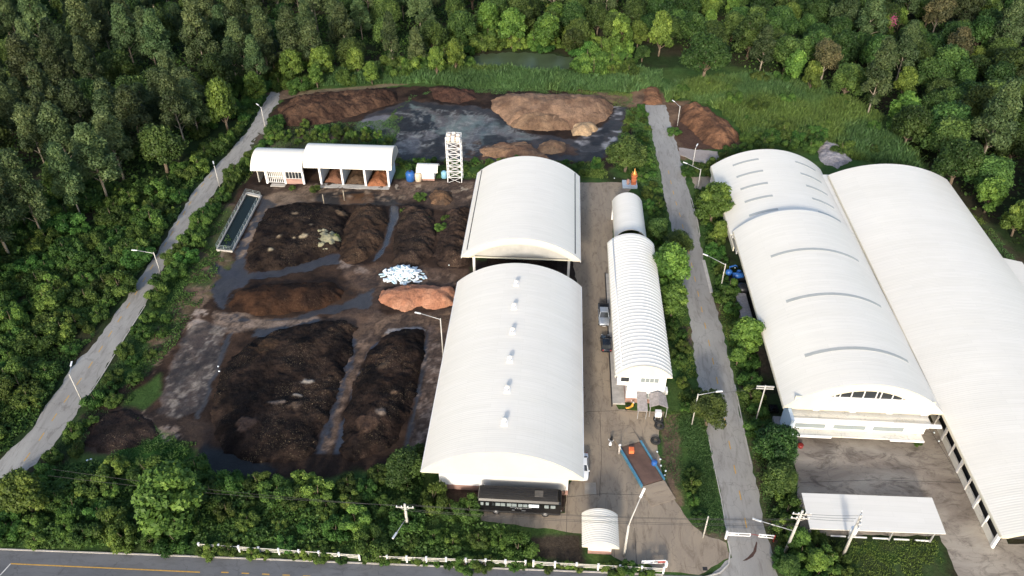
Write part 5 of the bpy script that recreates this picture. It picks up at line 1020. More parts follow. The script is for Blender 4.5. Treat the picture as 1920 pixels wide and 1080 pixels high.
for s in (-1, 1):
    mb = MB(); mb.add([(s * (hl + .12), -Wd / 2 - .1, 0), (s * (hl + 3.2), -Wd / 2 - .3, 0), (s * (hl + 3.2), Wd / 2 + .3, 0), (s * (hl + .12), Wd / 2 + .1, 0), (s * (hl + .12), -Wd / 2 - .1, .33), (s * (hl + 3.2), -Wd / 2 - .3, .03), (s * (hl + 3.2), Wd / 2 + .3, .03), (s * (hl + .12), Wd / 2 + .1, .33)], [(0, 3, 2, 1), (4, 5, 6, 7), (0, 1, 5, 4), (1, 2, 6, 5), (2, 3, 7, 6), (3, 0, 4, 7)])
    mb.build('ramp', M['concrete'], t)
X, Y = G(1183, 850); mb = MB(); mb.box(-.35, .35, -.4, .4, 0, .6); mb.box(-.1, .1, -.3, .3, .6, .68)
o = mb.build('plastic_crate', M['orange'], None, (X, Y, .36), bevel=.08); tag(o, 'bright orange plastic box standing on the weighbridge deck', 'box')
X, Y = G(1226, 873); mb = MB(); mb.tube([(0, 0, 0), (0, 0, .1), (0, 0, .85), (0, 0, .95)], [.36, .4, .4, .34], 16); o = mb.build('barrel', M['blue'], None, (X, Y, 0)); tag(o, 'small bright blue barrel right of the weighbridge', 'barrel')
# tyres on the verge
ty = None
for i, (px, py, lab) in enumerate([(1234, 788, 'old grey tyre lying at the verge nearest the awning'), (1236, 800, 'old tyre with weeds growing in it below the first verge tyre'), (1229, 828, 'black tyre leaning near the blue barrel side of the verge')]):
    X, Y = G(px, py)
    if ty is None:
        mb = MB(); rr = []
        for q in range(24):
            a = q * math.pi / 12; rr.append([((.55 + .2 * math.cos(b)) * math.cos(a), (.55 + .2 * math.cos(b)) * math.sin(a), .17 + .17 * math.sin(b)) for b in [k2 * math.pi / 4 for k2 in range(8)]])
        rr.append(rr[0]); mb.loft(rr, True, cap=False); ty = mb.build('tyre', M['rubber'], None); t2 = ty
    else: t2 = copy_tree(ty)
    t2.location = (X, Y, .02); tag(t2, lab, 'tyre', 'old tyres on the verge')

# ---------------------------------------------------------------- sacks
rnd = random.Random(5); sk = []
for m1 in ('bag', 'bag', 'bag2'):
    mb = MB(); mb.loft([[(x * k2, y, z * k2 + .12) for x, z in ((-.3, 0), (-.2, -.09), (.2, -.09), (.3, 0), (.2, .11), (-.2, .11))] for y, k2 in ((-.55, .35), (-.42, .9), (-.1, 1.05), (.2, .98), (.45, .9), (.56, .3))], True)
    sk.append(mb)
ctrb = G(757, 517); protos = [sk[i].build('woven_sack', M[('bag', 'bag', 'bag2')[i]]) for i in range(3)]
for p_ in protos: tag(p_, 'white or pale blue woven sack in the big tumbled heap above the orange sand', 'sack', 'woven sacks heaped above the orange sand')
cnt = 0
for lay in range(4):
    for i in range(95 - lay * 18):
        for _ in range(20):
            a = rnd.random() * 2 * math.pi; r_ = math.sqrt(rnd.random()); k3 = 1 - lay * .2; x, y = 4.15 * r_ * math.cos(a) * k3, 2.7 * r_ * math.sin(a) * k3
            break
        z = lay * .36 + rnd.random() * .12 + .35 * (1 - r_) * (lay > 0)
        src = protos[rnd.choice((0, 0, 1, 1, 2))]; o = src if cnt < 3 and src.location.length == 0 else copy_tree(src); cnt += 1
        o.location = (ctrb[0] + x, ctrb[1] + y, z + .02); o.rotation_euler = (rnd.uniform(-.25, .25) + .25 * lay * (rnd.random() - .5), rnd.uniform(-.3, .3), rnd.random() * 6.28); o.scale = (rnd.uniform(.6, .85), rnd.uniform(.75, 1.15), rnd.uniform(.7, 1.1))

# ---------------------------------------------------------------- poles, lamps, cables, fences, gates
def lamp_post(px, h, arm, label, z=.0, base=None, r=.08):
    X, Y = base or G(*px); t = empty('street_lamp', (X, Y, 0), 0, label, 'street lamp')
    mb = MB(); mb.tube([(0, 0, 0), (0, 0, h)], [r * 1.25, r], 10); mb.build('pole', M['pole'], t)
    if arm:
        ax, ay = arm; L_ = math.hypot(ax, ay); u = Vector((ax, ay, 0)) / L_
        mb = MB(); mb.tube([(0, 0, h - .3), u * .25 + Vector((0, 0, h - .15)), u * (L_ - .5) + Vector((0, 0, h + .25 * L_ / 2))], .045, 8); mb.build('arm', M['steel'], t)
        a = u * (L_ - .6) + Vector((0, 0, h + .25 * L_ / 2 - .02)); b = u * (L_ + .35) + Vector((0, 0, h + .25 * L_ / 2 + .08))
        mb = MB(); mb.bar(a, b, .24, .13); mb.build('lamp_head', M['lamp'], t, bevel=.03)
    return t
SG = 'street lamps along the two side roads'
tag(lamp_post((157, 758), 6.2, (-.6, 2.0), 'slim white lamp post lowest down beside the left road'), group=SG)
tag(lamp_post((303, 517), 5.2, (-3.4, -.2), 'lamp post with long arm reaching left over the left road'), group=SG)
tag(lamp_post((412, 350), 5.0, (-.6, 1.2), 'lamp post beside the left road level with the railed tank'), group=SG)
tag(lamp_post((499, 246), 6.2, (-1.2, 1.0), 'farthest lamp post at the broken end of the left road'), group=SG)
tag(lamp_post((1415, 796), 8.0, (.01, .01), 'tall pole with a short crossbar beside the corner of the front hall'), group=SG)
tag(lamp_post((1350, 546), 6.0, (-3.4, 1.8), 'lamp post with long arm in front of the blue machinery'), group=SG)
tag(lamp_post((1297, 797), 6.4, (3.0, .3), 'lamp post with arm over the small tree on the verge'), group=SG)
tag(lamp_post((1307, 360), 5.5, (-3.2, 1.6), 'lamp post with long arm beside the back corner of the rear hall'), group=SG)
tag(lamp_post((1297, 322), 5.8, (.5, 1.2), 'lamp post on the pale slab right of the road'), group=SG)
tag(lamp_post((1270, 236), 5.2, (-1.5, 2.0), 'lamp post at the red-brown earth mound'), group=SG)
tag(lamp_post((1318, 1008), 4.4, None, 'plain white post at the tip of the grass verge'), group=SG)
tag(lamp_post(None, 9.3, (-3.6, .5), 'lamp post with arm against the left wall of the long warehouse', base=(-16.4, 88.6)), group=SG)
t = lamp_post((1170, 1042), 6.2, None, 'bent white entrance lamp post right of the guard house', r=.14)
mb = MB(); mb.tube([(0, 0, 6.1), (.3, .5, 7.0), (1.3, 2.0, 9.2)], .08, 8); mb.build('arm', M['pole'], t)
mb = MB(); mb.bar((1.2, 1.9, 9.1), (1.7, 2.7, 9.9), .28, .14); mb.build('lamp_head', M['lamp'], t, bevel=.03)
t = [o for o in COL.objects if o.get('label') == 'tall pole with a short crossbar beside the corner of the front hall'][0]
for ch in list(t.children):
    if ch.name.split('.')[0] in ('arm', 'lamp_head'): bpy.data.objects.remove(ch)
mb = MB(); mb.box(-1.2, 1.2, -.08, .08, 7.7, 7.85); mb.box(-1.2, 1.2, -.08, .08, 7.3, 7.42); mb.build('crossbar', M['pole'], t)
def utility_pole(base, h, label, lean=(0, 0), lamp=None, arms=2, transformer=False, yaw=0.0):
    t = empty('utility_pole', (base[0], base[1], 0), yaw, label, 'utility pole')
    top = Vector((lean[0], lean[1], h)); mb = MB(); mb.tube([(0, 0, 0), top], [.2, .14], 10); mb.build('pole', M['pole'], t)
    for k2 in range(arms):
        z = h - .5 - k2 * .8; c = top * (z / h); mb = MB(); mb.box(c.x - 1.1, c.x + 1.1, c.y - .18, c.y - .08, z - .06, z + .06); mb.bar((c.x - .7, c.y - .13, z), (c.x, c.y - .1, z - .6), .05); mb.bar((c.x + .7, c.y - .13, z), (c.x, c.y - .1, z - .6), .05); ca = mb.build('crossarm', M['pole'], t)
        mb = MB()
        for x in (-1.0, -.4, .4, 1.0): mb.tube([(c.x + x, c.y - .13, z + .06), (c.x + x, c.y - .13, z + .15), (c.x + x, c.y - .13, z + .3)], [.05, .08, .04], 8)
        mb.build('insulator', M['lamp'], ca)
    if transformer:
        c = top * .55; mb = MB(); mb.tube([(c.x + .55, c.y - .1, h * .5), (c.x + .55, c.y - .1, h * .5 + 1.0)], [.42, .42], 14); mb.ball((c.x + .55, c.y - .1, h * .5 + 1.0), .42, .42, .15); mb.build('transformer', M['lamp'], t)
    if lamp:
        z = h * .52; c = top * .52; e = Vector((lamp[0], lamp[1], z + .6)); mb = MB(); mb.tube([c, e], .05, 8); mb.build('arm', M['steel'], t)
        d = (e - c).normalized(); mb = MB(); mb.bar(e - d * .3, e + d * .8, .25, .13); mb.build('lamp_head', M['lamp'], t, bevel=.03)
    return t
UP = 'utility poles along the entrance'
p1 = G(1472, 1035); p2 = G(1579, 1045); p0 = G(766, 998)
tag(utility_pole(p1, 8.4, 'leaning utility pole with lamp arm between the gated road and carport', (.25, 0), (-4.0, .8)), group=UP)
tag(utility_pole(p2, 8.8, 'utility pole with transformer standing in front of the carport roof', (-.3, .1), None, 2, True, R(70)), group=UP)
tag(utility_pole(p0, 5.8, 'short utility pole with drooping lamp among the roadside bushes', (0, 0), (-.8, -2.8), 1), group=UP)
def cable(a, b, sag, label, r=.022):
    a, b = Vector(a), Vector(b); n = 18; c = (a + b) / 2; mb = MB()
    mb.tube([tuple(a + (b - a) * i / n - Vector((0, 0, sag * 4 * (i / n) * (1 - i / n))) - c) for i in range(n + 1)], r, 5)
    o = mb.build('power_cable', M['cable'], None, tuple(c), fix=False); return tag(o, label, 'cable', 'overhead cables')
for k2, (dy, z0) in enumerate(((0, 5.6), (.35, 5.3), (-.3, 4.9), (.2, 4.5))):
    cable((p0[0], p0[1] + dy, z0), (p1[0] + .2, p1[1] + dy, z0 + 1.0), .9, 'overhead cable running from the bush-side pole past the guard house roof')
for k2, dz in enumerate((0, .8, 1.6)):
    cable((p1[0] + .2, p1[1] - .2 + .3 * k2, 8.1 - dz), (p2[0] - .3, p2[1] + .2 * k2, 8.4 - dz), .15, 'short overhead cable between the two big utility poles by the carport')
for k2 in range(2):
    cable((p0[0], p0[1] + .2 * k2, 5.5 - .4 * k2), (-62, 58.5 + k2, 6.5), .8, 'overhead cable running left from the bush-side pole')
cable(G(1440, 722, 7.6) + (7.5,), G(1345, 738, 6.0) + (6.2,), .3, 'thin cable crossing the right road to the verge lamp')
# white rail fence: one run per stretch
def rail_fence(pts, label, skip=()):
    a = Vector(pts[0]); t = empty('rail_fence', (a.x, a.y, 0), 0, label, 'fence'); P = [Vector(p) - a for p in pts]; tot = 0
    for i in range(len(P) - 1):
        L_ = (P[i + 1] - P[i]).length; n = max(1, round(L_ / 2.45)); d = (P[i + 1] - P[i]) / n
        for k2 in range(n + (i == len(P) - 2)):
            p = P[i] + d * k2; mb = MB(); mb.box(p.x - .1, p.x + .1, p.y - .1, p.y + .1, 0, 1.12); mb.box(p.x - .13, p.x + .13, p.y - .13, p.y + .13, 1.12, 1.18); mb.build('post', M['white'], t)
        for z in (.42, .72, 1.0):
            mb = MB(); mb.bar((P[i].x, P[i].y - .0, z), (P[i + 1].x, P[i + 1].y, z), .05, .08); mb.build('rail', M['oldwhite'], t)
rail_fence([G(376, 1029), G(675, 1050)], 'left run of white three-rail fence along the wide road')
rail_fence([G(690, 1051), G(985, 1062)], 'middle run of white three-rail fence, half overgrown by bushes')
rail_fence([G(1000, 1062), G(1243, 1075)], 'right run of white three-rail fence ending beside the driveway')
# folding gate across the right road
def truss(a, b, label, name='barrier_gate'):
    a, b = Vector(a), Vector(b); t = empty(name, (a.x, a.y, 0.02), math.atan2((b - a).y, (b - a).x), label, 'gate'); L_ = (b - a).length
    mb = MB(); mb.bar((0, 0, 1.25), (L_, 0, 1.25), .09); mb.bar((0, 0, .75), (L_, 0, .75), .09); n = max(2, int(L_ / 1.1))
    for k2 in range(n + 1): mb.bar((L_ * k2 / n, 0, .75), (L_ * k2 / n, 0, 1.25), .08)
    mb.build('frame', M['white'], t); mb = MB()
    for k2 in range(0, n, 2): mb.bar((L_ * k2 / n, 0, .78), (L_ * (k2 + 1) / n, 0, 1.22), .09)
    mb.build('brace', M['white'], t); return t, L_
t, L_ = truss(G(1360, 1010), G(1404, 1012), 'left leaf of the white lattice gate across the right road')
mb = MB(); mb.box(-.12, .12, -.12, .12, 0, 1.5); mb.build('post', M['white'], t)
mb = MB(); mb.bar((L_, 0, 1.2), (L_ + 1.0, -.1, 1.1), .05); mb.build('red_rod', M['red'], t)
t, L_ = truss(G(1420, 1013), G(1449, 1016), 'right leaf of the white lattice gate with a red post')
mb = MB(); mb.box(L_ - .04, L_ + .08, -.06, .06, 0, 1.35); mb.build('post', M['red'], t)
t, L_ = truss(G(1202, 1063), G(1246, 1062), 'red and white boom gate folded by the fence end', 'boom_gate')
mb = MB(); mb.box(L_ - .9, L_, -.05, .05, .8, 1.2); mb.build('red_panel', M['red'], t)
mb = MB(); mb.box(L_ - .05, L_ + .3, -.2, .2, 0, .9); mb.build('gate_box', M['white'], t, bevel=.03)
X, Y = G(1210, 1060); mb = MB(); mb.box(-.5, .5, -.06, .06, .55, .95); mb.box(-.4, -.34, -.03, .03, 0, .55); mb.box(.34, .4, -.03, .03, 0, .55)
tag(mb.build('sign_board', M['white'], None, (X, Y, 0)), 'small blank white sign board in front of the boom gate', 'sign')
# two posts standing in the brown pool
for px, lab in (((560 / 1, 0), ''),): pass
pp = None
for (px, py), lab in (((608, 384), 'left wooden post standing in the brown pool before the storage shed'), ((646, 376), 'right wooden post standing in the brown pool before the storage shed')):
    X, Y = G(px, py); mb = MB(); mb.tube([(0, 0, -.05), (0, 0, 2.4)], [.12, .1], 8); mb.cyl(0, 0, 2.4, 2.44, .11, .1, 8); tag(mb.build('wooden_post', M['palebark'], None, (X, Y, 0)), lab, 'post')
# blue machinery and grey tanks between the halls and the verge
X, Y = G(1385, 518, .8); t = empty('pump_machine', (X - .2, Y, 0), R(10), 'blue painted pump machinery beside the side wall of the front hall', 'machine')
mb = MB(); mb.tube([(-.9, 0, 1.0), (.9, 0, 1.0)], .55, 14); mb.build('motor', M['blue'], t); mb = MB(); mb.ball((-1.4, .8, 1.2), .7, .6, .6); mb.ball((.6, 1.0, .9), .5); mb.build('pump', M['blue'], t)
mb = MB(); mb.tube([(-1.4, .8, 1.6), (-1.4, .8, 2.4), (-.4, .9, 2.6), (.2, 1.2, 2.0)], .14, 10); mb.tube([(.9, 0, 1), (1.6, -.5, 1.2), (1.6, -.5, .2)], .12, 8); mb.build('pipe', M['blue'], t)
mb = MB(); mb.box(-1.8, 1.6, -.8, 1.6, 0, .35); mb.build('base', M['dark'], t)
X, Y = G(1392, 540, 1.0); mb = MB(); mb.tube([(0, 0, 0), (0, 0, 1.4), (0, 0, 1.55)], [1.0, 1.0, .5], 18); tag(mb.build('round_tank', M['busroof'], None, (X, Y, 0)), 'squat black round tank below the blue pump machinery', 'tank')
X, Y = G(1402, 585); mb = MB(); mb.box(-.9, .9, -3.4, 3.4, .3, 1.5); o = mb.build('grey_box_tank', M['gravel'], None, (X - .9, Y, 0), bevel=.12); mb = MB(); mb.box(-.7, -.5, -3, 3, 0, .3); mb.box(.5, .7, -3, 3, 0, .3); mb.build('skid', M['dark'], o); tag(o, 'long grey box tank lying along the blue wall of the front hall', 'tank')
X, Y = G(1460, 795); mb = MB(); mb.box(-.8, .8, -.9, .9, 0, .7); tag(mb.build('grey_crate', M['gravel'], None, (X, Y, 0), bevel=.04), 'grey crate at the foot of the front hall corner', 'crate')
X, Y = G(1455, 770); mb = MB(); mb.box(-.6, .6, -.6, .8, 0, .5); mb.box(-.3, .5, -.4, .4, .5, .8); tag(mb.build('black_crate', M['blackpaint'], None, (X - .4, Y, 0), bevel=.05), 'black bundle on the ground beside the front hall corner', 'bundle')
X, Y = G(1500, 838); mb = MB(); mb.tube([(0, 0, 0), (0, 0, .5), (0, 0, .52)], [.36, .4, .3], 14); tag(mb.build('red_basin', M['red'], None, (X, Y, 0)), 'small red basin on the stained yard', 'basin')
# bucket-size litter, each countable piece its own thing
lit = None
for (px, py) in [(1232, 848), (1238, 862), (1239, 874), (1246, 892), (1248, 884), (842, 500), (165, 866), (172, 864), (158, 888), (410, 690), (412, 699), (655, 852), (1378, 503), (842, 492), (1751, 812), (1760, 828), (1152, 335), (760, 632), (705, 765), (625, 620)]:
    X, Y = G(px, py)
    if lit is None:
        mb = MB(); mb.ball((0, 0, .1), .17, .13, .09, 8, 5); lit = mb.build('white_litter', M['bag'], None); l2 = lit; tag(lit, 'small white scrap of litter on the ground', 'litter', 'scraps of white litter')
    else: l2 = copy_tree(lit)
    l2.location = (X, Y, .02 if px > 1100 else .25); l2.rotation_euler = (0, 0, px * 1.7)
for pts in ([(1062, 932), (1130, 926), (1200, 928), (1262, 932)], [(1190, 990), (1194, 1068)], [(1150, 985), (1152, 1045)], [(1100, 772), (1160, 770), (1240, 776)], [(1064, 925), (1062, 1000)], [(1125, 775), (1128, 860), (1124, 930)]):
    strip_line('expansion_joint', GP(pts), .05, .0205, M['dark'], .01)
for pts in ([(1500, 905), (1640, 900), (1810, 905)], [(1740, 800), (1790, 880), (1850, 1000)]):
    strip_line('expansion_joint', GP(pts), .05, .0205, M['dark'], .01)
# red-brown leaf streak fallen on the road
o = sheet('mud_streak', GP([(1392, 1052), (1402, 1045), (1412, 1034), (1418, 1015), (1420, 1018), (1418, 1034), (1412, 1044), (1400, 1051)]), 0.026, M['terracotta'] if False else mat('streak', (.06, .03, .022), .8, .3), thick=.01)

# ---------------------------------------------------------------- vegetation
def leaves(name, cen, nrm, size, matl, rs, aspect=.62, tint=None, jitter=.6, parent=None):
    n = len(cen); nr = nrm + rs.normal(0, jitter, (n, 3)); nr /= np.linalg.norm(nr, axis=1)[:, None] + 1e-9
    a = rs.normal(0, 1, (n, 3)); t1 = np.cross(nr, a); t1 /= np.linalg.norm(t1, axis=1)[:, None] + 1e-9; t2 = np.cross(nr, t1)
    s = (size * rs.uniform(.6, 1.4, n))[:, None]
    co = np.stack([cen + t1 * s, cen + t2 * s * aspect, cen - t1 * s * .9, cen - t2 * s * aspect], 1); co[:, 0] -= nr * s * .25; co[:, 2] -= nr * s * .25
    q = np.arange(n * 4).reshape(n, 4); ti = tint if tint is not None else rs.uniform(.6, 1.4, n)
    base = np.stack([ti * (1 + .25 * (ti - 1)), ti, ti * .85], 1) if ti.ndim == 1 else ti
    return mesh_np(name, co.reshape(-1, 3), q, None, matl, False, np.repeat(base, 4, 0))
def crown_points(rs, lobes, n, flat=.9):
    """leaf positions on the skins of overlapping lobes (cx,cy,cz,r), inner parts thinned out"""
    L = np.array(lobes); wt = L[:, 3] ** 2; wt /= wt.sum(); k2 = rs.choice(len(L), n, p=wt)
    d = rs.normal(0, 1, (n, 3)); d[:, 2] += .25; d /= np.linalg.norm(d, axis=1)[:, None]; rad = L[k2, 3] * np.clip(rs.normal(.95, .13, n), .35, 1.2); rad *= 1 + .22 * np.sin(d[:, 0] * 7 + k2) * np.cos(d[:, 1] * 6 + k2 * 2)
    p = L[k2, :3] + d * rad[:, None] * np.array([1, 1, flat]); keep = np.ones(n, bool)
    for i in range(len(L)):
        dd = np.linalg.norm((p - L[i, :3]) / np.array([1, 1, flat]), axis=1); keep &= ~((dd < L[i, 3] * .68) & (k2 != i) & (rs.rand(n) < .85))
    lt = 0.6 + 0.8 * rs.rand(len(L)); return p[keep], d[keep], lt[k2[keep]]
def make_lobes(rs, W, z0, z1, n, kind):
    out = []
    for i in range(n):
        f = (i + .5) / n; z = z0 + (z1 - z0) * (f ** .8)
        if kind == 'tall': rr = W / 2 * (1 - .55 * abs(f - .35) ** 1.1) * .40; spread = W / 2 * (1.05 - f) * .8 + .25
        elif kind == 'broad': rr = W / 2 * .31; spread = W / 2 * .72 * math.sqrt(max(0.05, 1 - f * f * .9))
        else: rr = W / 2 * .27; spread = W / 2 * .85; z = z0 + (z1 - z0) * rs.rand() * (1.05 - .5 * rs.rand())
        a = i * 2.4 + rs.rand() * .9; s = spread * rs.uniform(.55, 1.0) if i < n - 1 else spread * .3
        out.append((s * math.cos(a), s * math.sin(a), z, rr * rs.uniform(.75, 1.2)))
    return out
M['leaf_forest'] = leaf_mat('forest_leaf', (0.070, 0.108, 0.048), .025, .45, .3)
M['leaf_broad'] = leaf_mat('broad_leaf', (0.058, 0.108, 0.030), .03, .4, .3)
M['leaf_bush'] = leaf_mat('bush_leaf', (0.078, 0.148, 0.034), .03, .35, .35)
M['leaf_bright'] = leaf_mat('bright_leaf', (0.100, 0.172, 0.036), .02, .25)
M['leaf_grass'] = leaf_mat('grass_blade', (0.068, 0.135, 0.045), .0, .0)
M['leaf_weed'] = leaf_mat('weed_leaf', (0.072, 0.142, 0.036), .0, .0, .35)
M['leaf_tan'] = leaf_mat('dry_leaf', (0.105, 0.105, 0.055), .01, .2)
M['flower'] = mat('magenta_flower', (.35, .03, .16), .6, .2)
def tree_proto(seed, H, W, z0, nl, nleaf, lsize, kind, leafm, barkm, trunk_r=.22, flat=.9, multi=1):
    rs = np.random.RandomState(seed); lobes = make_lobes(rs, W, z0, H - W * .12, nl, kind)
    p, d, lt = crown_points(rs, lobes, nleaf, flat); d2 = d + np.array([0, 0, .35]); 
    cm = leaves('crown', p, d2, lsize, M[leafm], rs, tint=lt * rs.uniform(.75, 1.25, len(p)))
    mb = MB(); lean = rs.uniform(-.4, .4, 2)
    for m_ in range(multi):
        ox, oy = (rs.uniform(-.7, .7, 2) if multi > 1 else (0, 0)); zt = H * .86
        pts = [(ox + lean[0] * (f ** 1.5) + .12 * math.sin(f * 5 + m_), oy + lean[1] * (f ** 1.5), zt * f) for f in np.linspace(0, 1, 7)]
        mb.tube(pts, [trunk_r * (1.25 - 1.05 * f) for f in np.linspace(0, 1, 7)], 7)
    for l in lobes[:: 1 if kind != 'bush' else 2]:
        zb = max(z0 * .55, l[2] - W * .35) if kind != 'tall' else l[2] - abs(l[3]) - .6; f = zb / (H * .86); b = (lean[0] * f ** 1.5, lean[1] * f ** 1.5, zb)
        mb.tube([b, ((b[0] + l[0]) / 2, (b[1] + l[1]) / 2, (zb + l[2]) / 2 + .15), l[:3]], [trunk_r * .4, trunk_r * .28, trunk_r * .12], 5)
    o = mb.build('trunk', M[barkm], fix=False); tm = o.data; bpy.data.objects.remove(o); return cm, tm
def put_tree(proto, x, y, s, rz, name, label, cat, group=None, sz=1.0, two=True):
    cm, tm = proto; t = empty(name, (x, y, 0), rz, label, cat, group); k3 = rnd.uniform(.85, 1.2); t.scale = (s * k3, s * rnd.uniform(.85, 1.15), s * sz * rnd.uniform(.85, 1.12))
    link('trunk', tm, t); link('crown', cm, t); return t
TALL = [tree_proto(100 + i, 16.5 + (i % 3) * 1.5, 7.6, 5.2 - (i % 2) * 1.5, 22, 9000, .235, 'tall', 'leaf_forest', 'palebark', .19) for i in range(5)]
BROAD = [tree_proto(200 + i, 9.0 + (i % 3), 8.6, 3.4, 24, 11000, .225, 'broad', 'leaf_broad', 'bark', .28) for i in range(5)]
LIGHT = [tree_proto(300 + i, 8.5, 6.4, 2.4, 19, 8000, .235, 'broad', 'leaf_bright', 'bark', .2) for i in range(3)]
TANT = [tree_proto(400 + i, 12, 8.0, 5.5, 19, 7000, .2, 'broad', 'leaf_tan', 'palebark', .24) for i in range(2)]
BUSH = [tree_proto(500 + i, 3.2 + .5 * (i % 3), 5.6, .5, 17, 6000, .165, 'bush', 'leaf_bush', 'bark', .08) for i in range(5)]
BUSHY = [tree_proto(520 + i, 4.0, 5.0, .5, 15, 5000, .18, 'bush', 'leaf_bright', 'bark', .08) for i in range(3)]
rnd = random.Random(11)
placed = []
OUT = [np.array(p) for p in ()]
FIELD = GP([(1245, 165), (1340, 145), (1440, 145), (1500, 155), (1600, 190), (1670, 235), (1710, 300), (1760, 350), (1700, 315), (1600, 300), (1530, 262), (1400, 262), (1385, 235), (1340, 200), (1290, 185), (1250, 190)])
BAND = GP([(505, 160), (560, 145), (700, 125), (830, 108), (900, 130), (1080, 138), (1180, 125), (1240, 140), (1240, 160), (1180, 172), (1060, 170), (930, 165), (780, 156), (640, 160), (530, 168)])
def inpoly(x, y, poly): return sdist(np.array([x]), np.array([y]), poly)[0] > 0
NOGO = [([(-9, 58.8), (5, 58.8), (5, 66), (-9, 66)], 2.0), (road_l, 1.3), (road_r, 1.0), (drive, 0.8), (yardr, .5), ([(-15.9, 63), (5.3, 63), (5.3, 138), (-15.9, 138)], 1), ([(33, 74), (52, 73), (54, 57), (78, 57), (84, 100), (80, 146), (57, 148), (33, 148)], .6), ([(9, 80), (18.3, 80), (18, 133), (11, 133)], .4), ([(-66, 140), (-33, 140), (-33, 150), (-66, 150)], 1)]
def clear(x, y, r=0.0):
    for poly, m_ in NOGO:
        if sdist(np.array([x]), np.array([y]), poly)[0] > -(m_ + r): return False
    return True
def visible(x, y, z=6, mrg=6):
    c, s = math.cos(CAM_W), math.sin(CAM_W); a = x * c + y * s; b = -x * s + y * c; dz = CAM_H - z
    dep = b * math.cos(CAM_P) + dz * math.sin(CAM_P); dn = dz * math.cos(CAM_P) - b * math.sin(CAM_P); px = 960 + CAM_F * a / dep; py = 540 + CAM_F * dn / dep
    return -90 < px < 2010 and -110 < py < 1150
def scatter(poly, gap, n, fn, r=0.0, own=None):
    P = np.array(poly); mn, mx = P.min(0), P.max(0); k2 = 0; loc_ = own if own is not None else placed
    rs = np.random.RandomState(int(abs(mn[0] * 7 + mx[1] * 13)) % 9999); area = float(np.prod(mx - mn)); m_ = int(min(60000, area / (gap * gap) * 14 + 200))
    x = rs.uniform(mn[0], mx[0], m_); y = rs.uniform(mn[1], mx[1], m_); ok = sdist(x, y, poly) > 0
    for q, g in NOGO: ok &= sdist(x, y, q) < -(g + r)
    cell = {}
    def put(a, b, g): cell.setdefault((int(a // 8), int(b // 8)), []).append((a, b, g))
    for a, b, g in loc_: put(a, b, g)
    for a, b in zip(x[ok], y[ok]):
        if not visible(a, b): continue
        ci, cj = int(a // 8), int(b // 8)
        if any((a - u) ** 2 + (b - v) ** 2 < ((gap + g) / 2) ** 2 for i in (-1, 0, 1) for j in (-1, 0, 1) for u, v, g in cell.get((ci + i, cj + j), ())): continue
        put(a, b, gap); loc_.append((a, b, gap)); fn(float(a), float(b)); k2 += 1
        if k2 >= n: break
    return k2
# named trees first --------------------------------------------------
def spot(px, py, zc, proto, s, name, label, cat='tree', gap=5, sz=1.0, force=True):
    x, y = G(px, py, zc); placed.append((x, y, gap)); return put_tree(proto, x, y, s, rnd.random() * 6.28, name, label, cat, None, sz)
spot(322, 955, 4, LIGHT[0], 1.3, 'roadside_tree', 'large round bright tree overhanging the left end of the rail fence')
spot(45, 930, 3.5, LIGHT[1], .9, 'roadside_tree', 'round bright tree at the bottom left where the narrow road is hidden')
spot(757, 872, 3.5, BROAD[1], .62, 'roadside_tree', 'rounded green tree touching the front left corner of the long warehouse')
spot(1175, 288, 4.5, BROAD[0], 1.0, 'shade_tree', 'broad green tree shading the terracotta shrine')
spot(1232, 432, 3, BROAD[2], .50, 'verge_tree', 'small feathery tree beside the grey arched store')
spot(1272, 458, 3, BROAD[3], .72, 'verge_tree', 'dark round tree between the arched store and the right road')
spot(1252, 520, 4, LIGHT[2], 1.3, 'verge_tree', 'bright tree bulging over the edge of the ribbed roof')
spot(1262, 575, 2.5, LIGHT[0], .8, 'verge_tree', 'smaller bright tree just in front of the one over the ribbed roof')
spot(1338, 392, 3.5, LIGHT[1], 1.15, 'verge_tree', 'bright tree against the left side of the rear hall')
spot(1352, 430, 3, LIGHT[2], .55, 'verge_tree', 'low bright tree below the rear hall corner')
spot(1330, 770, 3, BROAD[4], .72, 'verge_tree', 'small open-crowned tree under the verge lamp arm')
spot(1400, 640, 2.5, LIGHT[0], .85, 'verge_tree', 'bright bushy tree halfway along the blue wall of the front hall')
spot(1385, 665, 2.2, LIGHT[2], .45, 'verge_tree', 'low bright tree at the road edge below the grey box tank')
spot(1455, 845, 3, BROAD[2], .70, 'verge_tree', 'dense green tree left of the stained canopy corner')
spot(1462, 900, 2.5, BROAD[4], .55, 'verge_tree', 'dark green tree left of the stained yard')
spot(1500, 1010, 2.0, LIGHT[1], .42, 'verge_tree', 'small bright tree at the foot of the leaning utility pole')
spot(1530, 1050, 2.0, LIGHT[2], .5, 'verge_tree', 'bright bush-like tree below the carport by the picture edge')
spot(1480, 1062, 1.8, BROAD[1], .34, 'verge_tree', 'small dark tree at the lower right road corner')
spot(415, 195, 7, LIGHT[0], 1.25, 'lone_tree', 'tall yellow-green tree where the narrow road meets the forest', sz=1.2)
spot(212, 275, 5, BROAD[1], 1.15, 'dome_tree', 'wide dome-shaped green tree at the forest edge')
spot(302, 285, 5, BROAD[3], 1.12, 'dome_tree', 'dense deep green dome tree nearest the left road')
spot(1322, 125, 4, BROAD[0], 1.35, 'dome_tree', 'low wide dark tree above the tall grass field', gap=11)
spot(1405, 85, 4, BROAD[2], 1.25, 'dome_tree', 'rounded dark tree upper right of the low wide one', gap=9)
spot(1552, 100, 8, TANT[0], 1.1, 'dry_tree', 'pale dry tree with a visible leaning trunk right of the grass field', gap=8)
spot(1795, 92, 7, TANT[1], 1.05, 'dry_tree', 'round tan-brown tree in the upper right forest', gap=8)
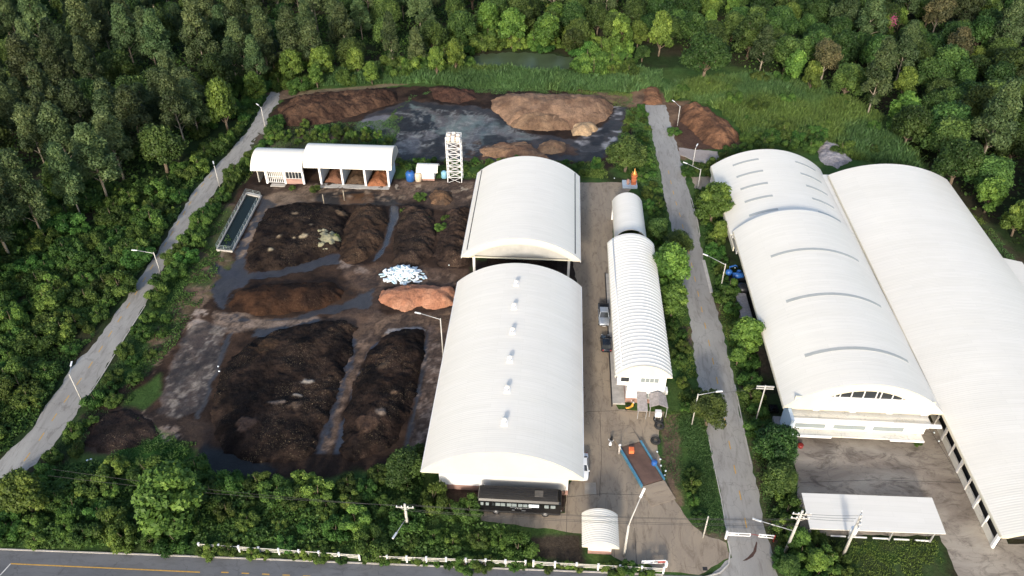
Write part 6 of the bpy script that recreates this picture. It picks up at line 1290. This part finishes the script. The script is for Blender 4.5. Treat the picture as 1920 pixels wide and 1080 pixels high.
spot(1760, 30, 7, TANT[0], 1.1, 'dry_tree', 'tall olive-brown tree above the round tan one', gap=8)
spot(1770, 240, 5, BROAD[3], 1.35, 'dome_tree', 'big dark glossy tree beside the far corner of the longest hall', gap=9)
spot(1862, 330, 5, BROAD[4], 1.0, 'dome_tree', 'dark tree right of the longest hall roof', gap=7)
spot(1165, 70, 5, LIGHT[1], 1.2, 'lone_tree', 'bright rounded tree right of the pond')
spot(1240, 60, 7, LIGHT[2], 1.15, 'vine_tree', 'vine-covered column-like tree beyond the road end', sz=1.5)
spot(960, 65, 4, LIGHT[0], 1.3, 'pond_tree', 'bright leafy tree on the left of the far pond bank', gap=7)
spot(1025, 70, 4, LIGHT[1], 1.35, 'pond_tree', 'bright leafy tree in the middle of the far pond bank', gap=7)
spot(1075, 85, 3, BROAD[1], .85, 'pond_tree', 'green tree on the right of the far pond bank')
spot(1205, 100, 2.5, BROAD[1], .5, 'pond_tree', 'small round tree left of the vine-covered tree')
t = spot(1655, 60, 5, LIGHT[1], 1.3, 'flowering_tree', 'bright tree with a magenta flower patch in the upper right forest', gap=8)
rs = np.random.RandomState(9); c = np.array([.9, -2.0, 7.3]); pts = c + rs.normal(0, 1, (260, 3)) * np.array([.45, .3, .75]); fl = link('flowers', leaves('flowers', pts, rs.normal(0, 1, (260, 3)), .11, M['flower'], rs), t); t.rotation_euler = (0, 0, 0)
# forest, left and back -------------------------------------------------
FL = [(-120, 60), (-101, 100), (-94, 125), (-88, 140), (-84, 165), (-84, 182), (-72, 197), (-45, 202), (-28, 212), (-30, 235), (-15, 245), (10, 255), (40, 262), (40, 300), (-230, 300), (-200, 100)]
n0 = scatter(FL, 13, 70, lambda x, y: put_tree(rnd.choice(BROAD), x, y, rnd.uniform(.8, 1.25), rnd.random() * 6.28, 'understory_tree', 'dark leafy tree growing among the slender plantation trees', 'tree', 'dark trees among the plantation'), 1)
n1 = scatter(FL, 6.2, 295, lambda x, y: put_tree(rnd.choice(TALL), x, y, rnd.uniform(.72, 1.15), rnd.random() * 6.28, 'plantation_tree', 'slender olive-green tree in the dense plantation left of the muddy yard and behind it', 'tree', 'tall plantation trees'), 1)
# mixed trees, right forest
FR = [(40, 262), (34, 225), (44, 218), (60, 205), (72, 185), (80, 165), (84, 150), (88, 130), (92, 118), (92, 90), (180, 90), (220, 300), (40, 300)]
def rf(x, y):
    k2 = rnd.random(); pr = rnd.choice(BROAD) if k2 < .62 else (rnd.choice(LIGHT) if k2 < .85 else (rnd.choice(TALL) if k2 < .975 else rnd.choice(TANT)))
    put_tree(pr, x, y, rnd.uniform(.75, 1.2), rnd.random() * 6.28, 'broadleaf_tree', 'leafy tree in the mixed green forest right of the tall grass field', 'tree', 'mixed forest trees on the right')
n2 = scatter(FR, 6.2, 280, rf, 1)
# back centre strip between pond and top edge
n3 = scatter([(-30, 222), (40, 225), (45, 262), (-20, 250)], 6.5, 50, rf, 0)
# understory at the foot of the plantation edge
n4 = scatter([(-84, 160), (-74, 186), (-45, 196), (-22, 204), (-30, 216), (-48, 206), (-76, 202), (-92, 180)], 4.2, 60, lambda x, y: put_tree(rnd.choice(BUSH + LIGHT[:1]), x, y, rnd.uniform(.7, 1.2), rnd.random() * 6.28, 'edge_bush', 'green bush at the foot of the tall plantation trees', 'bush', 'bushes along the plantation edge'), own=[])
# shrubs between the plantation and the left road
SL = GP([(360, 352), (300, 455), (232, 560), (184, 632), (134, 680), (118, 712), (58, 795), (0, 850), (-120, 900), (-160, 640), (-60, 520), (0, 430), (120, 330), (220, 350), (330, 330), (420, 270), (470, 210), (460, 190), (500, 165), (508, 168), (484, 205), (464, 240), (434, 276), (395, 316)])
def sf(x, y): put_tree(rnd.choice(BUSH + BUSH + BUSHY), x, y, rnd.choice((.35, .45, .6, .75, .9, 1.1)), rnd.random() * 6.28, 'roadside_bush', 'leafy green bush in the thicket left of the narrow road', 'bush', 'bushes left of the narrow road')
n5 = scatter(SL, 2.9, 290, sf, .3, own=[])
# bottom thicket along the fence
SB = GP([(-80, 900), (30, 905), (110, 880), (150, 870), (260, 885), (360, 885), (420, 900), (600, 905), (700, 900), (745, 870), (800, 870), (830, 925), (885, 965), (960, 985), (985, 1010), (1000, 1045), (980, 1050), (700, 1038), (400, 1022), (200, 1026), (0, 1020), (-80, 1020)])
def bf(x, y): put_tree(rnd.choice(BUSH + BUSH + BUSHY), x, y, rnd.choice((.4, .5, .6, .8)), rnd.random() * 6.28, 'fence_bush', 'green bush in the thicket between the muddy yard and the rail fence', 'bush', 'bushes behind the rail fence')
n6 = scatter(SB, 2.7, 190, bf, -.2, own=[])
# creepers spilling through the fence
n6b = scatter(GP([(380, 1030), (985, 1055), (1240, 1072), (1240, 1080), (985, 1070), (640, 1056), (380, 1040)]), 1.1, 46, lambda x, y: put_tree(rnd.choice(BUSHY + BUSH), x, y, rnd.choice((.14, .18, .25, .3, .42)), rnd.random() * 6.28, 'creeper_clump', 'low leafy clump spilling through the white rail fence', 'plant', 'plants spilling through the rail fence'), -5, own=[])
# strip between the left road and the yard
SM = GP([(520, 235), (505, 262), (455, 302), (418, 348), (360, 430), (312, 500), (283, 560), (300, 575), (340, 520), (385, 440), (420, 385), (450, 350), (480, 340), (480, 300), (520, 262)])
n7 = scatter(SM, 2.3, 80, lambda x, y: put_tree(rnd.choice(BUSH), x, y, rnd.uniform(.5, .85), rnd.random() * 6.28, 'strip_bush', 'bush on the strip between the narrow road and the muddy yard', 'bush', 'bushes right of the narrow road'), .1, own=[])
SM2 = GP([(268, 590), (330, 590), (300, 660), (240, 740), (180, 800), (150, 850), (110, 880), (90, 870), (130, 815), (170, 750), (190, 715)])
n8 = scatter(SM2, 2.6, 50, lambda x, y: put_tree(rnd.choice(BUSH), x, y, rnd.uniform(.35, .65), rnd.random() * 6.28, 'strip_bush', 'low bush on the grassy slope between the left road and the dark heaps', 'bush', 'low bushes on the slope'), .2, own=[])
# scrub behind the sheds
n9 = scatter(GP([(490, 262), (560, 235), (640, 240), (720, 255), (745, 275), (735, 300), (600, 270), (500, 272)]), 2.9, 24, lambda x, y: put_tree(rnd.choice(BUSH + BUSHY), x, y, rnd.uniform(.35, .7), rnd.random() * 6.28, 'scrub_bush', 'bush in the scrub behind the two barrel-roofed sheds', 'bush', 'scrub behind the sheds'), -.2, own=[])
n10 = scatter(GP([(745, 305), (780, 298), (840, 305), (900, 305), (1130, 305), (1130, 325), (1090, 328), (900, 325), (750, 328)]), 2.4, 40, lambda x, y: put_tree(rnd.choice(BUSH), x, y, rnd.uniform(.3, .5), rnd.random() * 6.28, 'bank_bush', 'low bush on the green bank before the black basin', 'bush', 'bushes on the basin bank'), -.4, own=[])
# verges of the right road
VL = GP([(1195, 205), (1208, 205), (1222, 260), (1236, 320), (1243, 370), (1257, 430), (1272, 500), (1286, 570), (1296, 640), (1308, 720), (1325, 820), (1340, 890), (1350, 935), (1362, 1000), (1330, 1000), (1290, 970), (1265, 930), (1290, 930), (1285, 800), (1262, 700), (1240, 560), (1215, 430), (1212, 370), (1190, 330), (1165, 240)])
VL2 = GP([(1195, 205), (1206, 205), (1218, 260), (1230, 320), (1236, 370), (1250, 430), (1264, 500), (1276, 570), (1286, 640), (1294, 700), (1300, 770), (1285, 775), (1262, 700), (1240, 560), (1215, 430), (1212, 370), (1190, 330), (1165, 240)])
n11 = scatter(VL2, 2.3, 85, lambda x, y: put_tree(rnd.choice(BUSH), x, y, rnd.uniform(.28, .5), rnd.random() * 6.28, 'verge_bush', 'low bush on the verge between the driveway buildings and the right road', 'bush', 'bushes on the left verge of the right road'), -.9, own=[])
VR = GP([(1300, 372), (1330, 365), (1350, 430), (1372, 470), (1380, 560), (1420, 640), (1450, 720), (1462, 800), (1495, 850), (1495, 1000), (1455, 1030), (1440, 980), (1420, 900), (1400, 800), (1380, 700), (1360, 610), (1345, 560), (1330, 480)])
n11b = scatter(GP([(1285, 880), (1305, 870), (1318, 960), (1310, 985), (1288, 950)]), 2.0, 7, lambda x, y: put_tree(rnd.choice(BUSH), x, y, rnd.uniform(.35, .5), 0, 'verge_bush', 'low bush on the grassy verge right of the weighbridge', 'bush', 'bushes right of the weighbridge'), -.9, own=[])
n12 = scatter(VR, 2.4, 70, lambda x, y: put_tree(rnd.choice(BUSH + BUSHY[:1]), x, y, rnd.uniform(.4, .75), rnd.random() * 6.28, 'verge_bush', 'bush on the verge between the right road and the white halls', 'bush', 'bushes on the right verge of the right road'), .9, own=[])
n13 = scatter(GP([(1285, 320), (1345, 318), (1400, 262), (1480, 245), (1545, 255), (1530, 285), (1440, 275), (1350, 300), (1335, 330), (1290, 330)]), 3.0, 40, lambda x, y: put_tree(rnd.choice(BUSH), x, y, rnd.uniform(.5, .9), rnd.random() * 6.28, 'back_bush', 'bush behind the rear hall near the earth mound', 'bush', 'bushes behind the rear hall'), -.5, own=[])
n15 = scatter(GP([(860, 80), (890, 60), (1000, 62), (1100, 75), (1190, 110), (1180, 150), (1090, 145), (1092, 112), (1060, 98), (960, 94), (895, 98), (875, 112), (850, 125), (780, 140), (760, 125), (830, 105)]), 3.4, 60, lambda x, y: put_tree(rnd.choice(BUSHY + BUSH), x, y, rnd.uniform(.8, 1.5), rnd.random() * 6.28, 'pond_bush', 'dense bush on the banks of the far green pond', 'bush', 'bushes round the far pond'), -2, own=[])
n16 = scatter(FIELD, 5, 75, lambda x, y: put_tree(rnd.choice(BUSH), x, y, rnd.choice((.3, .45, .6, .9)), rnd.random() * 6.28, 'field_bush', 'low bush half sunk in the tall grass field', 'bush', 'bushes in the tall grass field'), 0, own=[])
n14 = scatter(GP([(1440, 1040), (1500, 1020), (1590, 1040), (1590, 1100), (1440, 1100)]), 2.3, 20, lambda x, y: put_tree(rnd.choice(BUSH + BUSHY), x, y, rnd.uniform(.45, .7), rnd.random() * 6.28, 'corner_bush', 'bush in the planted corner below the carport', 'bush', 'bushes in the corner below the carport'), -.6, own=[])
# green weeds on the heaps
for (px, py, s, lab) in ((788, 367, .45, 'green bush left of the small light brown soil pile'), (828, 425, .5, 'green bush between the two right compost heaps'), (835, 408, .35, 'small green bush at the top of the narrow compost heap'), (800, 410, .3, 'tiny green bush on the weedy compost heap'), (757, 395, .3, 'tiny green bush at the back of the weedy compost heap'), (1265, 243, .55, 'bright round bush beside the earth mound lamp post'), (590, 352, .4, 'bright bush in front of the storage shed corner'), (548, 352, .25, 'small dark bush before the office shed step'), (1717, 825, .3, 'tuft of green at the end of the stained low wall'), (1318, 360, .4, 'bush at the foot of the lamp behind the rear hall'), (880, 950, .75, 'round bush left of the black bus'), (1640, 235, .7, 'isolated pale bush in the tall grass field')):
    x, y = G(px, py, 1.0 * s * 2); put_tree(BUSH[int(px) % 5], x, y, s, px, 'small_bush', lab, 'bush')

# ---------------------------------------------------------------- grass and weeds: nobody could count these
def tufts(name, label, polys, n, h, matl, seed, spread=.35, nb=5, wd=.05, tint=(.7, 1.3), patch=None, dry=0):
    rs = np.random.RandomState(seed); X = []; Y = []
    areas = []
    for poly in polys:
        P = np.array(poly); mn, mx = P.min(0), P.max(0); areas.append(np.prod(mx - mn))
    for poly, a in zip(polys, areas):
        P = np.array(poly); mn, mx = P.min(0), P.max(0); k2 = int(n * a / sum(areas) * 2.2); x = rs.uniform(mn[0], mx[0], k2); y = rs.uniform(mn[1], mx[1], k2)
        ok = sdist(x, y, poly) + (fbm(x, y, 3, 3, 9) - .5) * 3 > 0
        for q, m_ in NOGO: ok &= sdist(x, y, q) < -.15
        if patch: ok &= fbm(x, y, patch[0], 3, 33) > patch[1]
        X.append(x[ok]); Y.append(y[ok])
    x = np.concatenate(X)[:n]; y = np.concatenate(Y)[:n]; n = len(x); hh = h * (0.4 + 1.2 * fbm(x, y, 5, 3, seed)) * rs.uniform(.7, 1.3, n)
    x = np.repeat(x, nb) + rs.normal(0, spread * .4, n * nb); y = np.repeat(y, nb) + rs.normal(0, spread * .4, n * nb); hh = np.repeat(hh, nb) * rs.uniform(.6, 1.1, n * nb); m_ = n * nb
    a = rs.uniform(0, 2 * math.pi, m_); w_ = wd * hh / h * rs.uniform(.7, 1.4, m_); lx, ly = rs.normal(.05, .3, m_) * hh, rs.normal(0, .3, m_) * hh
    dx, dy = np.cos(a) * w_, np.sin(a) * w_
    co = np.stack([np.stack([x - dx, y - dy, 0 * x], 1), np.stack([x + dx, y + dy, 0 * x], 1), np.stack([x + lx * .5 + dx * .8, y + ly * .5 + dy * .8, hh * .6], 1), np.stack([x + lx, y + ly, hh], 1)], 1).reshape(-1, 3)
    big = .7 + .8 * fbm(x, y, 8, 4, seed + 2); ti = rs.uniform(*tint, m_) * big; yl = np.clip((fbm(x, y, 12, 3, seed + 5) - .45) * 5, 0, 1) * dry
    c = np.stack([ti * (1 + .9 * yl), ti * (1 + .35 * yl), ti * (1 - .2 * yl)], 1)
    o = link(name, mesh_np(name, co, np.arange(m_ * 4).reshape(-1, 4), None, M[matl], False, np.repeat(c, 4, 0))); return tag(o, label, 'grass', kind='stuff')
tufts('tall_grass', 'tall rank grass filling the field behind the halls and the band behind the muddy basin', [FIELD, BAND], 34000, 1.5, 'leaf_grass', 61, .5, 5, .12, dry=.6)
VERGE_POLYS = [GP([(1275, 760), (1325, 760), (1345, 890), (1362, 1010), (1330, 1000), (1290, 960)]), VL, VR, GP([(1495, 1010), (1760, 1012), (1780, 1100), (1480, 1100)]), SM, SM2, GP([(260, 790), (370, 850), (360, 890), (190, 880), (210, 850)]), GP([(1240, 770), (1285, 770), (1290, 960), (1240, 880)]), SB, GP([(1700, 330), (1780, 400), (1905, 540), (1960, 640), (1960, 560), (1850, 420), (1760, 350)]), GP([(745, 300), (1130, 303), (1140, 335), (745, 332)]), GP([(500, 240), (720, 225), (800, 170), (900, 160), (1190, 175), (1200, 240), (1190, 330), (1150, 300), (1180, 200), (900, 175), (760, 180), (740, 280), (490, 300)])]
tufts('short_grass', 'short green grass on the verges and banks', VERGE_POLYS, 95000, .24, 'leaf_grass', 62, .3, 3, .045, patch=(4, .36), dry=.8)
def weeds(name, label, polys, n, h, seed, size=.2, matl='leaf_weed', patch=(4, .42)):
    rs = np.random.RandomState(seed); X = []; Y = []; areas = [np.prod(np.ptp(np.array(p), axis=0)) for p in polys]
    for poly, a in zip(polys, areas):
        P = np.array(poly); mn, mx = P.min(0), P.max(0); k2 = int(n * a / sum(areas) * 2.4); x = rs.uniform(mn[0], mx[0], k2); y = rs.uniform(mn[1], mx[1], k2); ok = sdist(x, y, poly) + (fbm(x, y, 2.5, 3, 9) - .5) * 3 > 0
        for q, m_ in NOGO: ok &= sdist(x, y, q) < -.1
        ok &= fbm(x, y, patch[0], 3, 71) > patch[1]; X.append(x[ok]); Y.append(y[ok])
    x = np.concatenate(X)[:n]; y = np.concatenate(Y)[:n]; n = len(x); top = h * np.clip((fbm(x, y, 2.2, 3, seed) - .25) * 2, .1, 1.3); z = top * np.sqrt(rs.rand(n)) + .02
    d = np.stack([rs.normal(0, .5, n), rs.normal(0, .5, n), np.ones(n)], 1); o = link(name, leaves(name, np.stack([x, y, z], 1), d, size, M[matl], rs, tint=(.6 + .8 * fbm(x, y, 6, 3, 4)) * rs.uniform(.7, 1.3, n)))
    return tag(o, label, 'weeds', kind='stuff')
weeds('undergrowth', 'low leafy undergrowth filling the gaps between roadside bushes', [SL, SB, SM, SM2], 110000, 1.5, 63, .2, patch=(4, .3))
weeds('verge_weeds', 'low leafy weeds on the road verges', [VL2, VR], 16000, .5, 69, .12, patch=(3, .52))
weeds('forest_undergrowth', 'dark leafy undergrowth on the forest floor', [FL, FR], 110000, 2.2, 64, .42, patch=(6, .3))
weeds('field_weeds', 'patches of leafy weeds in the tall grass field', [FIELD, BAND], 20000, 1.3, 65, .22, patch=(7, .52))
weeds('heap_weeds', 'sprouting weeds and grass patches on the yard edges', [GP([(260, 785), (372, 850), (340, 885), (190, 880)]), GP([(1180, 200), (1210, 205), (1225, 330), (1180, 330), (1140, 300)]), GP([(350, 470), (400, 390), (440, 400), (400, 540), (330, 640), (240, 760), (230, 740), (300, 600)])], 16000, .5, 66, .14, patch=(3, .45))
# loose chips and clods over the heaps and yard
rs = np.random.RandomState(77); yp = GP(YARD); P = np.array(yp); x = rs.uniform(P[:, 0].min(), P[:, 0].max(), 9000); y = rs.uniform(P[:, 1].min(), 128, 9000)
print('TREES', n0, n1, n2, n3, n4, n5, n6, n6b, n7, n8, n9, n10, n11, n12, n13, n14)
